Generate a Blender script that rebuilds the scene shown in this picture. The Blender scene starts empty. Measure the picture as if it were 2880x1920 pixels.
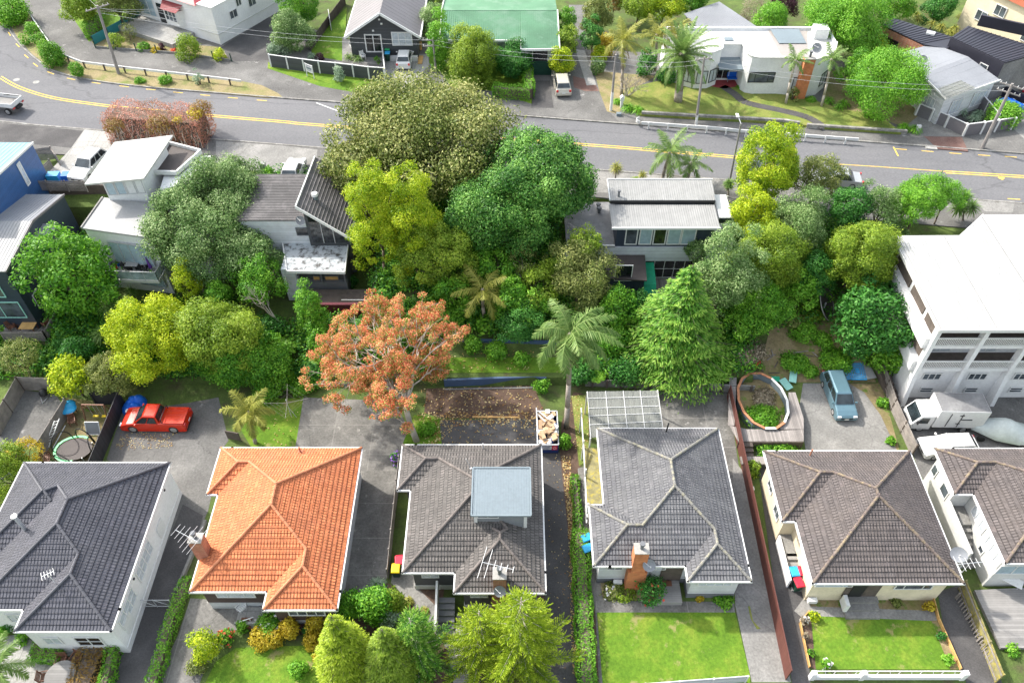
import bpy, math, random
import numpy as np
from mathutils import Vector, Matrix
R = math.radians
S = bpy.context.scene
C = S.collection
rnd = random.Random(7)
rng = np.random.default_rng(11)

# ------------------------------------------------------------------ camera, sky, sun, exposure
F, TH, H = 2240.0, R(47), 52.0          # lens in photo pixels, pitch below the horizon, height above the lower lots
ct, st = math.cos(TH), math.sin(TH)
cam = bpy.data.cameras.new("camera"); cam.sensor_width = 36; cam.lens = 28.0
cam.clip_start = 0.5; cam.clip_end = 3000
co = bpy.data.objects.new("camera", cam); C.objects.link(co)
co.location = (0, 0, H); co.rotation_euler = (R(43), 0, 0); S.camera = co
SUN_AZ, SUN_EL = math.atan2(.55, -.83), R(43)      # light comes from the far left
w = bpy.data.worlds.new("World"); S.world = w; w.use_nodes = True
nt = w.node_tree; sky = nt.nodes.new('ShaderNodeTexSky'); sky.sky_type = 'NISHITA'; sky.sun_disc = False
sky.sun_elevation = SUN_EL; sky.sun_rotation = math.pi/2 - SUN_AZ; sky.air_density = 1.5; sky.dust_density = 3.0; sky.ozone_density = 0.6
hs = nt.nodes.new('ShaderNodeHueSaturation'); hs.inputs['Saturation'].default_value = .5; nt.links.new(sky.outputs[0], hs.inputs['Color']); nt.links.new(hs.outputs[0], nt.nodes['Background'].inputs[0]); nt.nodes['Background'].inputs[1].default_value = 0.15
sl = bpy.data.lights.new("sun", 'SUN'); sl.energy = 2.5; sl.angle = R(2); sl.color = (1, .95, .87)
so = bpy.data.objects.new("sun", sl); C.objects.link(so); so.location = (-60, 60, 80)
sdir = Vector((math.cos(SUN_AZ)*math.cos(SUN_EL), math.sin(SUN_AZ)*math.cos(SUN_EL), math.sin(SUN_EL)))
so.rotation_euler = sdir.to_track_quat('Z', 'Y').to_euler()
S.view_settings.view_transform = 'Standard'; S.view_settings.look = 'None'; S.view_settings.exposure = 1.38; S.view_settings.gamma = 1
S.render.engine = 'CYCLES'; S.cycles.max_bounces = 6; S.cycles.diffuse_bounces = 3; S.cycles.transparent_max_bounces = 6

# ------------------------------------------------------------------ photo pixel -> point in the place
def P(x, y, z):                          # the point at height z seen at photo pixel (x, y)
    du, dv = (x-1440)/F, (960-y)/F
    t = (z-H)/(-st+ct*dv); return Vector((du*t, (ct+st*dv)*t, z))
def PY(x, y, Y):                         # the point at distance Y
    du, dv = (x-1440)/F, (960-y)/F
    t = Y/(ct+st*dv); return Vector((du*t, Y, H+t*(-st+ct*dv)))
def T(c, r, x, y): return ((0, 0, 700, 1400, 2080)[c]+x/2.8, (0, 0, 480, 960, 1360)[r]+y/2.8)
def TP(c, r, x, y, z): return P(*T(c, r, x, y), z)
def TY(c, r, x, y, Y): return PY(*T(c, r, x, y), Y)
def kerb_near(X): return 67.2-.137*X
def kerb_far(X): return 75.9-.139*X
PADS = ((7.4, 20, 49.5, 61, 1.3), (-23.5, -12.3, 49.8, 62, 1.1), (-38.5, -24.4, 51, 62, 1.5), (-64, -40.6, 46.5, 62, 1.0), (31, 60, 38, 56, 0.0))     # building platforms cut into the bank
def ground_z(X, Y):
    z = bank_z(X, Y)
    for a, b, c, d, e in PADS:
        if a < X < b and c < Y < d: z = min(z, e)
    return z
def bank_z(X, Y):
    top = kerb_near(X)-5.0
    step = 0.8 if -13.4 < X < 20.4 else 0.0
    if Y <= 43.4: return 0.0
    if Y < 43.6: return step*(Y-43.4)/.2
    if Y < top: return step+(6.0-step)*(Y-43.6)/(top-43.6)
    return 6.0
def on_ground(x, y, h=0.0):              # where the ray of pixel (x, y) comes within h of the ground
    du, dv = (x-1440)/F, (960-y)/F
    a, b = 30., 160.
    for i in range(60):
        t = (a+b)/2; X, Y, Z = du*t, (ct+st*dv)*t, H+t*(-st+ct*dv)
        if Z-ground_z(X, Y)-h > 0: a = t
        else: b = t
    return Vector((du*a, (ct+st*dv)*a, H+a*(-st+ct*dv))), a

# ------------------------------------------------------------------ materials (all procedural)
MATS = {}
def newmat(name):
    m = bpy.data.materials.new(name); m.use_nodes = True
    MATS[name] = m; n = m.node_tree; return m, n, n.nodes['Principled BSDF'], n.nodes.new, n.links.new
def coords(N, L, src='Object', scale=None):
    tc = N('ShaderNodeTexCoord')
    if not scale: return tc.outputs[src]
    mp = N('ShaderNodeMapping'); mp.inputs['Scale'].default_value = scale; L(tc.outputs[src], mp.inputs[0]); return mp.outputs[0]
def ramp(N, stops):
    r = N('ShaderNodeValToRGB'); e = r.color_ramp.elements
    while len(e) < len(stops): e.new(0.5)
    for i, (p, c) in enumerate(stops): e[i].position = p; e[i].color = (*c, 1)
    return r
def mixc(N, L, a, b, f, mode='MIX'):
    m = N('ShaderNodeMix'); m.data_type = 'RGBA'; m.blend_type = mode
    for i, v in ((6, a), (7, b)):
        if hasattr(v, 'links'): L(v, m.inputs[i])
        else: m.inputs[i].default_value = (*v, 1)
    if hasattr(f, 'links'): L(f, m.inputs[0])
    else: m.inputs[0].default_value = f
    return m.outputs[2]
def noise(N, L, vec, scale, detail=4, rough=.6):
    n = N('ShaderNodeTexNoise'); n.inputs['Scale'].default_value = scale; n.inputs['Detail'].default_value = detail
    n.inputs['Roughness'].default_value = rough; L(vec, n.inputs['Vector']); return n.outputs[0]
def plain(name, col, rough=.6, var=.12, scale=.7, metal=0, fine=6, bump=0, spec=.4, worn=None):
    """painted / plain surface with large weathering and fine grain"""
    m, n, b, N, L = newmat(name)
    v = coords(N, L)
    lo = tuple(c*(1-var) for c in col); hi = tuple(min(1, c*(1+var)) for c in col)
    r = ramp(N, [(.3, lo), (.7, hi)]); L(noise(N, L, v, scale, 6), r.inputs[0])
    out = r.outputs[0]
    if worn:
        r2 = ramp(N, [(.48, (0, 0, 0)), (.62, (1, 1, 1))]); L(noise(N, L, v, scale*1.7, 8, .7), r2.inputs[0])
        out = mixc(N, L, out, worn, r2.outputs[0])
    g = ramp(N, [(.25, (.86, .86, .86)), (.75, (1.1, 1.1, 1.1))]); L(noise(N, L, v, fine, 3), g.inputs[0])
    out = mixc(N, L, out, g.outputs[0], .7, 'MULTIPLY')
    L(out, b.inputs['Base Color']); b.inputs['Roughness'].default_value = rough; b.inputs['Metallic'].default_value = metal
    b.inputs['Specular IOR Level'].default_value = spec
    if bump:
        bp = N('ShaderNodeBump'); bp.inputs['Strength'].default_value = bump; bp.inputs['Distance'].default_value = .03
        L(noise(N, L, v, fine*3, 4), bp.inputs['Height']); L(bp.outputs[0], b.inputs['Normal'])
    return m
def groundmat(name, cols, scale=.35, fine=5, rough=.95, spots=None, cracks=None, bump=.5, tex=(1, 1, 1), slab=None):
    """ground: three blended colours in patches, fine grain, optional spots and cracks"""
    m, n, b, N, L = newmat(name); v = coords(N, L, scale=tex)
    r = ramp(N, [(.3, cols[0]), (.5, cols[1]), (.7, cols[2])]); L(noise(N, L, v, scale, 9, .68), r.inputs[0]); out = r.outputs[0]
    g = ramp(N, [(.3, (.66, .66, .66)), (.7, (1.28, 1.28, 1.28))]); L(noise(N, L, v, fine, 5, .7), g.inputs[0])
    out = mixc(N, L, out, g.outputs[0], .8, 'MULTIPLY')
    if spots:
        col, sc, th = spots
        s = ramp(N, [(th, (0, 0, 0)), (th+.07, (1, 1, 1))]); L(noise(N, L, v, sc, 5, .65), s.inputs[0]); out = mixc(N, L, out, col, s.outputs[0])
    if slab:
        sx = N('ShaderNodeSeparateXYZ'); L(v, sx.inputs[0])
        for ax, sp in ((0, slab[0]), (1, slab[1])):
            d = N('ShaderNodeMath'); d.operation = 'DIVIDE'; d.inputs[1].default_value = sp; L(sx.outputs[ax], d.inputs[0]); fr = N('ShaderNodeMath'); fr.operation = 'FRACT'; L(d.outputs[0], fr.inputs[0])
            k = ramp(N, [(0, (.7, .7, .7)), (.09/sp, (0, 0, 0))]); L(fr.outputs[0], k.inputs[0]); out = mixc(N, L, out, slab[2], k.outputs[0])
    if cracks:
        vo = N('ShaderNodeTexVoronoi'); vo.feature = 'DISTANCE_TO_EDGE'; vo.inputs['Scale'].default_value = cracks
        wv = N('ShaderNodeVectorMath'); wv.operation = 'ADD'; L(v, wv.inputs[0])
        nn = N('ShaderNodeTexNoise'); nn.inputs['Scale'].default_value = 1.2; L(v, nn.inputs[0]); L(nn.outputs[1], wv.inputs[1]); L(wv.outputs[0], vo.inputs['Vector'])
        k = ramp(N, [(.0, (.55, .55, .55)), (.005, (0, 0, 0))]); L(vo.outputs[0], k.inputs[0]); out = mixc(N, L, out, tuple(c*.6 for c in cols[0]), k.outputs[0])
    L(out, b.inputs['Base Color']); b.inputs['Roughness'].default_value = rough; b.inputs['Specular IOR Level'].default_value = .25
    bp = N('ShaderNodeBump'); bp.inputs['Strength'].default_value = bump; bp.inputs['Distance'].default_value = .05
    L(noise(N, L, v, fine*2, 5, .7), bp.inputs['Height']); L(bp.outputs[0], b.inputs['Normal'])
    return m
def tilemat(name, c1, c2, gap, stain, rough=.8, stain_amt=.5):
    m, n, b, N, L = newmat(name); uv = coords(N, L, 'UV'); v = coords(N, L)
    br = N('ShaderNodeTexBrick'); br.offset = 0.5; br.inputs['Scale'].default_value = 1
    br.inputs['Brick Width'].default_value = .21; br.inputs['Row Height'].default_value = .33; br.inputs['Mortar Size'].default_value = .02
    br.inputs['Mortar Smooth'].default_value = .3; br.inputs['Bias'].default_value = 0
    for i, c in (('Color1', c1), ('Color2', c2), ('Mortar', gap)): br.inputs[i].default_value = (*c, 1)
    L(uv, br.inputs['Vector']); out = br.outputs[0]
    wn = N('ShaderNodeTexWhiteNoise'); wn.noise_dimensions = '2D'
    sn = N('ShaderNodeVectorMath'); sn.operation = 'SNAP'; sn.inputs[1].default_value = (.42, .33, 1); L(uv, sn.inputs[0]); L(sn.outputs[0], wn.inputs[0])
    wr = ramp(N, [(0, (.86, .86, .86)), (.93, (1.06, 1.06, 1.06)), (1, (1.3, 1.25, 1.25))]); L(wn.outputs[0], wr.inputs[0]); out = mixc(N, L, out, wr.outputs[0], .8, 'MULTIPLY')
    s = ramp(N, [(.42, (0, 0, 0)), (.68, (1, 1, 1))]); L(noise(N, L, v, .55, 8, .7), s.inputs[0])
    f = N('ShaderNodeMath'); f.operation = 'MULTIPLY'; f.inputs[1].default_value = stain_amt; L(s.outputs[0], f.inputs[0])
    out = mixc(N, L, out, stain, f.outputs[0])
    g = ramp(N, [(.3, (.8, .8, .8)), (.7, (1.15, 1.15, 1.15))]); L(noise(N, L, v, 9, 4), g.inputs[0]); out = mixc(N, L, out, g.outputs[0], .8, 'MULTIPLY')
    mp = N('ShaderNodeMapping'); mp.inputs['Scale'].default_value = (2.2, .35, 1); L(uv, mp.inputs[0]); k = ramp(N, [(.3, (.8, .8, .8)), (.6, (1.12, 1.12, 1.12))]); L(noise(N, L, mp.outputs[0], 1.2, 6, .7), k.inputs[0]); out = mixc(N, L, out, k.outputs[0], .7, 'MULTIPLY')
    k = ramp(N, [(.66, (0, 0, 0)), (.72, (.4, .4, .4))]); L(noise(N, L, v, 5, 6, .75), k.inputs[0]); out = mixc(N, L, out, tuple(min(.6, c*2+.05) for c in c2) if rough > .8 else c1, k.outputs[0])
    L(out, b.inputs['Base Color']); b.inputs['Roughness'].default_value = rough; b.inputs['Specular IOR Level'].default_value = .3
    sx = N('ShaderNodeSeparateXYZ'); L(uv, sx.inputs[0]); mu = N('ShaderNodeMath'); mu.operation = 'MULTIPLY'; mu.inputs[1].default_value = 2*math.pi/.21; L(sx.outputs[0], mu.inputs[0])
    sn2 = N('ShaderNodeMath'); sn2.operation = 'SINE'; L(mu.outputs[0], sn2.inputs[0])
    bp = N('ShaderNodeBump'); bp.inputs['Strength'].default_value = .55; bp.inputs['Distance'].default_value = .04; L(sn2.outputs[0], bp.inputs['Height']); L(bp.outputs[0], b.inputs['Normal'])
    return m
def boardmat(name, col, pitch=.16, axis=2, rough=.6, dark=.55, var=.1):
    """boards: thin dark line every pitch metres along one axis, per-board variation"""
    m, n, b, N, L = newmat(name); v = coords(N, L)
    sx = N('ShaderNodeSeparateXYZ'); L(v, sx.inputs[0]); d = N('ShaderNodeMath'); d.operation = 'DIVIDE'; d.inputs[1].default_value = pitch; L(sx.outputs[axis], d.inputs[0])
    fr = N('ShaderNodeMath'); fr.operation = 'FRACT'; L(d.outputs[0], fr.inputs[0]); fl = N('ShaderNodeMath'); fl.operation = 'FLOOR'; L(d.outputs[0], fl.inputs[0])
    wn = N('ShaderNodeTexWhiteNoise'); wn.noise_dimensions = '1D'; L(fl.outputs[0], wn.inputs['W'])
    r0 = ramp(N, [(0, tuple(c*(1-var) for c in col)), (1, tuple(min(1, c*(1+var)) for c in col))]); L(wn.outputs[0], r0.inputs[0])
    k = ramp(N, [(0, (dark,)*3), (.12, (1, 1, 1))]); L(fr.outputs[0], k.inputs[0]); out = mixc(N, L, r0.outputs[0], k.outputs[0], 1, 'MULTIPLY')
    g = ramp(N, [(.3, (.82, .82, .82)), (.7, (1.1, 1.1, 1.1))]); L(noise(N, L, v, 1.3, 8, .7), g.inputs[0]); out = mixc(N, L, out, g.outputs[0], .8, 'MULTIPLY')
    L(out, b.inputs['Base Color']); b.inputs['Roughness'].default_value = rough
    bp = N('ShaderNodeBump'); bp.inputs['Strength'].default_value = .5; bp.inputs['Distance'].default_value = .02; L(fr.outputs[0], bp.inputs['Height']); L(bp.outputs[0], b.inputs['Normal'])
    return m
def brickmat(name, c1, c2, mortar, scale=1.0):
    m, n, b, N, L = newmat(name); v = coords(N, L)
    sp = N('ShaderNodeSeparateXYZ'); L(v, sp.inputs[0]); ad = N('ShaderNodeMath'); L(sp.outputs[0], ad.inputs[0]); L(sp.outputs[1], ad.inputs[1])
    cb = N('ShaderNodeCombineXYZ'); L(ad.outputs[0], cb.inputs[0]); L(sp.outputs[2], cb.inputs[1])
    br = N('ShaderNodeTexBrick'); br.inputs['Scale'].default_value = scale; br.inputs['Brick Width'].default_value = .24; br.inputs['Row Height'].default_value = .086; br.inputs['Mortar Size'].default_value = .01
    for i, c in (('Color1', c1), ('Color2', c2), ('Mortar', mortar)): br.inputs[i].default_value = (*c, 1)
    L(cb.outputs[0], br.inputs['Vector'])
    g = ramp(N, [(.3, (.7, .7, .7)), (.7, (1.2, 1.2, 1.2))]); L(noise(N, L, v, 2.5, 6), g.inputs[0]); L(mixc(N, L, br.outputs[0], g.outputs[0], .8, 'MULTIPLY'), b.inputs['Base Color'])
    b.inputs['Roughness'].default_value = .85; return m
def leafmat(name, dark, mid, light, trans=.36, rough=.5):
    m, n, b, N, L = newmat(name)
    at = N('ShaderNodeAttribute'); at.attribute_name = 'tint'
    r = ramp(N, [(.05, dark), (.5, mid), (.95, light)]); L(at.outputs['Fac'], r.inputs[0])
    L(r.outputs[0], b.inputs['Base Color']); b.inputs['Roughness'].default_value = rough; b.inputs['Specular IOR Level'].default_value = .3
    tr = N('ShaderNodeBsdfTranslucent'); L(r.outputs[0], tr.inputs[0])
    mx = N('ShaderNodeMixShader'); mx.inputs[0].default_value = trans; L(b.outputs[0], mx.inputs[1]); L(tr.outputs[0], mx.inputs[2])
    L(mx.outputs[0], n.nodes['Material Output'].inputs[0]); return m
def glassmat(name, col, rough=.06):
    m, n, b, N, L = newmat(name); v = coords(N, L)
    r = ramp(N, [(.35, tuple(c*.5 for c in col)), (.65, tuple(c*1.5 for c in col))]); L(noise(N, L, v, .9, 3), r.inputs[0]); L(r.outputs[0], b.inputs['Base Color'])
    b.inputs['Roughness'].default_value = rough; b.inputs['Specular IOR Level'].default_value = .8; return m
def paint(name, col, rough=.25, metal=.0):
    m, n, b, N, L = newmat(name); v = coords(N, L)
    r = ramp(N, [(.3, tuple(c*.93 for c in col)), (.7, tuple(min(1, c*1.04) for c in col))]); L(noise(N, L, v, 3, 5), r.inputs[0]); L(r.outputs[0], b.inputs['Base Color'])
    b.inputs['Roughness'].default_value = rough; b.inputs['Metallic'].default_value = metal; b.inputs['Coat Weight'].default_value = .35; b.inputs['Coat Roughness'].default_value = .12; return m

M = {}
def defmats():
    D = M
    D['ground'] = groundmat('ground_cover', [(.08, .065, .04), (.08, .12, .03), (.13, .18, .045)], .5, 6)
    D['lawn'] = groundmat('lawn_grass', [(.065, .14, .012), (.105, .2, .016), (.19, .25, .03)], .45, 4.5, bump=.9, spots=((.24, .23, .085), .55, .6))
    D['lawn_dry'] = groundmat('dry_lawn_grass', [(.1, .16, .03), (.17, .21, .045), (.27, .25, .08)], .4, 5, bump=.8, spots=((.3, .24, .11), .6, .64))
    D['verge'] = groundmat('verge_dirt_grass', [(.13, .17, .04), (.24, .2, .1), (.3, .24, .14)], .5, 5)
    D['soil'] = groundmat('bark_soil', [(.06, .04, .03), (.1, .065, .048), (.16, .11, .08)], .6, 7, spots=((.24, .14, .075), 2.5, .64))
    D['dirt'] = groundmat('pale_dirt', [(.11, .13, .03), (.2, .16, .08), (.32, .25, .15)], .35, 5, spots=((.09, .16, .02), .7, .56))
    D['asphalt'] = groundmat('road_asphalt', [(.125, .125, .132), (.145, .145, .152), (.168, .166, .172)], .16, 14, bump=.15, spots=((.11, .11, .118), .35, .62), tex=(.3, 1, 1), cracks=.07)
    D['asphalt_dark'] = groundmat('driveway_asphalt', [(.06, .058, .058), (.08, .077, .077), (.12, .115, .112)], .3, 9, bump=.2, spots=((.18, .16, .15), .9, .68))
    D['asphalt_old'] = groundmat('old_asphalt', [(.1, .097, .093), (.14, .136, .13), (.2, .195, .185)], .25, 6, bump=.25, spots=((.3, .29, .28), .6, .62), cracks=.16)
    D['concrete'] = groundmat('concrete', [(.15, .145, .138), (.21, .205, .193), (.29, .28, .265)], .3, 6, bump=.2, spots=((.15, .145, .13), .7, .62), cracks=.14)
    D['concrete_dark'] = groundmat('stained_concrete', [(.1, .095, .088), (.15, .145, .135), (.24, .23, .215)], .4, 6, bump=.3, spots=((.3, .29, .27), 1.1, .63), cracks=.2, slab=(3.1, 2.9, (.27, .26, .24)))
    D['concrete_pale'] = groundmat('pale_concrete', [(.25, .245, .23), (.31, .305, .29), (.37, .36, .34)], .25, 6, bump=.1, cracks=.12, slab=(1.9, 2.4, (.15, .145, .14)))
    D['brick_paving'] = groundmat('brick_paving', [(.13, .075, .06), (.17, .1, .085), (.2, .13, .11)], .8, 9)
    D['yellow'] = groundmat('yellow_road_paint', [(.55, .36, .06), (.7, .46, .09), (.75, .55, .2)], 2, 12, bump=.05)
    D['white_line'] = groundmat('white_road_paint', [(.5, .5, .5), (.65, .65, .63), (.75, .75, .73)], 2, 12, bump=.05)
    D['stone'] = groundmat('stone', [(.14, .13, .12), (.25, .24, .22), (.4, .39, .37)], 1.5, 7)
    D['tile_dark'] = tilemat('charcoal_roof_tile', (.068, .07, .086), (.08, .081, .098), (.03, .03, .038), (.12, .12, .13), .5, .2)
    D['tile_orange'] = tilemat('orange_roof_tile', (.5, .16, .065), (.6, .21, .09), (.24, .065, .03), (.36, .13, .075), .85, .4)
    D['tile_grey'] = tilemat('weathered_grey_roof_tile', (.125, .115, .108), (.155, .142, .134), (.04, .038, .036), (.075, .07, .067), .9, .55)
    D['tile_lichen'] = tilemat('lichen_grey_roof_tile', (.12, .12, .13), (.145, .145, .152), (.045, .045, .05), (.19, .19, .19), .85, .45)
    D['tile_brown'] = tilemat('brown_grey_roof_tile', (.108, .094, .092), (.13, .113, .11), (.04, .035, .035), (.15, .125, .11), .85, .35)
    D['ridge_dark'] = plain('charcoal_ridge', (.085, .086, .1), .6, .2); D['ridge_orange'] = plain('orange_ridge', (.52, .2, .1), .8, .25, 2)
    D['ridge_grey'] = plain('grey_ridge', (.15, .13, .12), .9, .3, 2); D['ridge_lichen'] = plain('lichen_ridge', (.19, .185, .175), .9, .3, 2, worn=(.3, .28, .2)); D['ridge_brown'] = plain('brown_ridge', (.14, .11, .1), .9, .3, 2, worn=(.24, .19, .12))
    D['white'] = plain('white_paint', (.66, .66, .65), .5, .04); D['white_wall'] = boardmat('white_weatherboard', (.6, .61, .63), .17); D['white_stucco'] = plain('white_stucco', (.71, .71, .71), .85, .1, .4)
    D['cream_wall'] = plain('cream_stucco', (.66, .58, .42), .85, .1, .6); D['grey_wall'] = plain('grey_plaster', (.09, .09, .1), .7, .1); D['brown_wall'] = boardmat('dark_brown_weatherboard', (.075, .05, .045), .17)
    D['pale_grey_wall'] = plain('pale_grey_plaster', (.55, .55, .53), .8, .08); D['clad_white'] = boardmat('white_weatherboard_wide', (.62, .65, .68), .2)
    D['navy'] = boardmat('navy_cladding', (.035, .048, .075), .15, 0, .5, .7); D['navy_corr'] = boardmat('dark_blue_corrugated', (.032, .048, .072), .1, 2, .45, .6); D['blue_corr'] = boardmat('blue_corrugated', (.03, .1, .27), .1, 2, .4, .65)
    D['charcoal_wall'] = boardmat('charcoal_weatherboard', (.06, .065, .072), .18); D['plinth'] = plain('grey_plinth', (.14, .145, .155), .8, .1)
    D['metal_white'] = plain('white_metal_roof', (.44, .44, .42), .45, .04, .2); D['metal_grey'] = plain('grey_metal_roof', (.23, .24, .26), .6, .08, .3, 0); D['metal_pale'] = plain('pale_metal_roof', (.3, .3, .3), .55, .08, .35, 0)
    D['metal_blue'] = plain('pale_blue_metal_roof', (.17, .21, .235), .6, .06, .4, 0); D['metal_green'] = plain('faded_green_metal_roof', (.085, .2, .115), .75, .18, .25, worn=(.13, .24, .16)); D['metal_dark'] = plain('dark_metal_roof', (.085, .08, .08), .5, .2, .5, worn=(.14, .13, .13))
    D['roof_strip'] = boardmat('ribbed_white_roof', (.4, .4, .39), .3, 0, .6, .12, .06); D['roof_corr'] = boardmat('corrugated_zinc_roof', (.28, .28, .272), .2, 0, .6, .35, .05); D['metal_black'] = plain('black_metal_roof', (.03, .03, .042), .4, .1); D['metal_ltblue'] = plain('light_blue_metal_roof', (.16, .3, .47), .45, .06); D['metal_taupe'] = plain('taupe_metal_roof', (.31, .28, .26), .5, .1, .5); D['metal_slate'] = plain('slate_metal_roof', (.16, .15, .16), .5, .08, .4)
    D['membrane'] = plain('grey_membrane_roof', (.19, .19, .195), .7, .2, .4, worn=(.26, .26, .26)); D['membrane_dark'] = plain('dark_membrane_roof', (.07, .058, .055), .7, .12, .5); D['stained_white'] = plain('stained_white_roof', (.42, .45, .47), .6, .08, 1.1, worn=(.05, .045, .042))
    D['glass'] = glassmat('window_glass', (.07, .085, .1)); D['glass_dark'] = glassmat('dark_window_glass', (.02, .022, .025), .08); D['curtain'] = plain('curtained_glass', (.48, .52, .56), .2, .15, 3, spec=.7); D['curtain_blue'] = plain('blue_curtained_glass', (.34, .44, .5), .15, .15, 2, spec=.7)
    D['clear_sheet'] = boardmat('clear_corrugated_sheet', (.26, .27, .245), .13, 0, .4, .5); D['clear_sheet'].node_tree.nodes['Principled BSDF'].inputs['Alpha'].default_value = .55; D['rail_glass'] = glassmat('balustrade_glass', (.3, .36, .38), .05)
    D['brick'] = brickmat('red_brick', (.34, .12, .06), (.42, .17, .09), (.3, .24, .2)); D['brick_orange'] = brickmat('orange_brick', (.5, .16, .06), (.56, .2, .08), (.46, .2, .1))
    D['timber_grey'] = boardmat('weathered_timber', (.26, .235, .22), .14, 0, .85, .4, .25); D['timber_grey_y'] = boardmat('weathered_timber_lengthwise', (.3, .285, .27), .14, 1, .85, .5, .22); D['timber_dark'] = plain('dark_timber', (.1, .08, .068), .85, .25, 2); D['timber_new'] = plain('new_timber', (.55, .33, .12), .7, .2, 2); D['timber_moss'] = plain('mossy_timber', (.22, .2, .1), .9, .3, 2, worn=(.36, .3, .06)); D['timber_fence'] = plain('grey_fence_timber', (.24, .215, .195), .9, .3, 1.5, fine=9)
    D['timber_black'] = boardmat('black_stained_timber', (.03, .03, .035), .15, 1, .7, .5, .3); D['timber_teak'] = plain('brown_timber', (.17, .075, .045), .6, .2, 3); D['timber_pole'] = plain('grey_pole_timber', (.25, .23, .22), .9, .2, 2); D['timber_light'] = boardmat('pale_decking', (.25, .24, .23), .16, 1, .85, .55, .15)
    D['red_roof'] = plain('red_painted_metal', (.36, .05, .06), .5, .1); D['red_deck'] = plain('red_painted_concrete', (.3, .05, .055), .7, .15); D['rust_fence'] = boardmat('dark_red_corrugated', (.12, .04, .03), .09, 1, .6, .45); D['maroon'] = plain('maroon_wall', (.1, .015, .025), .7, .1); D['blue_wall'] = plain('dark_blue_wall', (.06, .1, .18), .7, .12)
    D['black'] = plain('black_plastic', (.02, .02, .022), .5, .1); D['rubber'] = plain('tyre_rubber', (.022, .022, .022), .85, .15); D['chrome'] = plain('alloy_metal', (.5, .5, .5), .3, .05, metal=.7); D['steel'] = plain('galvanised_steel', (.5, .51, .52), .4, .1, metal=.3); D['lead'] = plain('lead_flashing', (.3, .29, .27), .7, .15)
    D['bin_green'] = plain('dark_green_plastic', (.015, .06, .04), .45, .1); D['bin_blue'] = plain('blue_plastic_lid', (.03, .33, .62), .4, .08); D['bin_red'] = plain('red_plastic_lid', (.62, .02, .05), .4, .08); D['bin_yellow'] = plain('yellow_plastic_lid', (.8, .55, .01), .4, .06); D['plastic_white'] = plain('white_plastic', (.75, .75, .73), .4, .05); D['plastic_green'] = plain('green_plastic', (.02, .4, .12), .4, .08)
    D['tarp_blue'] = plain('blue_tarp', (.01, .13, .62), .5, .15, 4, bump=.5); D['tarp_grey'] = plain('pale_boat_cover', (.5, .55, .53), .6, .12, 1.2, bump=.6); D['tarp_green'] = plain('green_shade_cloth', (.01, .3, .16), .6, .15, 2); D['teal_mesh'] = plain('teal_shade_mesh', (.03, .2, .22), .6, .15); D['aqua'] = plain('aqua_panel', (.3, .6, .52), .6, .1); D['card'] = plain('cardboard', (.45, .31, .19), .85, .12, 2); D['blue_paint'] = plain('navy_paint', (.02, .04, .16), .4, .1); D['pool_blue'] = plain('blue_moulding', (.05, .3, .6), .5, .1)
    D['trunk'] = plain('bark', (.14, .11, .085), .95, .3, 3, fine=12, bump=.5); D['trunk_pale'] = plain('pale_bark', (.42, .37, .31), .9, .2, 2, fine=10, bump=.3); D['trunk_palm'] = plain('palm_bark', (.3, .26, .22), .9, .25, 3, fine=12, bump=.4)
    for k, a in dict(broad=((.016, .085, .012), (.04, .18, .022), (.13, .35, .06)), dark=((.022, .095, .012), (.06, .2, .026), (.25, .47, .09)), grey=((.06, .13, .03), (.14, .26, .065), (.4, .52, .22)), lime=((.13, .24, .008), (.36, .48, .012), (.62, .68, .03)),
                     gold=((.1, .2, .006), (.29, .43, .01), (.58, .64, .035)), green=((.04, .16, .01), (.1, .29, .016), (.24, .48, .04)), bright=((.06, .2, .012), (.14, .36, .022), (.28, .54, .055)), olive=((.08, .115, .025), (.17, .22, .045), (.36, .38, .12)),
                     mag=((.05, .085, .012), (.15, .2, .035), (.5, .5, .19)), yolive=((.09, .17, .014), (.2, .32, .022), (.36, .47, .05)), red=((.24, .14, .05), (.45, .19, .13), (.66, .36, .3)), redolive=((.16, .12, .02), (.24, .14, .035), (.3, .2, .05)), coral=((.55, .11, .05), (.77, .25, .13), (.85, .46, .22)), coralleaf=((.14, .2, .03), (.28, .37, .06), (.42, .47, .13)),
                     palm=((.06, .14, .03), (.15, .26, .06), (.36, .45, .15)), palmy=((.13, .16, .02), (.27, .29, .05), (.48, .44, .11)), silver=((.15, .24, .14), (.27, .38, .25), (.42, .52, .36)), dry=((.18, .14, .09), (.3, .25, .17), (.42, .36, .26)), fern=((.08, .2, .01), (.16, .36, .02), (.26, .46, .05)), purple=((.04, .015, .025), (.09, .035, .05), (.15, .07, .09)), yel=((.3, .2, .01), (.48, .36, .02), (.6, .5, .05)), conif=((.035, .14, .015), (.11, .3, .025), (.38, .56, .09)), flow=((.6, .04, .02), (.7, .1, .05), (.75, .25, .1)), violet=((.2, .08, .4), (.3, .14, .55), (.4, .25, .6)), spear=((.07, .14, .035), (.14, .26, .05), (.3, .42, .13)), norf=((.08, .16, .006), (.26, .38, .012), (.5, .6, .05)), whiteflow=((.7, .68, .66), (.75, .7, .7), (.8, .8, .78)), litter=((.3, .14, .04), (.55, .38, .14), (.75, .65, .35))).items():
        D[k] = leafmat(k+'_leaf', *a)
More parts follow.
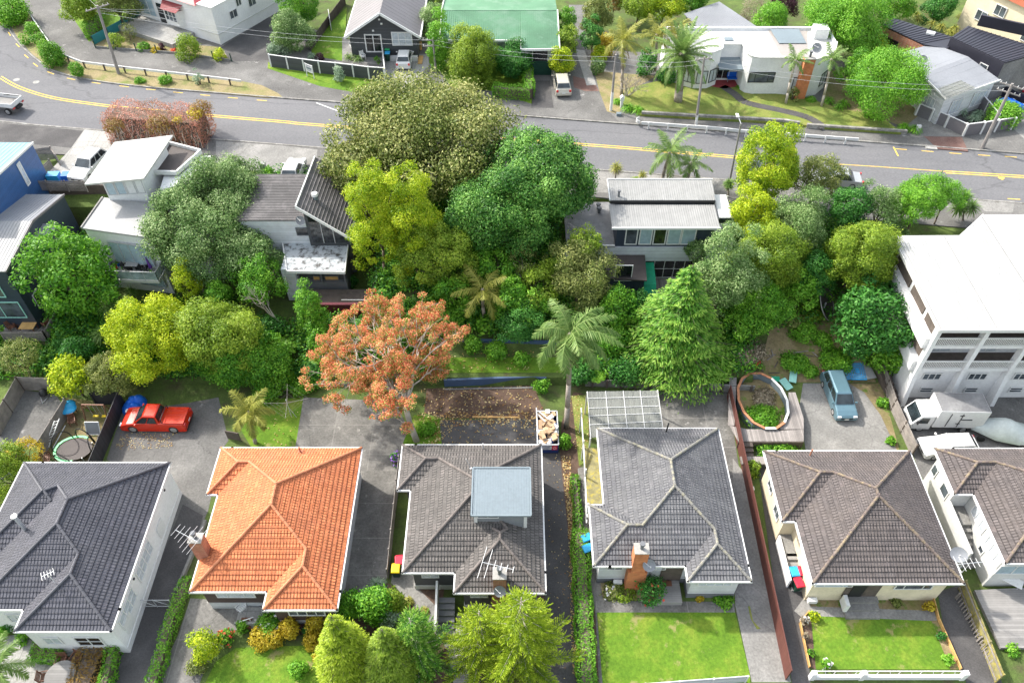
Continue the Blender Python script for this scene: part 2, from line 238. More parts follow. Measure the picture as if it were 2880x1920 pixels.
    D['car_red'] = paint('red_car_paint', (.52, .022, .005)); D['car_white'] = paint('white_car_paint', (.64, .64, .63)); D['car_silver'] = paint('silver_car_paint', (.4, .41, .42), .35, .3); D['car_champ'] = paint('champagne_car_paint', (.52, .49, .42), .3, .3); D['car_blue'] = paint('grey_blue_car_paint', (.13, .23, .28), .3, .35); D['car_dark'] = paint('dark_car_paint', (.05, .055, .06)); D['car_glass'] = glassmat('car_glass', (.025, .035, .04), .04); D['lamp_red'] = paint('tail_lamp', (.55, .03, .03)); D['lamp_clear'] = paint('head_lamp', (.6, .62, .64), .1); D['plate'] = plain('number_plate', (.7, .7, .68), .5, .05)
defmats()

# ------------------------------------------------------------------ things, parts, mesh builder
ORG = {}
def tag(o, label=None, cat=None, group=None, kind=None):
    for k, v in (('label', label), ('category', cat), ('group', group), ('kind', kind)):
        if v: o[k] = v
    return o
def thing(name, label, cat, loc, group=None, rot=0, local=False):
    """an Empty at the thing's base; parts are given in world metres, or in the thing's own frame if local"""
    o = bpy.data.objects.new(name, None); C.objects.link(o); o.empty_display_size = .3
    o.location = loc; o.rotation_euler = (0, 0, rot); ORG[o.name] = Vector((0, 0, 0)) if local else Vector(loc)
    return tag(o, label, cat, group)
def copy_thing(o, loc, rot=None, label=None, group=None, parent=None):
    c = o.copy(); C.objects.link(c)
    if parent: c.parent = parent
    else:
        c.location = loc
        if rot is not None: c.rotation_euler = (0, 0, rot)
        if label: c['label'] = label
        if group: c['group'] = group
    for ch in list(o.children): copy_thing(ch, None, parent=c)
    return c
class MB:
    def __init__(s): s.v, s.f, s.uv = [], [], []
    def add(s, vs, fs, uvs=None):
        k = len(s.v); s.v += [tuple(v) for v in vs]
        for i, f in enumerate(fs):
            s.f.append([a+k for a in f]); s.uv.append(uvs[i] if uvs else [(0, 0)]*len(f))
    def quad(s, *p): s.add(p, [list(range(len(p)))])
    def box(s, c, d, rot=0, tilt=None):
        x, y, z = (a/2 for a in d); m = Matrix.Rotation(rot, 3, 'Z')
        if tilt is not None: m = m @ tilt
        vs = [Vector(c)+m @ Vector((i*x, j*y, k*z)) for k in (-1, 1) for j in (-1, 1) for i in (-1, 1)]
        s.add(vs, [(0, 2, 3, 1), (4, 5, 7, 6), (0, 1, 5, 4), (2, 6, 7, 3), (0, 4, 6, 2), (1, 3, 7, 5)])
    def bb(s, x0, x1, y0, y1, z0, z1): s.box(((x0+x1)/2, (y0+y1)/2, (z0+z1)/2), (x1-x0, y1-y0, z1-z0))
    def beam(s, p, q, w, h, up=(0, 0, 1)):
        p, q = Vector(p), Vector(q); d = (q-p)
        if d.length < 1e-4: return
        d.normalize(); u = Vector(up); sd = d.cross(u)
        if sd.length < 1e-3: sd = d.cross(Vector((1, 0, 0)))
        sd.normalize(); u = sd.cross(d)
        vs = [a+sd*(i*w/2)+u*(j*h/2) for a in (p, q) for i, j in ((-1, -1), (1, -1), (1, 1), (-1, 1))]
        s.add(vs, [(3, 2, 1, 0), (4, 5, 6, 7), (0, 1, 5, 4), (1, 2, 6, 5), (2, 3, 7, 6), (3, 0, 4, 7)])
    def tube(s, p, q, r0, r1=None, n=7, caps=True):
        p, q = Vector(p), Vector(q); r1 = r0 if r1 is None else r1; d = q-p
        if d.length < 1e-4: return
        d.normalize(); a = d.orthogonal().normalized(); b = d.cross(a)
        vs = [o+(a*math.cos(t)+b*math.sin(t))*r for o, r in ((p, r0), (q, r1)) for t in [2*math.pi*i/n for i in range(n)]]
        fs = [(i, (i+1) % n, n+(i+1) % n, n+i) for i in range(n)]
        if caps: fs += [tuple(range(n))[::-1], tuple(range(n, 2*n))]
        s.add(vs, fs)
    def path(s, pts, r0, r1=None, n=6):
        r1 = r0 if r1 is None else r1; k = len(pts)-1
        for i in range(k): s.tube(pts[i], pts[i+1], r0+(r1-r0)*i/k, r0+(r1-r0)*(i+1)/k, n)
    def prism(s, poly, z0, z1):
        n = len(poly)
        if sum(poly[i][0]*poly[(i+1) % n][1]-poly[(i+1) % n][0]*poly[i][1] for i in range(n)) < 0: poly = poly[::-1]
        vs = [(x, y, z0) for x, y, *_ in poly]+[(x, y, z1) for x, y, *_ in poly]
        s.add(vs, [tuple(range(n))[::-1], tuple(range(n, 2*n))]+[(i, (i+1) % n, n+(i+1) % n, n+i) for i in range(n)])
    def slab(s, pts, th):
        """a sheet through pts (top side), th thick downwards"""
        n = len(pts); vs = [Vector(p) for p in pts]; lo = [v-Vector((0, 0, th)) for v in vs]
        nz = (vs[1]-vs[0]).cross(vs[2]-vs[0]).z
        if nz < 0: vs, lo = vs[::-1], lo[::-1]
        s.add(vs+lo, [tuple(range(n)), tuple(range(n, 2*n))[::-1]]+[(i, n+i, n+(i+1) % n, (i+1) % n) for i in range(n)])
    def dome(s, c, r, h, n=10, k=4, flip=1):
        vs = [(c[0], c[1], c[2]+flip*h)]
        for j in range(1, k+1):
            a = math.pi/2*j/k
            vs += [(c[0]+r*math.sin(a)*math.cos(2*math.pi*i/n), c[1]+r*math.sin(a)*math.sin(2*math.pi*i/n), c[2]+flip*h*math.cos(a)) for i in range(n)]
        fs = [(0, 1+i, 1+(i+1) % n) for i in range(n)]
        for j in range(k-1): fs += [(1+j*n+i, 1+(j+1)*n+i, 1+(j+1)*n+(i+1) % n, 1+j*n+(i+1) % n) for i in range(n)]
        s.add(vs, fs)
    def build(s, name, mat, parent=None, loc=None, smooth=False, bevel=0):
        org = ORG[parent.name] if parent else Vector(loc if loc is not None else (0, 0, 0))
        me = bpy.data.meshes.new(name)
        me.from_pydata([(a-org.x, b-org.y, c-org.z) for a, b, c in s.v], [], s.f)
        if any(any(p != (0, 0) for p in u) for u in s.uv):
            l = me.uv_layers.new(name='UVMap'); l.data.foreach_set('uv', [c for u in s.uv for p in u for c in p])
        me.materials.append(M[mat] if isinstance(mat, str) else mat)
        if smooth: me.polygons.foreach_set('use_smooth', [True]*len(me.polygons))
        me.update(); o = bpy.data.objects.new(name, me); C.objects.link(o)
        if parent: o.parent = parent
        else: o.location = org
        ORG[o.name] = org
        if bevel:
            b = o.modifiers.new('bevel', 'BEVEL'); b.width = bevel; b.segments = 2; b.limit_method = 'ANGLE'
        return o
def quads_obj(name, mat, V, tint, parent=None, loc=(0, 0, 0)):
    """many small leaf faces (n,4,3) in one mesh, with a tint per leaf"""
    V = np.asarray(V, dtype=np.float32).reshape(-1, 4, 3); n = len(V)
    org = ORG[parent.name] if parent else Vector(loc)
    me = bpy.data.meshes.new(name); me.vertices.add(n*4); me.loops.add(n*4); me.polygons.add(n)
    me.vertices.foreach_set('co', (V-np.array(org, dtype=np.float32)).ravel())
    me.loops.foreach_set('vertex_index', np.arange(n*4, dtype=np.int32)); me.polygons.foreach_set('loop_start', np.arange(0, n*4, 4, dtype=np.int32))
    me.update(calc_edges=True)
    a = me.attributes.new('tint', 'FLOAT', 'POINT'); a.data.foreach_set('value', np.repeat(np.clip(np.asarray(tint, dtype=np.float32), 0, 1), 4))
    me.materials.append(M[mat]); o = bpy.data.objects.new(name, me); C.objects.link(o)
    if parent: o.parent = parent
    else: o.location = org
    ORG[o.name] = org
    return o
def structure(o): return tag(o, kind='structure')

# ------------------------------------------------------------------ foliage
def unit(a): return a/np.maximum(np.linalg.norm(a, axis=-1, keepdims=True), 1e-6)
def leaf_quads(pos, nrm, size, aspect=.55, axis=None):
    n = len(pos); nrm = unit(nrm)
    t = rng.normal(size=(n, 3)) if axis is None else axis+rng.normal(size=(n, 3))*.25
    t = unit(t-nrm*(t*nrm).sum(1, keepdims=True)); b = np.cross(nrm, t)
    a = size[:, None]*t; c = size[:, None]*aspect*b
    return np.stack([pos-a, pos-c*.9+a*.1, pos+a, pos+c*.9+a*.1], 1)
def lobe_set(c, rx, ry, rz, n, lr, low=-.25, jit=.22):
    jit *= 1.25
    i = np.arange(n)+.5; z = low+(1-low)*(1-i/n); ph = i*2.399963+rng.uniform(0, 6)
    d = np.stack([np.sqrt(np.clip(1-z*z, 0, 1))*np.cos(ph), np.sqrt(np.clip(1-z*z, 0, 1))*np.sin(ph), z], 1)+rng.normal(size=(n, 3))*jit*.5
    d = unit(d); k = 1-np.abs(rng.normal(size=(n, 1)))*jit; r = lr*rng.uniform(.7, 1.35, n)
    w1, w2_, w3 = (unit(rng.normal(size=3)) for _ in range(3)); k = k*(1+.16*np.sin(3*(d @ w1)+rng.uniform(0, 6))+.12*np.sin(5*(d @ w2_)+rng.uniform(0, 6))+.1*np.sin(2*(d @ w3)))[:, None]
    off = d*np.array([max(rx-lr*.7, .1), max(ry-lr*.7, .1), max(rz-lr*.6, .1)])*k
    return np.array(c)+off, r, d
def lobe_leaves(cs, rs, ds, leaf, cover=2.2, out=-.25, squash=.85, fill=.25, nj=.5, up=.45):
    Ps, Ns, Ts = [], [], []
    for c, r, d in zip(cs, rs, ds):
        n = int(cover*4*math.pi*r*r*.62/(leaf*leaf*1.2))+6
        u = unit(rng.normal(size=(n*2, 3))); u = u[(u @ d) > out][:n]; n = len(u)
        q_ = rng.random(n); rad = np.where(q_ < fill, rng.uniform(.35, .85, n), np.where(q_ > .87, rng.uniform(1.08, 1.42, n), rng.uniform(.82, 1.12, n)))
        p = np.array(tuple(c))+u*rad[:, None]*r*np.array([1, 1, squash])
        Ps.append(p); Ns.append(u+rng.normal(size=(n, 3))*nj+np.array([0, 0, up]))
        Ts.append(.5+rng.normal()*.13+rng.normal(size=n)*.24+.1*u[:, 2])
    Pn, Nn, Tn = np.concatenate(Ps), np.concatenate(Ns), np.concatenate(Ts)
    return leaf_quads(Pn, Nn, leaf*rng.uniform(.45, .85, len(Pn))), Tn
def limb_mesh(mb, base, c, rx, ry, rz, r0, nl, tops=None):
    base, c = Vector(base), Vector(c); fork = base.lerp(c, .45)+Vector((rnd.uniform(-.1, .1)*rx, rnd.uniform(-.1, .1)*rx, 0))
    mb.path([base+Vector((0, 0, -.2)), base.lerp(fork, .5)+Vector((rnd.uniform(-.08, .08), rnd.uniform(-.08, .08), 0)), fork], r0, r0*.75, 8)
    for i in range(nl):
        a = 2*math.pi*i/nl+rnd.uniform(-.4, .4); e = rnd.uniform(.55, .92)
        q = c+Vector((rx*e*math.cos(a), ry*e*math.sin(a), rz*rnd.uniform(-.1, .6)))
        m = fork.lerp(q, .5)+Vector((0, 0, rz*.12)); mb.path([fork, m, q], r0*.5, r0*.1, 5)
        for k in range(2):
            q2 = m+Vector((rnd.uniform(-1, 1)*rx*.4, rnd.uniform(-1, 1)*ry*.4, rz*rnd.uniform(.1, .5))); mb.path([m, q2], r0*.25, r0*.06, 4)
PLANTS = {}
def crown_tree(name, label, cat, px, py, hw, hc, rz, leafm, leaf=.2, n=26, lr=.33, ry=1.0, cover=2.2, trunk='trunk', low=-.35, jit=.22, group=None, crown='crown', r0=None, limbs=6, squash=.85, extra=None, nj=.55, fill=.25, hwy=None):
    """a broad-crowned tree or shrub seen with its crown centre at pixel (px,py), hw half-width in pixels, hc metres above its ground"""
    c, t = on_ground(px, py, hc); rx = hw*t/F*1.1; rz *= 1.1; low = min(low, -.55); leaf *= .8; gz = ground_z(c.x, c.y); base = (c.x, c.y, gz)
    o = thing(name, label, cat, base, group); rel = lr*rx
    cs, rs, ds = lobe_set(c, rx, rx*ry, rz, n, rel, low, jit)
    V, tt = lobe_leaves(cs, rs, ds, leaf, cover, squash=squash, nj=nj, fill=fill)
    quads_obj(crown, leafm, V, tt, o)
    mb = MB(); limb_mesh(mb, base, c, rx*.9, rx*ry*.9, rz*.9, r0 or max(.05, rx*.055), limbs); mb.build('trunk', trunk, o, smooth=True)
    if extra: extra(o, c, rx, rz, cs, rs, ds)
    return o
def shrub(label, px, py, hw, leafm, hz=None, leaf=.15, n=9, name='shrub', cat='shrub', ry=1., flowers=None, cover=2.0, group=None, nj=.6, z=None):
    """a low bush standing on its ground"""
    c0, t = on_ground(px, py, 0); rx = hw*t/F; rz = hz or rx*.9
    c, t = on_ground(px, py, rz*.55)
    if z is not None: c, t = P(px, py, z+rz*.55), t
    gz = ground_z(c.x, c.y) if z is None else z
    o = thing(name, label, cat, (c.x, c.y, gz), group)
    cs, rs, ds = lobe_set(c, rx, rx*ry, rz*.75, n, .48*rx, -.6, .2)
    V, tt = lobe_leaves(cs, rs, ds, leaf, cover, squash=min(1.1, .85*rz/rx) if rz < rx else .9, nj=nj)
    V[..., 2] = np.maximum(V[..., 2], gz+.02)
    quads_obj('foliage', leafm, V, tt, o)
    mb = MB()
    for i in range(4):
        a = 1.6*i; mb.path([(c.x, c.y, gz-.05), (c.x+rx*.5*math.cos(a), c.y+rx*.5*math.sin(a), c.z+rz*.3)], .035, .012, 5)
    mb.build('stem', 'trunk', o)
    if flowers:
        fm, k = flowers; i = rng.integers(0, len(V), k); p = V[i].mean(1)+np.array([0, -.03, .06])
        quads_obj('flowers', fm, leaf_quads(p, rng.normal(size=(k, 3))*.4+np.array([0, -.4, 1]), np.full(k, .11), .9), rng.random(k), o)
    return o
def hedge(label, pts, wd, ht, leafm, leaf=.13, name='hedge', cat='hedge', cover=1.6, z=None, flow=None, rough=.08):
    """a clipped hedge following the points (world xy)"""
    pts = [Vector((p[0], p[1])) for p in pts]; base = Vector((pts[0].x, pts[0].y, ground_z(*pts[0]) if z is None else z))
    o = thing(name, label, cat, base); Ps, Ns, Tn = [], [], []; core = MB()
    for a, b in zip(pts[:-1], pts[1:]):
        d = b-a; L = d.length; d.normalize(); s = Vector((-d.y, d.x))
        n = int(cover*L*(2*ht+wd)/(leaf*leaf)); u = rng.uniform(-.02, 1.02, n)*L; q = rng.uniform(-ht, ht+wd, n)
        side = np.where(q < 0, -1, np.where(q > wd, 1, 0)); off = np.where(side == 0, q-wd/2, side*wd/2); zz = np.where(q < 0, ht+q, np.where(q > wd, ht-(q-wd), ht))
        bump = rough*np.sin(u*2.3+off*3)+rng.normal(size=n)*rough*.6; off = off+side*bump; zz = np.where(side == 0, zz+bump, zz)
        X = a.x+d.x*u+s.x*off; Y = a.y+d.y*u+s.y*off; g = np.array([ground_z(x, y) for x, y in zip(X, Y)]) if z is None else z
        Ps.append(np.stack([X, Y, g+zz], 1)); nn = np.stack([s.x*side, s.y*side, np.where(side == 0, 1., .35)], 1); Ns.append(nn+rng.normal(size=(n, 3))*.5)
        Tn.append(.48+.15*np.sin(u*.9+off)+rng.normal(size=n)*.2)
        ga = ground_z(*a) if z is None else z; gb = ground_z(*b) if z is None else z
        for e, sg in ((a, -1), (b, 1)):
            if e in (pts[0], pts[-1]):
                n = int(cover*ht*wd*1.2/(leaf*leaf)); q = rng.uniform(-.5, .5, n)*wd; zz = rng.uniform(0, ht, n); k = rng.normal(size=n)*rough*.5+rough; z_ = ground_z(*e) if z is None else z
                Ps.append(np.stack([e.x+s.x*q+d.x*sg*k, e.y+s.y*q+d.y*sg*k, z_+zz], 1)); Ns.append(np.array([d.x*sg, d.y*sg, .35])+rng.normal(size=(n, 3))*.5); Tn.append(.48+rng.normal(size=n)*.2)
        core.beam((a.x, a.y, ga+ht*.42), (b.x, b.y, gb+ht*.42), wd*.55, ht*.8)
    Pn = np.concatenate(Ps); quads_obj('foliage', leafm, leaf_quads(Pn, np.concatenate(Ns), leaf*rng.uniform(.45, .9, len(Pn))), np.concatenate(Tn), o)
    core.build('stems', 'trunk', o); return o
def frond(V, Tt, base, az, ln, lift, droop, nl=26, ll=.55, lw=.035, hang=.5, tint=.5, wind=(0, 0)):
    """one feather-palm frond: leaflets along an arched midrib"""
    b = np.array(base); pts = []; p = b.copy(); e = lift; seg = ln/12; h = np.array([math.cos(az), math.sin(az)])
    for i in range(13):
        pts.append(p.copy()); p = p+np.array([h[0]*math.cos(e)*seg+wind[0]*seg*i/12, h[1]*math.cos(e)*seg+wind[1]*seg*i/12, math.sin(e)*seg]); e -= droop/12
    pts = np.array(pts)
    for i in range(12):
        d = unit(pts[i+1]-pts[i]); s = unit(np.cross(d, [0, 0, 1.])); w_ = .035*(1-i/14)
        V.append([pts[i]-s*w_, pts[i]+s*w_, pts[i+1]+s*w_, pts[i+1]-s*w_]); Tt.append(tint+.25)
    nl = int(nl*1.45); lw *= .85
    for k in range(nl):
        f = .1+.9*(k+.5)/nl; x = f*12; i = min(11, int(x)); q = pts[i]+(pts[i+1]-pts[i])*(x-i); d = unit(pts[i+1]-pts[i]); s = unit(np.cross(d, [0, 0, 1.]))
        L = ll*math.sin(math.pi*min(1, .18+.82*f*.95))**.7*rnd.uniform(.85, 1.15)
        for sg in (-1, 1):
            t = unit(s*sg*rnd.uniform(.7, 1.1)+d*rnd.uniform(.45, .9)+np.array([wind[0]*.5, wind[1]*.5, -hang*rnd.uniform(.3, 1.5)])); e2 = q+t*L; bl = unit(np.cross(t, np.cross(d, t)))*lw
            V.append([q-bl*.6, q+bl*.6, e2*.55+q*.45+bl, e2]); Tt.append(tint+rnd.uniform(-.22, .25))
def palm(label, base, top, n, ln, leafm, lift=(.1, 1.2), droop=1.5, r0=.16, ll=.55, wind=(0, 0), nl=26, lw=.04, hang=.5, trunk='trunk_palm', dead=0, group=None, name='palm_tree', skirt=0):
    """base and top (crown head) are points in the place"""
    base, top = Vector(base), Vector(top); o = thing(name, label, 'palm tree', base, group); V, Tt = [], []
    for i in range(n):
        a = i*2.399+rnd.uniform(-.2, .2); f = (i+.5)/n; lf = lift[1]+(lift[0]-lift[1])*f
        frond(V, Tt, top, a, ln*rnd.uniform(.85, 1.1), lf, droop*(.7+.6*f), nl, ll, lw, hang, .45+.1*rnd.random(), wind)
    quads_obj('fronds', leafm, V, Tt, o)
    mb = MB(); mid = base.lerp(top, .5)+Vector((rnd.uniform(-.1, .1), 0, 0)); mb.path([base-Vector((0, 0, .2)), base.lerp(mid, .5), mid, top-Vector((0, 0, .1))], r0*1.15, r0*.85, 9)
    mb.dome(top-Vector((0, 0, .15)), r0*1.1, .35); mb.build('trunk', trunk, o, smooth=True)
    if dead:
        V, Tt = [], []
        for i in range(dead): frond(V, Tt, top-Vector((0, 0, .25)), i*2.1+.5, ln*.75, -.75, .7, nl//2, ll*.5, lw, .9, .5)
        quads_obj('dead_fronds', 'dry', V, Tt, o)
    return o
def tuft(V, Tt, c, n, ln, wd, low=-.5, tint=.5, droop=.35):
    for i in range(n):
        z = low+(1-low)*(1-(i+.5)/n); a = i*2.399+rnd.uniform(-.2, .2); r = math.sqrt(max(0, 1-z*z)); d = np.array([r*math.cos(a), r*math.sin(a), z]); L = ln*rnd.uniform(.8, 1.15)
        s = unit(np.cross(d, [.01, .02, 1.]))*wd; p0 = np.array(c); p1 = p0+d*L*.55; p2 = p1+unit(d+np.array([0, 0, -droop*2]))*L*.5; tt = tint+rnd.uniform(-.25, .3)
        V.append([p0-s*.5, p0+s*.5, p1+s, p1-s]); Tt.append(tt-.05); V.append([p1-s, p1+s, p2+s*.08, p2-s*.08]); Tt.append(tt+.05)
def cabbage(label, heads, base, leafm='spear', n=90, ln=.85, wd=.035, name='cabbage_tree', cat='tree', skirt=0, group=None, r0=.09, low=-.55):
    """bare stems each carrying a round head of sword leaves"""
    base = Vector(base); o = thing(name, label, cat, base, group); V, Tt = [], []; mb = MB(); fork = base.lerp(Vector(heads[0]), .4)
    for h in heads:
        tuft(V, Tt, h, n, ln, wd, low); mb.path([base-Vector((0, 0, .1)), fork, Vector(h)] if len(heads) > 1 else [base-Vector((0, 0, .1)), Vector(h)], r0, r0*.7, 6)
    quads_obj('leaves', leafm, V, Tt, o); mb.build('trunk', 'trunk_palm', o)
    if skirt:
        V, Tt = [], []
        for h in heads: tuft(V, Tt, Vector(h)-Vector((0, 0, .2)), skirt, ln*.9, wd, -1.0, .5, .8)
        V = [v for v in V if v[2][2] < h[2]]; quads_obj('dead_leaves', 'dry', V, [rnd.random() for _ in V], o)
    return o
def clump(label, px, py, hw, leafm='spear', n=60, wd=.03, name='flax_bush', cat='plant', z=None, low=-.05, up=.8, flowers=None, group=None):
    """stemless plant of arching sword leaves"""
    c, t = (on_ground(px, py, .2) if z is None else (P(px, py, z+.2), (P(px, py, z)-Vector((0, 0, H))).length)); gz = ground_z(c.x, c.y) if z is None else z
    o = thing(name, label, cat, (c.x, c.y, gz), group); V, Tt = [], []; rad = hw*t/F
    k = max(1, int(rad/.45)); 
    for i in range(k):
        a = i*2.4; q = (c.x+rad*.55*math.cos(a)*(k > 1), c.y+rad*.55*math.sin(a)*(k > 1), gz+.1); tuft(V, Tt, q, n//k+12, min(rad, .95 if k > 1 else rad*1.1), wd, low, .5, .5)
    V = np.array(V); V[..., 2] = np.maximum(V[..., 2], gz+.01); quads_obj('leaves', leafm, V, Tt, o); mb = MB(); mb.dome((c.x, c.y, gz), .12, .15); mb.build('crown', 'trunk', o); return o
def drooping_conifer(label, base, h, rad, leafm='conif', levels=22, name='conifer_tree', leaf=.17):
    base = Vector(base); o = thing(name, label, 'tree', base); Ps, Ns, Ax, Tn, mb = [], [], [], [], MB(); mb.path([base-Vector((0, 0, .2)), base+Vector((0, 0, h*.5)), base+Vector((.05, 0, h))], rad*.06, .03, 8)
    for k in range(levels):
        f = (k+.3)/levels; z = h*(.06+.94*f); L0 = rad*(1-f)**.8*1.02+.12; nb = max(5, int(13*(1-f)+4))
        for j in range(nb):
            a = 2*math.pi*(j+rnd.uniform(-.3, .3))/nb+k*.7; L = L0*rnd.uniform(.72, 1.15); h2 = np.array([math.cos(a), math.sin(a), 0.]); s2 = np.array([-h2[1], h2[0], 0.])
            p0 = np.array(base)+np.array([0, 0, z]); tip = p0+h2*L+np.array([0, 0, L*(.12-.34*rnd.random())]); mb.path([Vector(p0), Vector(tip)], .035*(1-f)+.012, .008, 4)
            n = int((26+60*L)*(.17/leaf)**1.6); u = rng.uniform(.12, 1.05, n); w_ = rng.normal(size=n)*.24*L*np.sin(np.clip(u, 0, 1)*2.3)
            p = p0+(tip-p0)*u[:, None]+s2*w_[:, None]; sag = -np.abs(w_)*.35-.16*u*u*L-rng.random(n)*.1; p[:, 2] += sag
            Ps.append(p); Ns.append(rng.normal(size=(n, 3))*.3+np.array([0, 0, 1.])+h2*.35); Ax.append(h2*1.0+s2*np.sign(w_)[:, None]*.7+np.array([0, 0, -.45])); Tn.append(.2+.5*u**2+rng.normal(size=n)*.13)
    Pn = np.concatenate(Ps); V = leaf_quads(Pn, np.concatenate(Ns), leaf*rng.uniform(.7, 1.3, len(Pn)), .3, np.concatenate(Ax)); quads_obj('foliage', leafm, V, np.concatenate(Tn), o); mb.build('trunk', 'trunk', o); return o
def finger_conifer(label, base, h, rad, leafm='norf', tiers=13, name='conifer_tree', finger=.6, leaf=.1):
    """young araucaria-like conifer: whorls of branches carrying upcurved rope-like fingers"""
    base = Vector(base); o = thing(name, label, 'tree', base); Ps, Ns, Ax, Tn, mb = [], [], [], [], MB(); mb.path([base-Vector((0, 0, .2)), base+Vector((0, 0, h))], .14, .03, 8)
    for k in range(tiers):
        f = (k+.4)/tiers; z = h*(.06+.92*f); L0 = rad*(1-f)**.8*1.05+.22; nb = 7 if f < .8 else 5
        for j in range(nb):
            a = 2*math.pi*(j+rnd.uniform(-.3, .3))/nb+k*.45; L = L0*rnd.uniform(.62, 1.25); h2 = np.array([math.cos(a), math.sin(a), 0.]); s2 = np.array([-h2[1], h2[0], 0.]); p0 = np.array(base)+np.array([0, 0, z])
            tip = p0+h2*L+np.array([0, 0, L*(.05+.3*f)]); mb.path([Vector(p0), Vector(tip)], .035, .01, 4); nf = max(5, int(L/.11)); tb = rnd.uniform(-.08, .08)
            for i in range(nf+1):
                u = .2+.8*i/nf; q = p0+(tip-p0)*u; sg = 0 if i == nf else (-1 if i % 2 else 1); fl = finger*(1.15-.5*u)*rnd.uniform(.8, 1.15)*min(1, .35+L*.5)
                m = 34; v = rng.uniform(0, 1, m); d = s2*sg*.7+h2*.8; d = d/np.linalg.norm(d)
                p = q+d*(fl*v)[:, None]+np.array([0, 0, 1.])*((v**2)*fl*.45)[:, None]; ax = d*.8+np.array([0, 0, .8])*v[:, None]; r_ = unit(rng.normal(size=(m, 3))); p = p+r_*(.05*(1-.45*v))[:, None]
                Ps.append(p); Ns.append(r_+np.array([0, 0, .5])); Ax.append(ax+r_*.5); Tn.append(.22+.55*v+tb+rng.normal(size=m)*.1)
    Pn = np.concatenate(Ps); V = leaf_quads(Pn, np.concatenate(Ns), leaf*rng.uniform(.7, 1.2, len(Pn)), .2, np.concatenate(Ax)); quads_obj('foliage', leafm, V, np.concatenate(Tn), o); mb.build('trunk', 'trunk_pale', o); return o
def twigs(mb, p, d, L, r, depth, spread=.6, tips=None, up=.15):
    """branching bare limbs; collects the tips"""
    d = Vector(d).normalized(); q = Vector(p)+d*L; m = Vector(p).lerp(q, .5)+Vector((rnd.uniform(-1, 1), rnd.uniform(-1, 1), rnd.uniform(-1, 1)))*L*.07
    mb.path([p, m, q], r, r*.68, 5 if r < .05 else 7)
    if depth == 0:
        if tips is not None: tips.append(q)
        return
    for i in range(rnd.choice((2, 3, 3)) if depth > 1 else rnd.choice((2, 3))):
        nd = d+Vector((rnd.gauss(0, 1), rnd.gauss(0, 1), rnd.gauss(0, .7)))*spread+Vector((0, 0, up)); twigs(mb, q, nd, L*rnd.uniform(.62, .85), r*.62, depth-1, spread, tips, up)

# ------------------------------------------------------------------ building helpers
def planes(r, p):
    x0, x1, y0, y1 = r
    return [(p, 0, -p*x0), (-p, 0, p*x1), (0, p, -p*y0), (0, -p, p*y1)]       # left, right, front, back: height above the eave
def clip(poly, a, b, c):
    """keep the part of a plan polygon where a x + b y + c >= 0"""
    out = []
    for i, p in enumerate(poly):
        q = poly[(i+1) % len(poly)]; u, v = a*p[0]+b*p[1]+c, a*q[0]+b*q[1]+c
        if u >= -1e-9: out.append(p)
        if (u > 1e-9 and v < -1e-9) or (u < -1e-9 and v > 1e-9):
            t = u/(u-v); out.append((p[0]+(q[0]-p[0])*t, p[1]+(q[1]-p[1])*t))
    out = [q for i, q in enumerate(out) if abs(q[0]-out[i-1][0])+abs(q[1]-out[i-1][1]) > 1e-6]
    return out if len(out) > 2 else []
def area(p): return abs(sum(p[i][0]*p[(i+1) % len(p)][1]-p[(i+1) % len(p)][0]*p[i][1] for i in range(len(p))))/2
def subtract(polys, halves):
    """plan polygons minus the convex region where all halves hold"""
    out = []
    for P_ in polys:
        cur = P_
        for a, b, c in halves:
            o = clip(cur, -a, -b, -c)
            if o and area(o) > 1e-5: out.append(o)
            cur = clip(cur, a, b, c)
            if not cur: break
    return out
def seg_visible(p, q, zline, rects, i, p_, strict_all=False):
    """parts of the plan segment p-q (heights zline at both ends) not covered by the other rects' roofs"""
    segs = [(0., 1.)]
    for k, r in enumerate(rects):
        if k == i: continue
        lo, hi = 0., 1.; eps = -1e-4 if k < i or strict_all else 1e-4
        for a, b, c in planes(r, p_):
            u = a*p[0]+b*p[1]+c-zline[0]-eps; v = a*q[0]+b*q[1]+c-zline[1]-eps
            if u < 0 and v < 0: lo, hi = 1, 0; break
            if u < 0: lo = max(lo, u/(u-v))
            elif v < 0: hi = min(hi, u/(u-v))
        if hi-lo > 1e-4: segs = [s for a, b in segs for s in ((a, min(b, lo)), (max(a, hi), b)) if s[1]-s[0] > 1e-3]
    L = lambda t: (p[0]+(q[0]-p[0])*t, p[1]+(q[1]-p[1])*t)
    return [(L(a), L(b), a, b) for a, b in segs]
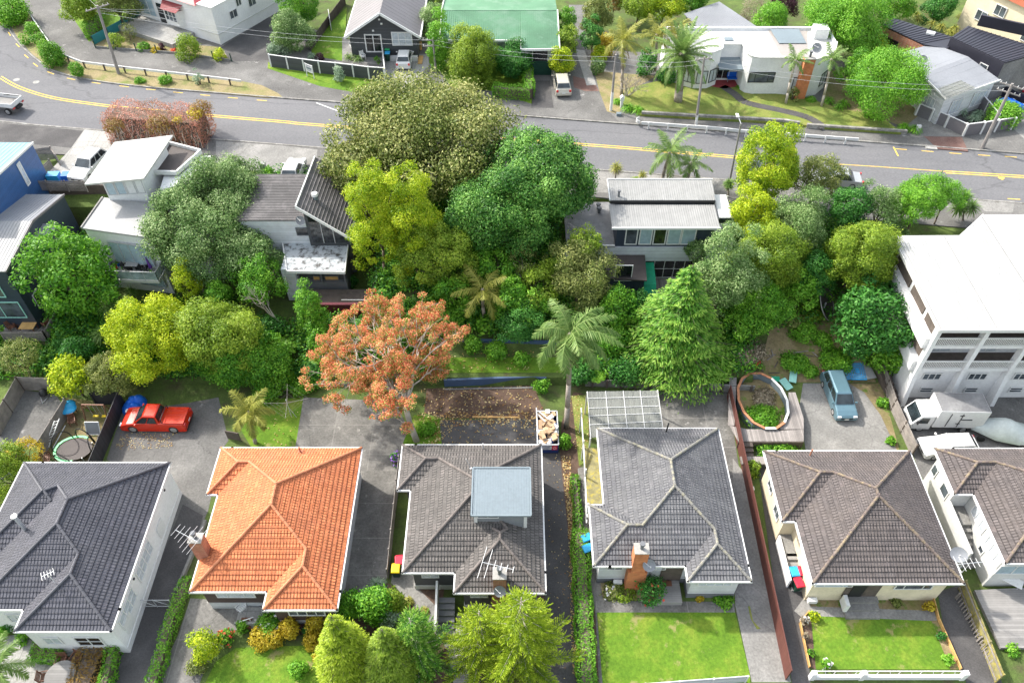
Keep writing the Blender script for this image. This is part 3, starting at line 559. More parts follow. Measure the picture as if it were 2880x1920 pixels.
def hip_roof(house, rects, E, p, tile, ridge, gutter='white', course=.29, name='roof'):
    """tiled hip roof over the union of rectangles, laid in lapped courses; with ridge caps and a gutter"""
    mb = MB(); rc = MB(); gt = MB(); sf = MB()
    for i, r in enumerate(rects):
        x0, x1, y0, y1 = r; w_, d_ = x1-x0, y1-y0; h = min(w_, d_)/2; pl = planes(r, p)
        if w_ <= d_: xm = (x0+x1)/2; A, B = (xm, y0+h), (xm, y1-h)
        else: ym = (y0+y1)/2; A, B = (x0+h, ym), (x1-h, ym)
        c = [(x0, y0), (x1, y0), (x1, y1), (x0, y1)]
        if w_ <= d_: faces = [[c[0], A, B, c[3]], [c[1], c[2], B, A], [c[0], c[1], A], [c[2], c[3], B]]
        else: faces = [[c[0], A, c[3]], [c[1], c[2], B], [c[0], c[1], B, A], [c[2], c[3], A, B]]
        for j, fp in enumerate(faces):
            a0, b0, c0 = pl[j]; polys = [fp]
            for k, r2 in enumerate(rects):
                if k == i: continue
                e = 1e-5 if k < i else -1e-5
                polys = subtract(polys, [(a-a0, b-b0, cc-c0+e) for a, b, cc in planes(r2, p)])
            nx, ny = a0/p, b0/p
            for poly in polys:
                vs = [(nx*x+ny*y+c0/p) for x, y in poly]; k0, k1 = int(min(vs)/course-1e-6), int(max(vs)/course)+1
                for k in range(max(0, k0), k1):
                    s = clip(clip(poly, nx, ny, c0/p-k*course), -nx, -ny, -c0/p+(k+1)*course)
                    if not s or area(s) < 1e-4: continue
                    pts, uv = [], []
                    for x, y in s:
                        v = nx*x+ny*y+c0/p; lift = .045*(1-(v-k*course)/course); pts.append((x, y, E+p*v+lift+.02)); uv.append(((x if abs(ny) > .5 else y)+50.123, v*1.1+k*.0))
                    n_ = (Vector(pts[1])-Vector(pts[0])).cross(Vector(pts[2])-Vector(pts[0]))
                    if n_.z < 0: pts, uv = pts[::-1], uv[::-1]
                    mb.add(pts, [list(range(len(pts)))], [uv])
                    for m in range(len(pts)):
                        q0, q1 = pts[m], pts[(m+1) % len(pts)]
                        va, vb = nx*q0[0]+ny*q0[1]+c0/p, nx*q1[0]+ny*q1[1]+c0/p
                        if abs(va-k*course) < 1e-4 and abs(vb-k*course) < 1e-4:
                            mb.add([q0, q1, (q1[0], q1[1], q1[2]-.05), (q0[0], q0[1], q0[2]-.05)], [(3, 2, 1, 0)], [[(0, .325)]*4])
        rid = h*p
        lines = [(A, B, (rid, rid))]
        for q in c:
            apex = A if (abs(q[0]-A[0])+abs(q[1]-A[1])) < (abs(q[0]-B[0])+abs(q[1]-B[1])) else B
            lines.append((q, apex, (0, rid)))
        for a, b, z in lines:
            if (a[0]-b[0])**2+(a[1]-b[1])**2 < .01: continue
            for u, v, ta, tb in seg_visible(a, b, z, rects, i, p, True):
                za, zb = E+z[0]+(z[1]-z[0])*ta+.07, E+z[0]+(z[1]-z[0])*tb+.07; L = (Vector((*u, za))-Vector((*v, zb))).length; n = max(1, int(L/.42))
                for m in range(n):
                    f0, f1 = m/n, (m+1)/n; s0 = Vector((*u, za)).lerp(Vector((*v, zb)), f0); s1 = Vector((*u, za)).lerp(Vector((*v, zb)), f1+.02)
                    rc.tube(s0, s1, .105, .085, 8)
        for j, (a, b) in enumerate(((0, 1), (1, 2), (2, 3), (3, 0))):
            out = ((0, -1), (1, 0), (0, 1), (-1, 0))[j]
            for u, v, ta, tb in seg_visible(c[a], c[b], (0, 0), rects, i, p):
                o = Vector((out[0], out[1], 0))*.04; e = (Vector((*v, 0))-Vector((*u, 0))).normalized()*.1
                gt.beam(Vector((*u, E-.05))+o-e, Vector((*v, E-.05))+o+e, .13, .16)
        polys = [c]
        for k in range(i):
            x2, x3, y2, y3 = rects[k]; polys = subtract(polys, [(1, 0, -x2), (-1, 0, x3), (0, 1, -y2), (0, -1, y3)])
        for q in polys: sf.slab([(x, y, E-.1) for x, y in q], .03)
    ro = mb.build(name, tile, house); rc.build('ridge_cap', ridge, ro); gt.build('gutter', gutter, ro); sf.build('soffit', 'white', ro)
    return ro
def hip_walls(house, rects, E, o, mat, z0=-.2, plinth=None, ph=.55, name='wall'):
    ins = [(a+o, b-o, c+o, d-o) for a, b, c, d in rects]; mb = MB(); pb = MB()
    for i, (x0, x1, y0, y1) in enumerate(ins):
        c = [(x0, y0), (x1, y0), (x1, y1), (x0, y1)]
        for j in range(4):
            for u, v, a, b in seg_visible(c[j], c[(j+1) % 4], (0, 0), ins, i, 1.0):
                mb.quad((*u, z0), (*v, z0), (*v, E-.12), (*u, E-.12))
                if plinth:
                    out = Vector(((0, -1), (1, 0), (0, 1), (-1, 0))[j]).to_3d()*.02; e = (Vector((*v, 0))-Vector((*u, 0))).normalized()*.03
                    pb.beam(Vector((*u, ph/2-.1))+out-e, Vector((*v, ph/2-.1))+out+e, .05, ph+.2)
    o_ = mb.build(name, mat, house)
    if plinth: pb.build('foundation', plinth, house)
    return o_
def window(parent, c, axis, w_, h, n=2, pane='glass', frame='white', t=.07, bars=0, name='window', side=-1, mull=None):
    """window centred at c on a wall; axis = direction along the wall (unit, plan), side: outward normal sign"""
    c = Vector(c); a = Vector((axis[0], axis[1], 0)).normalized(); out = Vector((a.y, -a.x, 0))*(1 if side < 0 else -1)
    fm = MB(); pm = MB(); u = Vector((0, 0, 1)); k = c+out*.03
    for s in (-1, 1):
        fm.beam(k+a*s*(w_/2-t/2)-u*h/2, k+a*s*(w_/2-t/2)+u*h/2, t, .07, out); fm.beam(k-a*(w_/2-t)+u*s*(h/2-t/2), k+a*(w_/2-t)+u*s*(h/2-t/2), .07, t)
    for i in range(1, n):
        x = (mull[i-1] if mull else i/n)*w_-w_/2; fm.beam(k+a*x-u*(h/2-t), k+a*x+u*(h/2-t), t*.75, .06, out)
    for i in range(bars):
        z = h*((i+1)/(bars+1)-.5); fm.beam(k-a*(w_/2-t)+u*z, k+a*(w_/2-t)+u*z, .05, t*.6)
    p0 = c+out*.015; pm.beam(p0-a*(w_/2-t*.5), p0+a*(w_/2-t*.5), .02, h-t)
    f = fm.build(name, frame, parent); pm.build('pane', pane, f); return f
def front_window(parent, Y, px0, py0, px1, py1, **k):
    """window on a wall facing the viewer at distance Y, from photo pixels"""
    a, b = PY(px0, py0, Y), PY(px1, py1, Y); return window(parent, ((a.x+b.x)/2, Y, (a.z+b.z)/2), (1, 0), abs(b.x-a.x), abs(a.z-b.z), **k)
def metal_sheet(mb, a, b, c, d, pitch=.25, rib=.03, th=.08):
    """roof sheet a-b (one edge) to d-c (opposite edge); ribs run from a-b to d-c"""
    a, b, c, d = map(Vector, (a, b, c, d)); mb.slab([a, b, c, d], th); L = max((b-a).length, (c-d).length); n = max(2, int(L/pitch))
    for i in range(n+1):
        f = (i+.5)/(n+1); p, q = a.lerp(b, f), d.lerp(c, f); mb.beam(p+Vector((0, 0, rib*.4)), q+Vector((0, 0, rib*.4)), min(.06, pitch*.35), rib)
def pole_chimney(mb, p, h, r=.1, cowl=True):
    p = Vector(p); mb.tube(p, p+Vector((0, 0, h)), r, r, 10)
    if cowl: mb.tube(p+Vector((0, 0, h+.02)), p+Vector((0, 0, h+.14)), r*1.6, r*1.5, 10)
def dish(label, p, look, r=.4, m='metal_grey', mast=.5):
    p = Vector(p); o = thing('satellite_dish', label, 'dish', p); mb = MB(); l = Vector(look).normalized(); a = l.orthogonal().normalized(); b = l.cross(a); c = p+Vector((0, 0, mast)); vs = [c-l*.08]
    for k in (1, 2, 3):
        vs += [c+(a*math.cos(t)+b*math.sin(t)*1.08)*r*k/3+l*(.12*(k/3)**2-.08) for t in [2*math.pi*i/16 for i in range(16)]]
    mb.add(vs, [(0, 1+i, 1+(i+1) % 16) for i in range(16)]+[(1+j*16+i, 17+j*16+i, 17+j*16+(i+1) % 16, 1+j*16+(i+1) % 16) for j in range(2) for i in range(16)])
    mb.build('reflector', m, o, smooth=True); s = MB(); s.path([p, c-l*.1], .03); s.path([c-b*r, c+l*.35], .018); s.box(c+l*.35, (.08, .08, .1)); s.build('mount', 'steel', o); return o
def aerial(label, p, h, az, ln, els, tilt=0, m='steel'):
    """yagi television aerial on a mast"""
    p = Vector(p); o = thing('television_aerial', label, 'aerial', p); mb = MB(); mb.tube(p, p+Vector((0, 0, h)), .022, .022, 6); mb.build('mast', m, o); top = p+Vector((0, 0, h-.05)); d = Vector((math.cos(az), math.sin(az), tilt)).normalized(); s = d.cross(Vector((0, 0, 1))).normalized()
    e = MB(); e.tube(top-d*ln/2, top+d*ln/2, .022, .022, 6)
    for i, L in enumerate(els): c = top+d*(ln*(i/(len(els)-1)-.5)); e.tube(c-s*L/2, c+s*L/2, .016, .016, 5)
    e.build('elements', m, o); return o

# ------------------------------------------------------------------ vehicles
def wheel_parts(o, x, y, r, w_=.2):
    s = 1 if y > 0 else -1; a = MB(); a.tube((x, y-s*w_, r), (x, y, r), r, r*.98, 18); t = a.build('wheel', 'rubber', o, smooth=False); rm = MB(); rm.tube((x, y, r), (x, y+s*.012, r), r*.66, r*.6, 14)
    for i in range(5): q = 2*math.pi*i/5; rm.beam((x, y+s*.018, r), (x+math.cos(q)*r*.6, y+s*.018, r+math.sin(q)*r*.6), .05, .012, (0, 1, 0))
    rm.build('rim', 'chrome', t)
def car(name, label, cat, loc, rot, pnt, L=4.3, W=1.75, Ht=1.5, kind='hatch', group=None, hood=None, plate=True, wr=.31):
    """car with its nose along +x: hull with bonnet, cabin, panes, wheels, lamps, mirrors, bumpers"""
    o = thing(name, label, cat, loc, group, rot, local=True); h = L/2; belt = Ht*.6; w2 = W/2
    pf = dict(hatch=(.14, .0, .36, .84, .98), suv=(.15, .0, .37, .86, .985), wagon=(.13, .02, .36, .88, .985), mpv=(.05, .0, .3, .9, .985), sedan=(.14, .13, .36, .7, .84), ute=(.13, .02, .31, .58, .63), van=(.02, 0, .16, .96, .99))[kind]
    xs = lambda f: h-f*L              # fraction from the nose
    nose, tail = belt*.78, belt*(.96 if kind != 'sedan' else .97)
    x_ws = pf[2]-.1; side = [(0, .28), (0.0, nose*.8), (.03, nose), (x_ws*.55, belt*.93), (x_ws, belt), (pf[4], belt+.02), (1-.03 if pf[1] else 1-.004, tail), (1, belt*.6), (1, .3), (.96, .22), (.05, .2)]
    b = MB(); secs = [(-1, .93, .05), (-.985, .98, .02), (-.9, 1, 0), (.9, 1, 0), (.985, .98, .02), (1, .93, .05)]; n = len(side); vs = []
    for sy, k, inset in secs:
        for f, z in side: vs.append((xs(.5+(f-.5)*(1-.02*(abs(sy) > .95))), w2*sy*(1 if z < belt*.9 else .955), .22+(z-.22)*(1 if abs(sy) < .95 else .97)))
    fs = [(i*n+j, i*n+(j+1) % n, (i+1)*n+(j+1) % n, (i+1)*n+j) for i in range(len(secs)-1) for j in range(n)]+[tuple(range(n)), tuple(range((len(secs)-1)*n, len(secs)*n))[::-1]]
    b.add(vs, [f[::-1] for f in fs])
    A = [(xs(x_ws+.01), w2*.9, belt-.02), (xs(pf[4]-.01), w2*.9, belt-.02)]; rf, rr = xs(pf[2]+.08), xs(pf[3]); wr_ = w2*.72; zt = Ht
    bv = [(A[0][0], -w2*.9, belt-.02), (A[0][0], w2*.9, belt-.02), (A[1][0], w2*.9, belt-.02), (A[1][0], -w2*.9, belt-.02)]; tv = [(rf, -wr_, zt-.05), (rf, wr_, zt-.05), (rr, wr_, zt-.05), (rr, -wr_, zt-.05)]
    mid = [(x*.5+X*.5, y*.5+Y*.5, z*.5+Z*.5) for i, ((x, y, z), (X, Y, Z)) in enumerate(zip(bv, tv))]
    rv = [(rf-.12, -wr_*.82, zt), (rf-.12, wr_*.82, zt), (rr+.1, wr_*.82, zt), (rr+.1, -wr_*.82, zt)]
    ring = [bv, mid, tv, rv]; vv = [v for r in ring for v in r]; ff = [(4*k+i, 4*k+(i+1) % 4, 4*k+4+(i+1) % 4, 4*k+4+i) for k in range(3) for i in range(4)]+[(12, 13, 14, 15)]; b.add(vv, ff)
    body = b.build('body', pnt, o, smooth=False, bevel=.045)
    def pane(q, nm, off=.012):
        q = [Vector(v) for v in q]; nn = (q[1]-q[0]).cross(q[3]-q[0]).normalized(); c = sum(q, Vector())/4
        if nn.dot(c-Vector((c.x*.6 if abs(nn.x) > .5 else c.x, 0, belt*.9))) < 0: nn = -nn
        m = MB(); m.add([c+(v-c)*.93+nn*off for v in q], [(0, 1, 2, 3)]); m.build(nm, 'car_glass', o)
    def lerp(a, b_, f): return tuple(a[i]+(b_[i]-a[i])*f for i in range(3))
    for half, nm in ((0, 'windscreen'), (2, 'rear_window')):
        i, j = half, (half+1) % 4
        lo = .5 if half == 2 and kind != 'sedan' else .06
        for (p0, p1, q0, q1, f0) in ((bv[i], bv[j], mid[i], mid[j], lo),):
            pane([lerp(p0, mid[i], .15 if lo < .1 else .5), lerp(p1, mid[j], .15 if lo < .1 else .5), lerp(mid[j], tv[j], .9), lerp(mid[i], tv[i], .9)], nm, .03)
    for s in (0, 1):
        f, r_ = (1, 2) if s else (0, 3)
        cuts = [.04, .36, .64, .95] if kind in ('suv', 'wagon', 'mpv') else [.05, .5, .94]
        for u, v in zip(cuts[:-1], cuts[1:]):
            g = .012
            q = [lerp(lerp(bv[f], bv[r_], u+g), lerp(mid[f], mid[r_], u+g), .12), lerp(lerp(bv[f], bv[r_], v-g), lerp(mid[f], mid[r_], v-g), .12), lerp(mid[f], mid[r_], v-g), lerp(mid[f], mid[r_], u+g)]
            top = [lerp(lerp(mid[f], mid[r_], v-g), lerp(tv[f], tv[r_], v-g), .82), lerp(lerp(mid[f], mid[r_], u+g), lerp(tv[f], tv[r_], u+g), .82)]
            pane([q[0], q[1], top[0], top[1]], 'side_window', .05)
    for fx in (.185, .8):
        for y in (-w2-.005, w2+.005): wheel_parts(o, xs(fx), y, wr)
    for y in (-1, 1):
        m = MB(); m.box((h-.05, y*w2*.74, nose*.86), (.16, W*.18, .15)); m.build('headlight', 'lamp_clear', o, bevel=.02)
        m = MB(); m.box((-h+.05, y*w2*.8, belt*.86), (.12, W*.13, .26)); m.build('tail_light', 'lamp_red', o, bevel=.02)
        m = MB(); m.box((xs(x_ws+.06), y*(w2+.1), belt+.06), (.12, .2, .13)); m.build('mirror', pnt, o, bevel=.02)
    m = MB(); m.box((h-.02, 0, nose*.6), (.06, W*.55, .16)); m.build('grille', 'black', o)
    for s in (1, -1): m = MB(); m.box((s*(h-.04), 0, .37), (.1, W*.92, .19)); m.build('bumper', pnt if kind != 'ute' else 'black', o, bevel=.03)
    if plate:
        for x, z in ((h+.015, .42), (-h-.015, belt*.62)): m = MB(); m.box((x, 0, z), (.02, .36, .12)); m.build('number_plate', 'plate', o)
    return o
def wheelie_bin(label, loc, rot, lid, group='wheelie bins', lift=0, h=1.0):
    o = thing('wheelie_bin', label, 'bin', loc, group, rot, local=True); b = MB(); lo = [(-.22, -.2), (.22, -.2), (.22, .22), (-.22, .22)]; up = [(-.29, -.3), (.29, -.3), (.29, .34), (-.29, .34)]
    b.add([(x, y, .08) for x, y in lo]+[(x, y, h) for x, y in up], [(3, 2, 1, 0), (4, 5, 6, 7)]+[(i, (i+1) % 4, 4+(i+1) % 4, 4+i) for i in range(4)]); b.build('body', 'bin_green', o, bevel=.03)
    l = MB(); l.add([(-.31, -.36, h+.01), (.31, -.36, h+.01), (.31, .36, h+.03), (-.31, .36, h+.03), (-.26, -.3, h+.08), (.26, -.3, h+.08), (.26, .3, h+.1), (-.26, .3, h+.1)], [(3, 2, 1, 0), (4, 5, 6, 7)]+[(i, (i+1) % 4, 4+(i+1) % 4, 4+i) for i in range(4)])
    l.tube((-.25, .39, h), (.25, .39, h), .03, .03, 6); l.build('lid', lid, o, bevel=.02)
    for s in (-1, 1): w_ = MB(); w_.tube((s*.24, .26, .12), (s*.3, .26, .12), .12, .12, 10); w_.build('wheel', 'rubber', o)
    return o
def power_pole(label, base, top, arm_az=None, arm=2.2, m='timber_pole', r=.13, white=0, group='power poles', name='power_pole', arms=1, lamp=None):
    base, top = Vector(base), Vector(top); o = thing(name, label, 'pole', base, group); mb = MB(); mb.tube(base-Vector((0, 0, .3)), top, r*1.15, r*.75, 9); mb.build('pole', m, o)
    if white: mb = MB(); mb.tube(base-Vector((0, 0, .1)), base.lerp(top, white/(top-base).length), r*1.22, r*1.15, 9); mb.build('painted_base', 'white', o)
    if arm_az is not None:
        d = Vector((math.cos(arm_az), math.sin(arm_az), 0))
        for k in range(arms):
            z = top-Vector((0, 0, .3+.7*k)); mb = MB(); s = Vector((-d.y, d.x, 0))*r; mb.beam(z+s-d*arm/2, z+s+d*arm/2, .09, .11); cr = mb.build('crossarm', 'timber_pole', o); ins = MB()
            for f in (-.45, -.25, .25, .45): q = z+s+d*arm*f; ins.tube(q+Vector((0, 0, .05)), q+Vector((0, 0, .22)), .045, .03, 7)
            ins.build('insulator', 'white', cr)
    return o
def wire(label, a, b, sag=.4, r=.012, group='overhead wires'):
    a, b = Vector(a), Vector(b); mb = MB(); pts = [a.lerp(b, i/10)-Vector((0, 0, sag*4*(i/10)*(1-i/10))) for i in range(11)]; mb.path(pts, r, r, 4); o = mb.build('power_line', 'steel', None, a); return tag(o, label, 'cable', group)
def fence(name, label, pts, h, mat, post=None, pitch=2.0, th=.05, cat='fence', rail=None, zs=None, slat=None, group=None, postm=None, ph=.08):
    """fence along points: solid panel runs (or slats with gaps) between posts, rails"""
    pts = [Vector(p) if len(p) > 2 else Vector((p[0], p[1], ground_z(p[0], p[1]))) for p in pts]; o = thing(name, label, cat, pts[0], group); pn = MB(); rl = MB(); po = []
    for a, b in zip(pts[:-1], pts[1:]):
        L = (b-a).length; d = (b-a)/L
        if slat:
            wd, gap = slat; n = int(L/(wd+gap))
            for i in range(n+1): q = a+d*((i+.5)*L/(n+1)); pn.beam(q, q+Vector((0, 0, h*rnd.uniform(.98, 1.02))), wd, th, d.cross(Vector((0, 0, 1)))) if False else pn.box(q+Vector((0, 0, h/2)), (wd, th, h), math.atan2(d.y, d.x))
        else:
            n = max(1, int(L/2.4))
            for i in range(n): p0, p1 = a+d*L*i/n, a+d*L*(i+1)/n-d*.01; pn.add([p0+Vector((0, 0, -.1)), p1+Vector((0, 0, -.1)), p1+Vector((0, 0, h)), p0+Vector((0, 0, h))]+[v+Vector((-d.y, d.x, 0))*th for v in (p0+Vector((0, 0, -.1)), p1+Vector((0, 0, -.1)), p1+Vector((0, 0, h)), p0+Vector((0, 0, h)))], [(0, 1, 2, 3), (7, 6, 5, 4), (0, 4, 5, 1), (1, 5, 6, 2), (2, 6, 7, 3), (3, 7, 4, 0)])
        for z in rail or []: s = Vector((d.y, -d.x, 0))*(th/2+.03); rl.beam(a+s+Vector((0, 0, z)), b+s+Vector((0, 0, z)), .05, .09)
        n = max(1, round(L/pitch))
        for i in range(n+(b == pts[-1])): po.append(a+d*L*i/n)
    pn.build('panel', mat, o)
    if rail: rl.build('rail', postm or post or mat, o)
    if post:
        for q in po: m = MB(); m.beam(q-Vector((0, 0, .1)), q+Vector((0, 0, h+ph)), .1, .1); m.build('post', post, o)
    return o
def stairs(parent, a, b, wd, n, mat, name='step'):
    """n steps rising from a to b (plan line with heights)"""
    a, b = Vector(a), Vector(b); d = Vector((b.x-a.x, b.y-a.y, 0)); L = d.length; d.normalize(); mb = MB()
    for i in range(n): z = a.z+(b.z-a.z)*(i+1)/n; c = a+d*(L*(i+.5)/n); mb.box((c.x, c.y, z-.06-(z-a.z-.06)/2+0.03), (L/n, wd, max(.1, z-a.z)), math.atan2(d.y, d.x))
    return mb.build(name, mat, parent)
def sheet(name, mat, pts, z=None, off=.006, kind=True, th=.15):
    """ground surface patch: plan points (x,y), flat at z or following the ground"""
    if z is None: z = max(ground_z(p[0], p[1]) for p in pts)
    mb = MB(); mb.slab([(p[0], p[1], z+off) for p in pts], th); o = mb.build(name, mat, None, (pts[0][0], pts[0][1], z)); return structure(o) if kind else o
def draped(name, mat, pts, off=.03, n=14):
    """quad patch (4 plan corners) draped over the sloping ground"""
    a, b, c, d = [Vector(p[:2]) for p in pts]; vs, fs = [], []
    for i in range(n+1):
        for j in range(n+1): q = a.lerp(b, j/n).lerp(d.lerp(c, j/n), i/n); vs.append((q.x, q.y, ground_z(q.x, q.y)+off))
    for i in range(n):
        for j in range(n): k = i*(n+1)+j; fs.append((k, k+1, k+n+2, k+n+1))
    mb = MB(); mb.add(vs, fs); return structure(mb.build(name, mat, None, vs[0]))
def curve_pts(p, k=6):
    out = []
    for i in range(len(p)-1):
        p0, p1, p2, p3 = p[max(0, i-1)], p[i], p[i+1], p[min(len(p)-1, i+2)]
        for j in range(k):
            t = j/k; out.append(tuple(.5*(2*p1[m]+(p2[m]-p0[m])*t+(2*p0[m]-5*p1[m]+4*p2[m]-p3[m])*t*t+(3*p1[m]-p0[m]-3*p2[m]+p3[m])*t**3) for m in range(2)))
    return out+[tuple(p[-1][:2])]
def ribbon(name, mat, pts, w_, z, off=.012, dash=None, label=None, cat=None, th=.0):
    """painted line along plan points"""
    mb = MB(); acc = 0
    for a, b in zip(pts[:-1], pts[1:]):
        a, b = Vector((a[0], a[1])), Vector((b[0], b[1])); d = b-a; L = d.length
        if L < 1e-4: continue
        d /= L; s = Vector((-d.y, d.x))*w_/2
        on = (acc % dash[1]) < dash[0] if dash else True
        if on: mb.add([(a.x-s.x, a.y-s.y, z+off), (b.x-s.x, b.y-s.y, z+off), (b.x+s.x, b.y+s.y, z+off), (a.x+s.x, a.y+s.y, z+off)], [(0, 1, 2, 3)])
        acc += L
    o = mb.build(name, mat, None, (pts[0][0], pts[0][1], z)); return structure(o)

# ================================================================== THE GROUND, ROAD AND PAVING
def ts(name, mat, c, r, pts, z=0.0, off=.006, th=.15): return sheet(name, mat, [TP(c, r, x, y, z) for x, y in pts], z, off, True, th)
xs_ = sorted(set([-900, -500, -250, -150, -110, -90] + list(range(-75, 80)) + [-13.45, -13.35, 20.35, 20.45, 95, 120, 170, 300, 500, 900]))
ys_ = sorted(set([-300, -100, -40, 0] + list(range(8, 44, 3)) + [43.4, 43.6] + [44+.6*i for i in range(46)] + [75, 85, 100, 130, 200, 400, 900]))
g = MB(); nx_ = len(xs_)
g.add([(x, y, ground_z(x, y)) for y in ys_ for x in xs_], [(j*nx_+i, j*nx_+i+1, (j+1)*nx_+i+1, (j+1)*nx_+i) for j in range(len(ys_)-1) for i in range(nx_-1)])
structure(g.build('ground', 'ground', smooth=False))
bend = [TP(1, 1, x, y, 6) for x, y in ((0, 100), (60, 225), (130, 330), (230, 430), (330, 510), (400, 558), (560, 608), (800, 652), (1100, 688), (1400, 715))]
far_line = [(-80, 130), (-72, 112)]+curve_pts([p[:2] for p in bend], 4)+[(X, kerb_far(X)) for X in (-29, -10, 10, 30, 50, 90)]
near_line = [(-95, 118), (-84, 96), (-72, 82), (-60, 75.9)]+[(X, kerb_near(X)) for X in (-50, -30, -10, 10, 30, 50, 90)]
sheet('road', 'asphalt', near_line+far_line[::-1], 6.0, .012)
sheet('footpath', 'asphalt_old', [(x, y+.15) for x, y in far_line]+[(90, 83), (60, 86), (-20, 93), (-40, 105), (-52, 135)], 6.1, .0)
sheet('footpath', 'asphalt_old', [(x, y-.15) for x, y in near_line]+[(90, kerb_near(90)-4.6), (20, kerb_near(20)-4.6), (-40, kerb_near(-40)-4.6), (-85, kerb_near(-60)-3)], 6.1, .0)
def kerb(pts, side):
    mb = MB()
    for a, b in zip(pts[:-1], pts[1:]):
        a, b = Vector((*a[:2], 6.05)), Vector((*b[:2], 6.05)); d = (b-a).normalized(); s = Vector((-d.y, d.x, 0))*side*.08; mb.beam(a+s, b+s+d*.01, .16, .17)
    structure(mb.build('kerb', 'stone', None, pts[0][:2]+(6,)))
kerb([tuple(p) for p in far_line], 1); kerb([tuple(p) for p in near_line], -1)
cl = [(-78, 121)]+[TP(1, 1, x, y, 6)[:2] for x, y in ((0, 608), (150, 690), (400, 768), (740, 822), (1100, 862), (1650, 912), (2240, 962))]+[TP(2, 1, 590, 990, 6)[:2], TP(3, 1, 770, 1148, 6)[:2], TP(3, 1, 1220, 1185, 6)[:2], TP(3, 1, 2000, 1250, 6)[:2]]
cl = curve_pts([tuple(p) for p in cl[1:]], 8)
def offs(pts, d): return [(a[0]-(b[1]-a[1])/math.hypot(b[0]-a[0], b[1]-a[1])*d, a[1]+(b[0]-a[0])/math.hypot(b[0]-a[0], b[1]-a[1])*d) for a, b in zip(pts[:-1], pts[1:])]
ribbon('road_marking', 'yellow', offs(cl, .17), .13, 6.012); ribbon('road_marking', 'yellow', offs(cl, -.17), .13, 6.012)
cr = [TP(4, 1, x, y, 6) for x, y in ((700, 1290), (1100, 1315), (1620, 1352))]; ribbon('road_marking', 'yellow', cr, .1, 6.012)
c2 = [TP(4, 1, x, y, 6) for x, y in ((1620, 1356), (1900, 1373), (2600, 1415))]; ribbon('road_marking', 'yellow', offs(c2+[c2[-1]+Vector((3, -.5, 0))], .17), .14, 6.012); ribbon('road_marking', 'yellow', offs(c2+[c2[-1]+Vector((3, -.5, 0))], -.17), .14, 6.012)
db = MB()
for c_, x, y in [(1, 5, 180), (1, 75, 270), (1, 140, 360), (1, 208, 447), (1, 280, 513), (1, 400, 577), (1, 560, 624), (1, 757, 656), (1, 977, 683), (1, 1188, 707), (1, 1403, 731), (1, 1616, 752), (1, 1834, 773), (1, 2062, 793), (4, 1270, 1177), (4, 1480, 1193), (4, 1700, 1210), (4, 1925, 1225), (4, 2135, 1237)]:
    p = TP(c_, 1, x, y, 6); q = min(zip(far_line[:-1], far_line[1:]), key=lambda s: (Vector(s[0][:2]).lerp(Vector(s[1][:2]), .5)-Vector(p[:2])).length); d = Vector((q[1][0]-q[0][0], q[1][1]-q[0][1], 0)).normalized(); s = Vector((-d.y, d.x, 0))*.06
    a, b = p-d*.58+Vector((0, 0, .024)), p+d*.58+Vector((0, 0, .024)); db.add([a-s, b-s, b+s, a+s], [(0, 1, 2, 3)])
a, b = TP(4, 1, 1212, 1158, 6.024), TP(4, 1, 1250, 1230, 6.024); s = Vector((.07, 0, 0)); db.add([a-s, b-s, b+s, a+s], [(0, 1, 2, 3)])
structure(db.build('road_marking', 'yellow', None, (0, 75, 6)))
ribbon('road_marking', 'white_line', [TP(2, 1, 530, 812, 6), TP(2, 1, 745, 893, 6), TP(2, 1, 830, 895, 6)], .12, 6.012); ribbon('road_marking', 'yellow', [TP(4, 1, 2040, 1395, 6), TP(4, 1, 2080, 1412, 6)], .5, 6.012); ribbon('road_marking', 'yellow', [TP(4, 2, 2110, 222, 6), TP(4, 2, 2210, 228, 6)], .12, 6.012)
mh = MB()
for x, y in ((130, 630), (285, 648)): p = TP(1, 1, x, y, 6.0); mh.tube(p, p+Vector((0, 0, .02)), .36, .36, 18)
structure(mh.build('road_cover', 'concrete_pale', None, TP(1, 1, 200, 640, 6)))
# far side of the road
Z = 6.1
ts('verge', 'verge', 1, 1, [(0, 0), (160, 0), (280, 170), (390, 345), (500, 435), (640, 490), (1000, 540), (1900, 640), (2060, 672), (2190, 735), (2225, 765), (2100, 768), (1400, 706), (1100, 677), (800, 640), (560, 594), (400, 540), (250, 425), (140, 300), (60, 170)], Z)
ts('driveway', 'asphalt_dark', 1, 1, [(1740, 375), (1830, 485), (2130, 475), (2180, 350), (2300, 40), (2220, 70)], Z)
ts('garden_bed', 'verge', 1, 1, [(720, 330), (760, 375), (1400, 422), (1815, 480), (1735, 372), (1400, 345), (1060, 225), (1180, 90), (800, 280)], Z)
ts('lawn', 'lawn', 1, 1, [(480, 0), (700, 330), (830, 270), (1180, 60), (1170, 0)], Z)
ts('lawn', 'lawn', 2, 1, [(770, 60), (600, 220), (490, 390), (500, 440), (735, 482), (760, 300)], Z, .012)
ts('lawn', 'lawn', 2, 1, [(150, 490), (300, 548), (1080, 640), (1083, 745), (880, 738), (560, 680), (148, 540)], Z, .012)
ts('driveway', 'concrete_pale', 2, 1, [(1068, 430), (1410, 428), (1420, 520), (1330, 600), (1200, 752), (1088, 745), (1070, 520)], Z)
ts('patio', 'concrete', 2, 1, [(735, 300), (1062, 380), (1062, 515), (735, 482)], Z, .018)
ts('lawn', 'lawn', 2, 1, [(1420, 500), (1500, 560), (1600, 690), (1920, 720), (2230, 820), (2230, 640), (2180, 380), (1560, 160), (1420, 120)], Z)
ts('lawn', 'lawn', 2, 1, [(1560, 0), (1500, 105), (2240, 110), (2330, 0)], Z, .008)
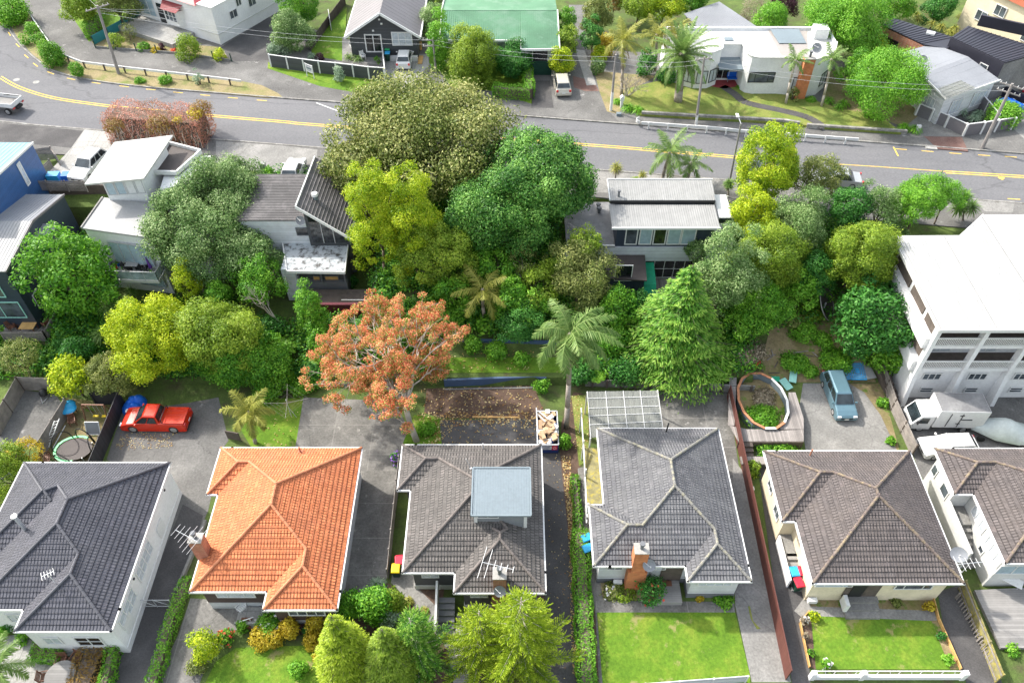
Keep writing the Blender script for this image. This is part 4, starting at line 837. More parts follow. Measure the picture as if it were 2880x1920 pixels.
ts('driveway', 'asphalt_dark', 3, 1, [(282, 636), (410, 636), (440, 850), (262, 850)], Z)
ts('driveway', 'asphalt_old', 3, 1, [(560, 40), (700, 40), (690, 330), (760, 640), (880, 885), (960, 965), (230, 900), (262, 855), (450, 852), (430, 640), (590, 600), (610, 330)], Z)
ts('driveway', 'brick_paving', 3, 1, [(590, 600), (750, 640), (800, 720), (690, 720), (600, 690)], Z, .012)
ts('driveway', 'concrete_pale', 3, 1, [(610, 390), (685, 400), (775, 670), (700, 675)], Z, .02)
ts('garden_bed', 'verge', 3, 1, [(760, 560), (1250, 600), (1000, 740), (960, 900), (860, 880), (800, 720)], Z, .01)
lz = 6.35
ts('lawn', 'lawn_dry', 3, 1, [(1010, 700), (950, 790), (1130, 900), (1600, 930), (2240, 965), (2590, 1005), (3180, 1045), (3000, 900), (2700, 860), (2400, 760), (2200, 700), (1600, 670), (1250, 640)], lz, 0, .4)
ribbon('path', 'asphalt_dark', curve_pts([tuple(TP(3, 1, x, y, 6.35))[:2] for x, y in ((1770, 680), (1870, 745), (1960, 810), (2240, 872), (2440, 925), (2570, 1005))], 5), 1.0, 6.35)
ts('porch_floor', 'red_deck', 3, 1, [(1720, 600), (1890, 640), (1885, 680), (1790, 700), (1670, 680), (1650, 670)], lz, .012)
ts('driveway', 'concrete', 4, 1, [(1400, 880), (1370, 930), (1310, 1000), (1430, 1072), (1760, 1076), (1640, 1010)], Z, .008)
ts('driveway', 'brick_paving', 4, 1, [(1455, 1076), (1750, 1080), (1800, 1192), (1560, 1172)], Z, .012); ts('footpath', 'concrete_pale', 4, 1, [(1460, 1142), (1548, 1148), (1560, 1178), (1470, 1170)], Z, .016)
ts('driveway', 'concrete', 4, 1, [(2140, 1000), (2060, 700), (2240, 760), (2500, 960), (2300, 1150)], Z, .008); ts('patio', 'asphalt_dark', 4, 1, [(1620, 790), (1840, 760), (2130, 1010), (1770, 1055), (1500, 920)], Z, .012)
# near side of the road
ts('footpath', 'asphalt_dark', 1, 1, [(-300, 940), (0, 970), (655, 1030), (560, 1165), (100, 1120), (-300, 1100)], Z, .006)
ts('driveway', 'concrete_pale', 1, 1, [(665, 1020), (880, 1040), (870, 1170), (640, 1460), (240, 1450), (380, 1360), (560, 1170)], Z, .012, .35)
ts('driveway', 'concrete', 1, 1, [(1700, 1110), (2240, 1150), (2500, 1180), (2480, 1380), (1700, 1320)], Z, .006)
ts('driveway', 'concrete', 3, 1, [(790, 1350), (1540, 1400), (1930, 1430), (1930, 1500), (700, 1520), (680, 1440)], Z, .006)
ts('driveway', 'concrete', 4, 2, [(1850, 225), (2170, 240), (2150, 330), (1930, 320)], Z, .006)
# the lower lots
def lot(name, mat, c, r, pts, off=.006): return ts(name, mat, c, r, pts, 0., off, .1)
lot('driveway', 'asphalt_old', 1, 3, [(840, 930), (960, 560), (1500, 480), (1720, 440), (1800, 780), (1740, 860), (1640, 1330), (1480, 1700), (1080, 2080), (1000, 2100), (1330, 1200)])
lot('driveway', 'asphalt_dark', 1, 4, [(1440, 160), (1600, 250), (1490, 620), (1180, 1600), (820, 1600), (1010, 1250)], .010)
lot('yard', 'dirt', 1, 3, [(340, 890), (480, 960), (720, 940), (930, 500), (520, 440)], .012)
lot('driveway', 'asphalt_old', 1, 3, [(180, 380), (440, 420), (480, 480), (280, 820), (0, 860), (-300, 860), (-100, 640)], .012)
lot('yard', 'concrete_pale', 1, 3, [(-200, 260), (100, 280), (380, 270), (420, 90), (0, 40), (-200, 60)], .010)
lot('lawn', 'lawn', 2, 3, [(60, 450), (430, 445), (370, 835), (20, 835), (-60, 700)]); lot('yard', 'concrete_dark', 2, 3, [(430, 440), (1150, 470), (1260, 700), (1200, 900), (1100, 1568), (600, 1568), (870, 870), (365, 840)], .012)
lot('driveway', 'concrete_dark', 2, 4, [(1200, -100), (1090, 730), (1030, 840), (770, 860), (600, 900), (880, -100)], .018)
lot('yard', 'soil', 2, 3, [(1400, 370), (2240, 345), (2330, 560), (2330, 620), (1500, 600), (1380, 560)], .012); lot('yard', 'asphalt_dark', 2, 3, [(1520, 618), (2280, 612), (2290, 840), (1350, 835)], .018)
lot('lawn', 'lawn', 2, 3, [(1300, 580), (1500, 600), (1520, 820), (1480, 835), (1200, 835)], .024)
lot('driveway', 'asphalt_dark', 3, 3, [(200, 600), (480, 780), (490, 900), (560, 1568), (650, 2160), (690, 2740), (390, 2740), (380, 2160), (300, 840)], .024)
lot('garden_bed', 'soil', 3, 3, [(500, 640), (600, 400), (720, 420), (720, 900), (640, 1000), (690, 1568), (790, 2160), (830, 2740), (690, 2740), (650, 2160), (560, 1568), (490, 900)], .018); lot('lawn', 'lawn_dry', 3, 3, [(580, 430), (710, 420), (720, 940), (640, 980)], .03)
lot('path', 'concrete_dark', 3, 3, [(630, 1000), (740, 960), (800, 1700), (850, 2160), (880, 2740), (800, 2740), (770, 2160), (650, 1300)], .027)
lot('yard', 'concrete_dark', 3, 3, [(720, 390), (1810, 395), (1900, 1000), (2000, 1568), (1800, 1568), (1260, 700), (720, 760)], .012)
lot('driveway', 'concrete', 3, 4, [(1850, -200), (1930, -100), (2060, 500), (2240, 1250), (2310, 1560), (2000, 1560), (1870, 960)], .02)
lot('path', 'concrete_dark', 3, 4, [(770, 918), (1860, 930), (1870, 1012), (770, 1012)], .03); lot('garden_bed', 'verge', 3, 4, [(800, 740), (1330, 760), (1330, 912), (830, 912)], .036)
lot('lawn', 'lawn', 3, 4, [(780, 1012), (1868, 1012), (1985, 1500), (1990, 1640), (830, 1640)], .03); lot('lawn', 'lawn_dry', 3, 4, [(1985, 962), (2010, 1080), (2070, 1140), (2040, 1145), (1990, 1060), (1970, 965)], .03)
lot('driveway', 'asphalt_dark', 4, 4, [(120, -300), (230, -300), (540, 800), (520, 900), (560, 1600), (420, 1600), (300, 1000)], .02); lot('driveway', 'asphalt_dark', 4, 4, [(1560, 850), (1740, 790), (1870, 1060), (2080, 1600), (1800, 1600), (1600, 1100)], .012)
lot('path', 'concrete', 4, 4, [(520, 880), (560, 960), (860, 970), (1150, 980), (1530, 1000), (1560, 1080), (640, 1050), (500, 1060), (430, 1000)], .026); lot('garden_bed', 'dirt', 4, 4, [(560, 860), (1500, 890), (1530, 1000), (560, 965)], .032)
lot('lawn', 'lawn', 4, 4, [(560, 1040), (1540, 1080), (1700, 1460), (600, 1460)], .032); lot('road', 'asphalt_dark', 3, 4, [(-900, 1640), (3500, 1640), (3500, 2400), (-900, 2400)], .02)
lot('garden_bed', 'soil', 4, 4, [(470, 1090), (560, 1040), (600, 1460), (540, 1440)], .038); lot('garden_bed', 'dirt', 4, 4, [(1510, 1080), (1580, 1070), (1730, 1460), (1660, 1460)], .038)
lot('yard', 'concrete', 4, 3, [(500, 330), (640, 300), (860, 330), (980, 400), (1110, 580), (1240, 860), (520, 860), (470, 520)], .014); lot('yard', 'dirt', 4, 3, [(560, 200), (1080, 200), (1260, 860), (1230, 860), (1090, 560), (860, 320), (600, 310)], .008)
lot('driveway', 'asphalt_old', 4, 3, [(1230, 400), (2900, 400), (2900, 860), (1900, 840), (1560, 860), (1560, 1300), (1400, 1000)], .014)
lot('patio', 'concrete_pale', 1, 4, [(0, 1200), (320, 1170), (700, 1180), (720, 1240), (560, 1600), (-100, 1600)], .012); lot('driveway', 'concrete_dark', 1, 4, [(1500, 900), (1950, 930), (2000, 1000), (1860, 1150), (1700, 1240), (1560, 1600), (1200, 1600), (1400, 1200)], .018)
lot('lawn', 'lawn', 1, 4, [(1860, 1290), (2500, 1270), (2460+100, 1640), (1580, 1640), (1700, 1400)], .03); lot('path', 'concrete', 2, 4, [(1130, 700), (1330, 700), (1340, 830), (1620, 1090), (1620, 1600), (1560, 1300), (1320, 980), (1120, 780)], .03)
lot('garden_bed', 'soil', 2, 4, [(1100, 780), (1330, 990), (1590, 1180), (1560, 1600), (900, 1600), (700, 1000)], .024); lot('garden_bed', 'soil', 2, 4, [(1340, 830), (1540, 810), (1520, 970), (1460, 950)], .036)
draped('bank', 'dirt', [(20.8, 43.7), (31, 43.7), (29, 49.2), (23, 49.5)], .03, 24)
lot('garden_bed', 'soil', 2, 4, [(1700, 880), (2330, 870), (2330, 1040), (2240, 1600), (1700, 1600)], .012)
ts('garden_bed', 'verge', 4, 1, [(700, 560), (1200, 450), (1450, 880), (1300, 1000), (1000, 900), (640, 830)], Z, .01)

# ================================================================== THE SIX TILED HOUSES OF THE LOWER ROW
def house(label, rects, E, p, tile, ridge, wall, o=.45, plinth=None, loc=None, gutter='white'):
    h = thing('house', label, 'house', loc or ((rects[0][0]+rects[0][1])/2, rects[0][2], 0), 'tiled houses of the lower row')
    hip_roof(h, rects, E, p, tile, ridge, gutter); hip_walls(h, rects, E, o, wall, plinth=plinth); return h
def chimney(h, x0, x1, y0, y1, z0, z1, mat='brick', cap=True, pots=1, wide=None):
    m = MB(); m.bb(x0, x1, y0, y1, z0, z1)
    if wide: m.bb(x0-wide, x1+wide, y0-.02, y1+.1, z0, wide*0+2.6)
    c = m.build('chimney', mat, h); k = MB()
    if cap: k.bb(x0-.03, x1+.03, y0-.03, y1+.03, z1, z1+.08)
    if cap: k.build('chimney_cap', 'lead', c)
    f = MB()
    for i in range(pots): pole_chimney(f, ((x0+x1)/2, (y0+y1)/2, z1+.08), .5, .12)
    f.build('flue', 'plinth', c); return c
# 1 charcoal roof, white walls
h1 = house('white house with charcoal tiled roof and long bare side wall beside the gravel drive', [(-34, -24.8, 21.9, 32.9), (-35.3, -28, 25.7, 32.9), (-30.7, -24.8, 20.5, 29)], 3.8, .55, 'tile_dark', 'ridge_dark', 'white_stucco', .18, loc=(-29.4, 20.7, 0))
X1 = -24.97
for y, wd in ((24.1+3.6, 1.2), (29.6, .0), (26.0, 2.6), (22.6, 2.4)):
    if wd > 2: window(h1, (X1, y, 2.35), (0, 1), wd, 1.25, 4 if y > 25 else 3, 'curtain', 'white', side=-1, bars=1)
for y in (28.9, 22.0): m = MB(); m.bb(X1-.02, X1+.06, y-.5, y+.5, 1.0, 2.2); m.build('panel', 'white', h1)
m = MB(); m.bb(X1-.01, X1+.05, 20.75, 32.6, .55, .68); m.build('trim', 'white', h1)
for y in (24.4, 31.2): m = MB(); m.box((X1+.03, y, 2.9), (.06, .14, .14)); m.build('vent', 'black', h1)
window(h1, (-26.9, 20.66, 1.9), (1, 0), 1.7, 1.3, 2, 'glass_dark', bars=1); window(h1, (-29.2, 20.66, 2.0), (1, 0), 1.1, 1.0, 2, 'curtain'); window(h1, (-31.8, 22.06, 2.2), (1, 0), 1.5, 1.1, 3, 'curtain')
m = MB(); q = PY(*T(1, 4, 285, 455), 27.0); pole_chimney(m, (q.x, 27.0, 4.4), 1.9, .13); m.build('flue', 'steel', h1)
q = PY(*T(1, 4, 520, 870), 23.1); aerial('white television aerial on the charcoal tiled roof', (q.x, 23.1, 4.9), 1.3, -2.6, .7, (.5, .5, .55, .6, .6), m='plastic_white')
q = PY(*T(1, 3, 125, 1210), 30.9); aerial('small black aerial at the left edge of the charcoal roof', (q.x, 30.9, 4.4), .5, .9, 1.1, (.3, .3, .35), m='black')
# 2 orange roof
h2 = house('house with bright orange tiled roof, brown boards and white band', [(-20.75, -11.15, 23.28, 34.5), (-21.55, -14, 30.55, 34.5), (-15.77, -11.15, 22.07, 30)], 3.4, .55, 'tile_orange', 'ridge_orange', 'white_wall', .4)
h2w = MB()
for x0, x1, y in ((-20.36, -15.9, 23.66), (-15.39, -11.53, 22.45)): h2w.bb(x0, x1, y-.02, y+.03, 1.0, 3.25)
h2w.bb(-15.42, -15.36, 22.45, 23.7, 1.0, 3.25); h2w.build('boarded_front', 'brown_wall', h2)
front_window(h2, 23.62, *T(1, 4, 1690, 850), *T(1, 4, 2020, 890), n=3, pane='curtain', mull=[.28, .72]); front_window(h2, 22.41, *T(2, 4, 300, 990), *T(2, 4, 610, 1032), n=4, pane='glass')
window(h2, (-11.53, 27.0, 2.0), (0, 1), 1.9, 1.3, 2, 'glass_dark', bars=1); window(h2, (-11.53, 31.5, 2.3), (0, 1), 1.0, .9, 2, 'glass')
m = MB(); m.bb(-18.4, -15.35, 22.3, 23.6, -.05, .42); m.bb(-18.4, -15.9, 22.3, 22.45, .42, .75); m.build('porch', 'concrete_pale', h2)
qx = PY(*T(1, 4, 1610, 540), 25.9).x; chimney(h2, qx-.42, qx+.42, 25.5, 26.2, 3.3, 5.6, 'brick', True, 1)
aerial('tall many-rod television aerial beside the chimney of the orange roof', (qx-.3, 25.6, 5.5), .95, 2.7, 1.7, (2.0, 2.0, 1.7, 1.2, 1.0, .9), .1)
m = MB(); q = PY(*T(2, 3, 405, 865), 33.9); m.tube((q.x, 33.9, 3.6), (q.x, 33.9, 4.35), .07, .07); m.box((q.x, 33.9, 3.78), (.4, .4, .06)); m.build('vent_pipe', 'brick', h2)
# 3 the outlined house: weathered grey roof with an upper dormer room
h3 = house('weathered grey tiled house with pale blue flat-roofed dormer room on top', [(-7.15, 2.13, 24.6, 34.75), (-8.1, 0, 30.92, 34.75), (-3.7, 2.13, 23.2, 29.5)], 3.4, .55, 'tile_grey', 'ridge_grey', 'grey_wall', .5, 'pale_grey_wall')
d = MB(); d.bb(-2.45, .95, 27.45, 30.5, 3.9, 6.12); dr = d.build('dormer', 'metal_grey', h3)
m = MB(); metal_sheet(m, (-2.62, 27.2, 6.2), (1.2, 27.2, 6.2), (1.2, 30.75, 6.32), (-2.62, 30.75, 6.32), .18, .02)
for a, b in (((-2.66, 27.16, 6.2), (1.24, 27.16, 6.2)), ((1.24, 27.16, 6.2), (1.24, 30.8, 6.32)), ((1.24, 30.8, 6.32), (-2.66, 30.8, 6.32)), ((-2.66, 30.8, 6.32), (-2.66, 27.16, 6.2))): m.beam(a, b, .1, .14)
m.build('dormer_roof', 'metal_blue', dr); front_window(dr, 27.42, *T(2, 3, 1795, 1352), *T(2, 3, 1968, 1385), n=2, pane='glass_dark'); m = MB(); m.bb(-2.52, -2.3, 27.38, 27.5, 4.3, 6.1); m.bb(.78, 1.0, 27.38, 27.5, 4.3, 6.1); m.build('trim', 'white', dr)
front_window(h3, 25.06, *T(2, 4, 1355, 700), *T(2, 4, 1500, 735), n=2, pane='curtain'); front_window(h3, 23.66, *T(2, 4, 1740, 858), *T(2, 4, 1885, 890), n=2, pane='curtain'); front_window(h3, 23.66, *T(3, 4, 195, 850), *T(3, 4, 270, 880), n=1, pane='curtain')
cx = PY(*T(2, 4, 1975, 760), 23.45).x; c3 = chimney(h3, cx-.42, cx+.42, 23.3, 24.1, -.1, 5.0, 'brick', True, 1, wide=.14)
aerial('broad television aerial on the chimney of the weathered grey house', (cx-.1, 23.6, 5.0), 1.3, -.25, 2.0, (2.2, 2.0, .7, .5, .5, .45)); dish('grey satellite dish on the gutter of the weathered grey house', (cx, 23.05, 3.4), (.1, -1, .9), .38)
st3 = stairs(h3, (-4.4, 22.2, 0), (-4.4, 24.0, 1.0), 1.1, 5, 'plinth'); m = MB(); m.beam((-5.05, 21.9, .45), (-5.05, 24.9, 1.5), .14, .9); m.build('balustrade', 'white', h3)
m = MB(); m.bb(-3.75, -2.75, 18.2, 23.3, .0, .09); rp = m.build('boardwalk', 'timber_grey_y', h3)
m = MB(); q = PY(*T(2, 3, 1845, 850), 34.2); m.tube((q.x, 34.2, 3.5), (q.x, 34.2, 4.4), .05, .05); m.build('vent_pipe', 'steel', h3)
q = PY(*T(2, 3, 1748, 995), 31.4); m = MB(); m.tube((q.x, 31.4, 5.0), (q.x, 31.4, 5.4), .09, .09); m.path([(q.x, 31.4, 5.4), (q.x-.3, 31.5, 6.4)], .02); m.build('vent_pipe', 'steel', h3)
# 4 lichen grey roof, white boards
h4 = house('white weatherboard house with grey tiled roof and lichened ridges', [(6.48, 15.6, 25.13, 36.35), (5.45, 11, 25.13, 29.7), (11.52, 15.6, 24.05, 30)], 3.3, .55, 'tile_lichen', 'ridge_lichen', 'white_wall', .45, 'plinth')
front_window(h4, 24.46, *T(3, 4, 1580, 768), *T(3, 4, 1840, 798), n=4, pane='curtain'); front_window(h4, 25.54, *T(3, 4, 860, 645), *T(3, 4, 985, 672), n=2, pane='glass'); front_window(h4, 25.54, *T(3, 4, 1180, 645), *T(3, 4, 1320, 672), n=2, pane='curtain')
cx = PY(*T(3, 4, 1090, 720), 25.3).x; c4 = chimney(h4, cx-.5, cx+.42, 25.0, 25.75, 0, 5.1, 'brick_orange', True, 1, wide=.18); dish('grey satellite dish on the chimney of the white weatherboard house', (cx+.55, 24.9, 3.3), (.15, -1, .9), .42)
m = MB(); m.bb(9.9, 11.55, 23.9, 25.5, .0, .45); m.build('porch', 'timber_light', h4); m = MB(); m.bb(10.15, 11.6, 25.5, 25.56, .5, 2.6); dd = m.build('door', 'timber_dark', h4); m = MB(); m.bb(10.35, 11.0, 25.05, 25.45, .5, .54); m.build('door_mat', 'timber_teak', h4)
m = MB(); m.bb(5.5, 6.75, 30.4, 35.8, 1.45, 1.6); m.build('side_deck', 'timber_moss', h4); m = MB()
m.beam((5.45, 30.0, .4), (5.45, 35.6, 2.35), .08, .12); m.beam((5.45, 30.0, 1.2), (5.45, 39.0, 2.5), .08, .1)
for y in (30.3, 33.2, 35.8, 38.5): m.beam((5.45, y, 0), (5.45, y, 2.6), .1, .1)
m.build('side_rail', 'white', h4); stairs(h4, (6.1, 29.9, .2), (6.1, 31.8, 1.5), 1.0, 6, 'timber_grey')
m = MB(); q = PY(*T(3, 3, 1330, 690), 35.9); m.tube((q.x, 35.9, 3.4), (q.x+.05, 35.9, 4.6), .06, .06); m.build('vent_pipe', 'black', h4); m = MB(); m.bb(7.0, 7.6, 25.25, 25.5, .35, .6); m.build('meter_box', 'white', h4)
m = MB(); m.bb(8.5, 9.1, 28.25, 28.35, 4.98, 5.0); m = None
# the clear-roofed pergola behind it
pg = thing('pergola', 'white pergola roofed in clear corrugated sheet behind the grey tiled house', 'pergola', (9, 38, 0)); m = MB(); a, b, c_, d_ = TP(3, 3, 705, 395, 2.9), TP(3, 3, 1258, 385, 2.9), TP(3, 3, 1305, 720, 2.6), TP(3, 3, 730, 755, 2.6)
metal_sheet(m, d_, c_, b, a, .12, .02, .02); m.build('roof', 'clear_sheet', pg); m = MB()
for f in (.16, .38, .55, .74): m.beam(a.lerp(d_, f)+Vector((0, 0, .05)), b.lerp(c_, f)+Vector((0, 0, .05)), .035, .04)
for f in (0, .26, .51, .75, 1): m.beam(a.lerp(b, f)+Vector((0, 0, .05)), d_.lerp(c_, f)+Vector((0, 0, .05)), .04, .04)
m.build('frame', 'white', pg)
for p in (a, b, c_, d_): k = MB(); k.beam((p.x, p.y, 0), (p.x, p.y, p.z-.05), .1, .1); k.build('post', 'white', pg)
# 5 brown-grey roof, cream walls
h5 = house('cream stucco house with brown-grey tiled roof and steep front hip', [(19.58, 29.35, 23.85, 34.2), (18.65, 26, 28.4, 34.2)], 3.4, .55, 'tile_brown', 'ridge_brown', 'cream_wall', .42)
front_window(h5, 24.23, *T(4, 4, 610, 770), *T(4, 4, 885, 806), n=3, pane='curtain_blue', mull=[.25, .75]); front_window(h5, 24.23, *T(4, 4, 1235, 790), *T(4, 4, 1505, 826), n=3, pane='glass', mull=[.25, .75])
m = MB(); m.bb(22.3, 24.6, 24.2, 24.24, .75, 2.9); m.build('porch_shade_panel', 'timber_dark', h5); m = MB(); m.bb(22.7, 23.6, 24.15, 24.19, .8, 2.7); m.build('door', 'black', h5); stairs(h5, (23.6, 22.9, 0), (23.6, 24.2, .75), 2.3, 3, 'concrete'); m = MB(); m.bb(22.3, 22.55, 23.3, 24.1, .3, 1.2); m.build('balustrade', 'white', h5)  # flat dark sheet on the wall paints the shade of a recessed porch
for y, z in ((30.1, 1.8), (32.2, 2.0)): window(h5, (19.07, y, z), (0, -1), 1.1, 1.2, 2, 'glass', side=-1)
m = MB(); m.bb(19.1, 20.0, 27.1, 28.8, .0, .9); m.build('side_porch', 'concrete', h5); stairs(h5, (19.75, 24.9, 0), (19.75, 27.3, .9), .9, 5, 'timber_light'); m = MB(); m.bb(19.0, 19.12, 25.2, 28.6, 0, 1.1); m.build('balustrade', 'white_stucco', h5)
m = MB(); q = PY(*T(4, 3, 560, 885), 33.6); m.tube((q.x, 33.6, 3.6), (q.x, 33.6, 4.5), .06, .06); m.build('vent_pipe', 'brick', h5); m = MB(); m.bb(20.1, 20.7, 23.9, 24.2, .25, .6); m.build('meter_box', 'white', h5)
q = PY(*T(4, 4, 1720, 640), 25.2); dish('grey mesh satellite dish on a pole at the cream house corner', (29.3, 25.4, 3.3), (-.5, -.8, 1), .5, mast=1.0); aerial('tall television aerial on struts at the cream house corner', (29.2, 24.3, 3.3), 2.0, .1, 1.7, (1.1, 1.0, .8, .7, .6, .5))
# 6 right edge
h6 = house('grey stucco house with brown tiled roof and outside stair at right edge', [(32.3, 42, 24.95, 34), (30.95, 38, 30.2, 34)], 4.0, .55, 'tile_brown', 'ridge_brown', 'pale_grey_wall', .35)
for y, z, wd in ((33.2, 2.4, .7), (31.4, 2.5, 1.0)): window(h6, (31.3, y, z), (0, -1), wd, 1.0, 1, 'glass')
for y, wd, n in ((28.9, 1.9, 3), (26.4, 2.0, 3)): window(h6, (32.65, y, 2.9), (0, -1), wd, 1.15, n, 'curtain')
window(h6, (32.65, 27.2, 1.6), (0, -1), .6, .6, 1, 'glass'); m = MB(); m.bb(31.35, 32.6, 29.4, 30.5, .0, 1.9); m.build('landing', 'concrete', h6); stairs(h6, (32.0, 26.6, 0), (32.0, 29.4, 1.9), 1.1, 7, 'concrete'); m = MB(); m.bb(31.2, 31.36, 26.4, 30.5, 0, 2.6); m.build('stair_wall', 'pale_grey_wall', h6)
m = MB(); m.bb(31.4, 32.6, 30.53, 30.57, 1.9, 3.7); m.build('door', 'white', h6); front_window(h6, 25.26, *T(4, 4, 2060, 640), *T(4, 4, 2400, 705), n=3, pane='curtain_blue')

# ================================================================== HOUSES ON THE SLOPE AND BEYOND THE ROAD
def blk(h, name, mat, x0, x1, y0, y1, z0, z1): m = MB(); m.bb(x0, x1, y0, y1, z0, z1); return m.build(name, mat, h)
def prism_part(h, name, mat, poly, z0, z1): m = MB(); m.prism([tuple(p)[:2] for p in poly], z0, z1); return m.build(name, mat, h)
def roof_part(h, mat, q, name='roof', pitch=.3, rib=.03, th=.1): m = MB(); metal_sheet(m, *q, pitch, rib, th); return m.build(name, mat, h)
def edge_part(h, pts, mat='white', w_=.1, hh=.16, name='fascia', close=True):
    m = MB(); pts = [Vector(p) for p in pts]
    for a, b in zip(pts, pts[1:]+(pts[:1] if close else [])): m.beam(a, b, w_, hh)
    return m.build(name, mat, h)
# -- left: dark blue corrugated house, lower dark block and upper bright blue block
L1 = thing('house', 'tall dark blue corrugated house with folded grey roof at left edge', 'house', (-45, 48.9, 1))
prism = MB(); x0, x1 = -62, -41.7
prof = [(48.9, 8.0), (54.7, 8.55), (60.4, 7.15)]
vs = [(x, y, z) for x in (x0, x1) for y, z in [(48.9, .4), (60.4, .4)]+prof[::-1]]
prism.add(vs, [(0, 1, 2, 3, 4), (9, 8, 7, 6, 5), (0, 5, 6, 1), (0, 4, 9, 5), (1, 6, 7, 2)]); prism.build('wall', 'navy_corr', L1)
for (ya, za), (yb, zb), mt in ((prof[0], prof[1], 'metal_pale'), (prof[1], prof[2], 'metal_grey')):
    roof_part(L1, mt, ((x0, ya-.08*(ya < 50), za+.08), (x1+.12, ya-.08*(ya < 50), za+.08), (x1+.12, yb, zb+.08), (x0, yb, zb+.08)), pitch=.28)
edge_part(L1, [(x1+.14, 48.8, 8.05), (x1+.14, 54.7, 8.6), (x1+.14, 60.4, 7.2)], 'metal_slate', .08, .2, close=False)
b = blk(L1, 'bay', 'navy_corr', -41.7, -40.7, 53.7, 55.9, 4.2, 7.1); roof_part(b, 'metal_grey', ((-41.7, 53.65, 7.35), (-41.7, 55.95, 7.35), (-40.6, 55.95, 7.12), (-40.6, 53.65, 7.12)), 'bay_roof', .25, .02, .08); window(b, (-41.2, 53.68, 5.6), (1, 0), .5, 2.2, 1, 'glass_dark')
window(L1, (-41.68, 50.5, 3.4), (0, 1), .9, 1.5, 1, 'glass_dark'); m = MB(); m.box((-41.63, 57.2, 6.4), (.1, .2, .3)); m.build('light', 'plastic_white', L1)
window(L1, (-44.5, 48.88, 6.2), (1, 0), 3.2, 2.2, 2, 'glass', 'aqua'); window(L1, (-44.0, 48.88, 3.6), (1, 0), 3.6, 1.9, 2, 'glass', 'aqua')
L1b = thing('house', 'bright blue corrugated upper house block with slanting white-framed slit window', 'house', (-47, 55, 5)); m = MB()
vs = [(x, y, z) for x in (-64, -45.1) for y, z in ((54.5, 4.5), (64.6, 4.5), (64.6, 9.9), (54.5, 11.4))]; m.add(vs, [(0, 1, 2, 3), (7, 6, 5, 4), (0, 4, 5, 1), (1, 5, 6, 2), (3, 2, 6, 7), (0, 3, 7, 4)]); m.build('wall', 'blue_corr', L1b)
roof_part(L1b, 'metal_ltblue', ((-64, 54.4, 11.5), (-45, 54.4, 11.5), (-45, 64.7, 10.0), (-64, 64.7, 10.0)), pitch=.4); edge_part(L1b, [(-44.98, 54.4, 11.5), (-44.98, 64.7, 10.0)], 'white', .08, .2, close=False); window(L1b, (-45.08, 61.4, 8.8), (0, 1), .6, 2.4, 1, 'curtain', t=.09)
# -- white house with two skillion roofs
L2 = thing('house', 'white angular house with two tilted flat roofs, glass balcony and car deck', 'house', (-34, 53, 1))
A, B, Cc, D = P(237.5, 518, 11), P(321, 400, 11), P(486, 380, 11.0), P(404, 502, 11.0)
roof_part(L2, 'metal_white', (A, B, Cc, D), pitch=.5, rib=.015, th=.16); prism_part(L2, 'wall', 'white_stucco', [(-36.0, 57.9), (-32.6, 58.2), (-32.0, 63.4), (-36.0, 62.8)], 6, 10.85)
for i, (xa, xb) in enumerate(((-35.9, -35.1), (-35.05, -34.25), (-34.2, -33.4), (-33.35, -32.65))): window(L2, ((xa+xb)/2, 57.9+.09*(i+.5), 9.75), (1, .09), xb-xa, 1.5, 1, 'curtain_blue', 'steel')
A, B, Cc, D = P(228.6, 641, 8.5), P(289, 555, 8.5), P(440, 575, 8.3), P(420, 668, 8.3); roof_part(L2, 'metal_pale', (A, B, Cc, D), pitch=.7, rib=.012, th=.16); edge_part(L2, [A, B], 'timber_light', .12, .2, close=False)
prism_part(L2, 'wall', 'white_stucco', [(A.x+.15, A.y+.15), (B.x+.15, B.y-.1), (Cc.x, Cc.y), (D.x, D.y+.2)], .8, 8.3)
prism_part(L2, 'wall', 'white_stucco', [(-31.4, 58.3), (-28.0, 59.8), (-28.2, 63.6), (-32, 63.4)], 4, 9.3); q = [TP(1, 1, x, y, 9.6) for x, y in ((1330, 1135), (1585, 1200), (1395, 1370), (1190, 1365))]; m = MB(); m.slab(q, .1); m.build('roof', 'membrane_dark', L2); edge_part(L2, [v+Vector((0, 0, .12)) for v in q], 'white', .16, .4)
prism_part(L2, 'wall', 'white_wall', [(-31.2, 54.6), (-24.9, 55.2), (-24.9, 60), (-31.2, 60)], 1.2, 6.3); m = MB(); m.slab([(-31.2, 54.4, 6.5), (-24.7, 55, 6.5), (-24.7, 60, 6.5), (-31.2, 60, 6.5)], .15); m.build('roof', 'membrane', L2)
fy = (A.y+D.y)/2-.0
window(L2, (-33.4, 53.3, 6.1), (1, -.2), 3.8, 2.3, 4, 'curtain_blue', 'steel', side=-1); window(L2, (-32.6, 53.2, 3.2), (1, -.2), 2.6, 1.6, 3, 'curtain_blue', 'steel', side=-1)
bal = MB(); a0, a1 = TP(1, 2, 850, 855, 4.4), TP(1, 2, 1250, 868, 4.4); q = [(a0.x, a0.y, 4.4), (a1.x, a1.y, 4.4), (a1.x+.2, a1.y+2.2, 4.4), (a0.x-.3, a0.y+2.2, 4.4)]; bal.slab(q, .3); bl = bal.build('balcony', 'pale_grey_wall', L2); r = MB(); gl = MB(); top = [Vector(v)+Vector((0, 0, 1)) for v in (q[3], q[0], q[1], q[2])]
for u, v in zip(top[:-1], top[1:]):
    r.beam(u, v, .05, .05); n = 4; gl.add([u-Vector((0, 0, .05)), v-Vector((0, 0, .05)), v-Vector((0, 0, .9)), u-Vector((0, 0, .9))], [(0, 1, 2, 3)])
    for i in range(n+1): w_ = u.lerp(v, i/n); r.beam(w_, w_-Vector((0, 0, 1)), .045, .045)
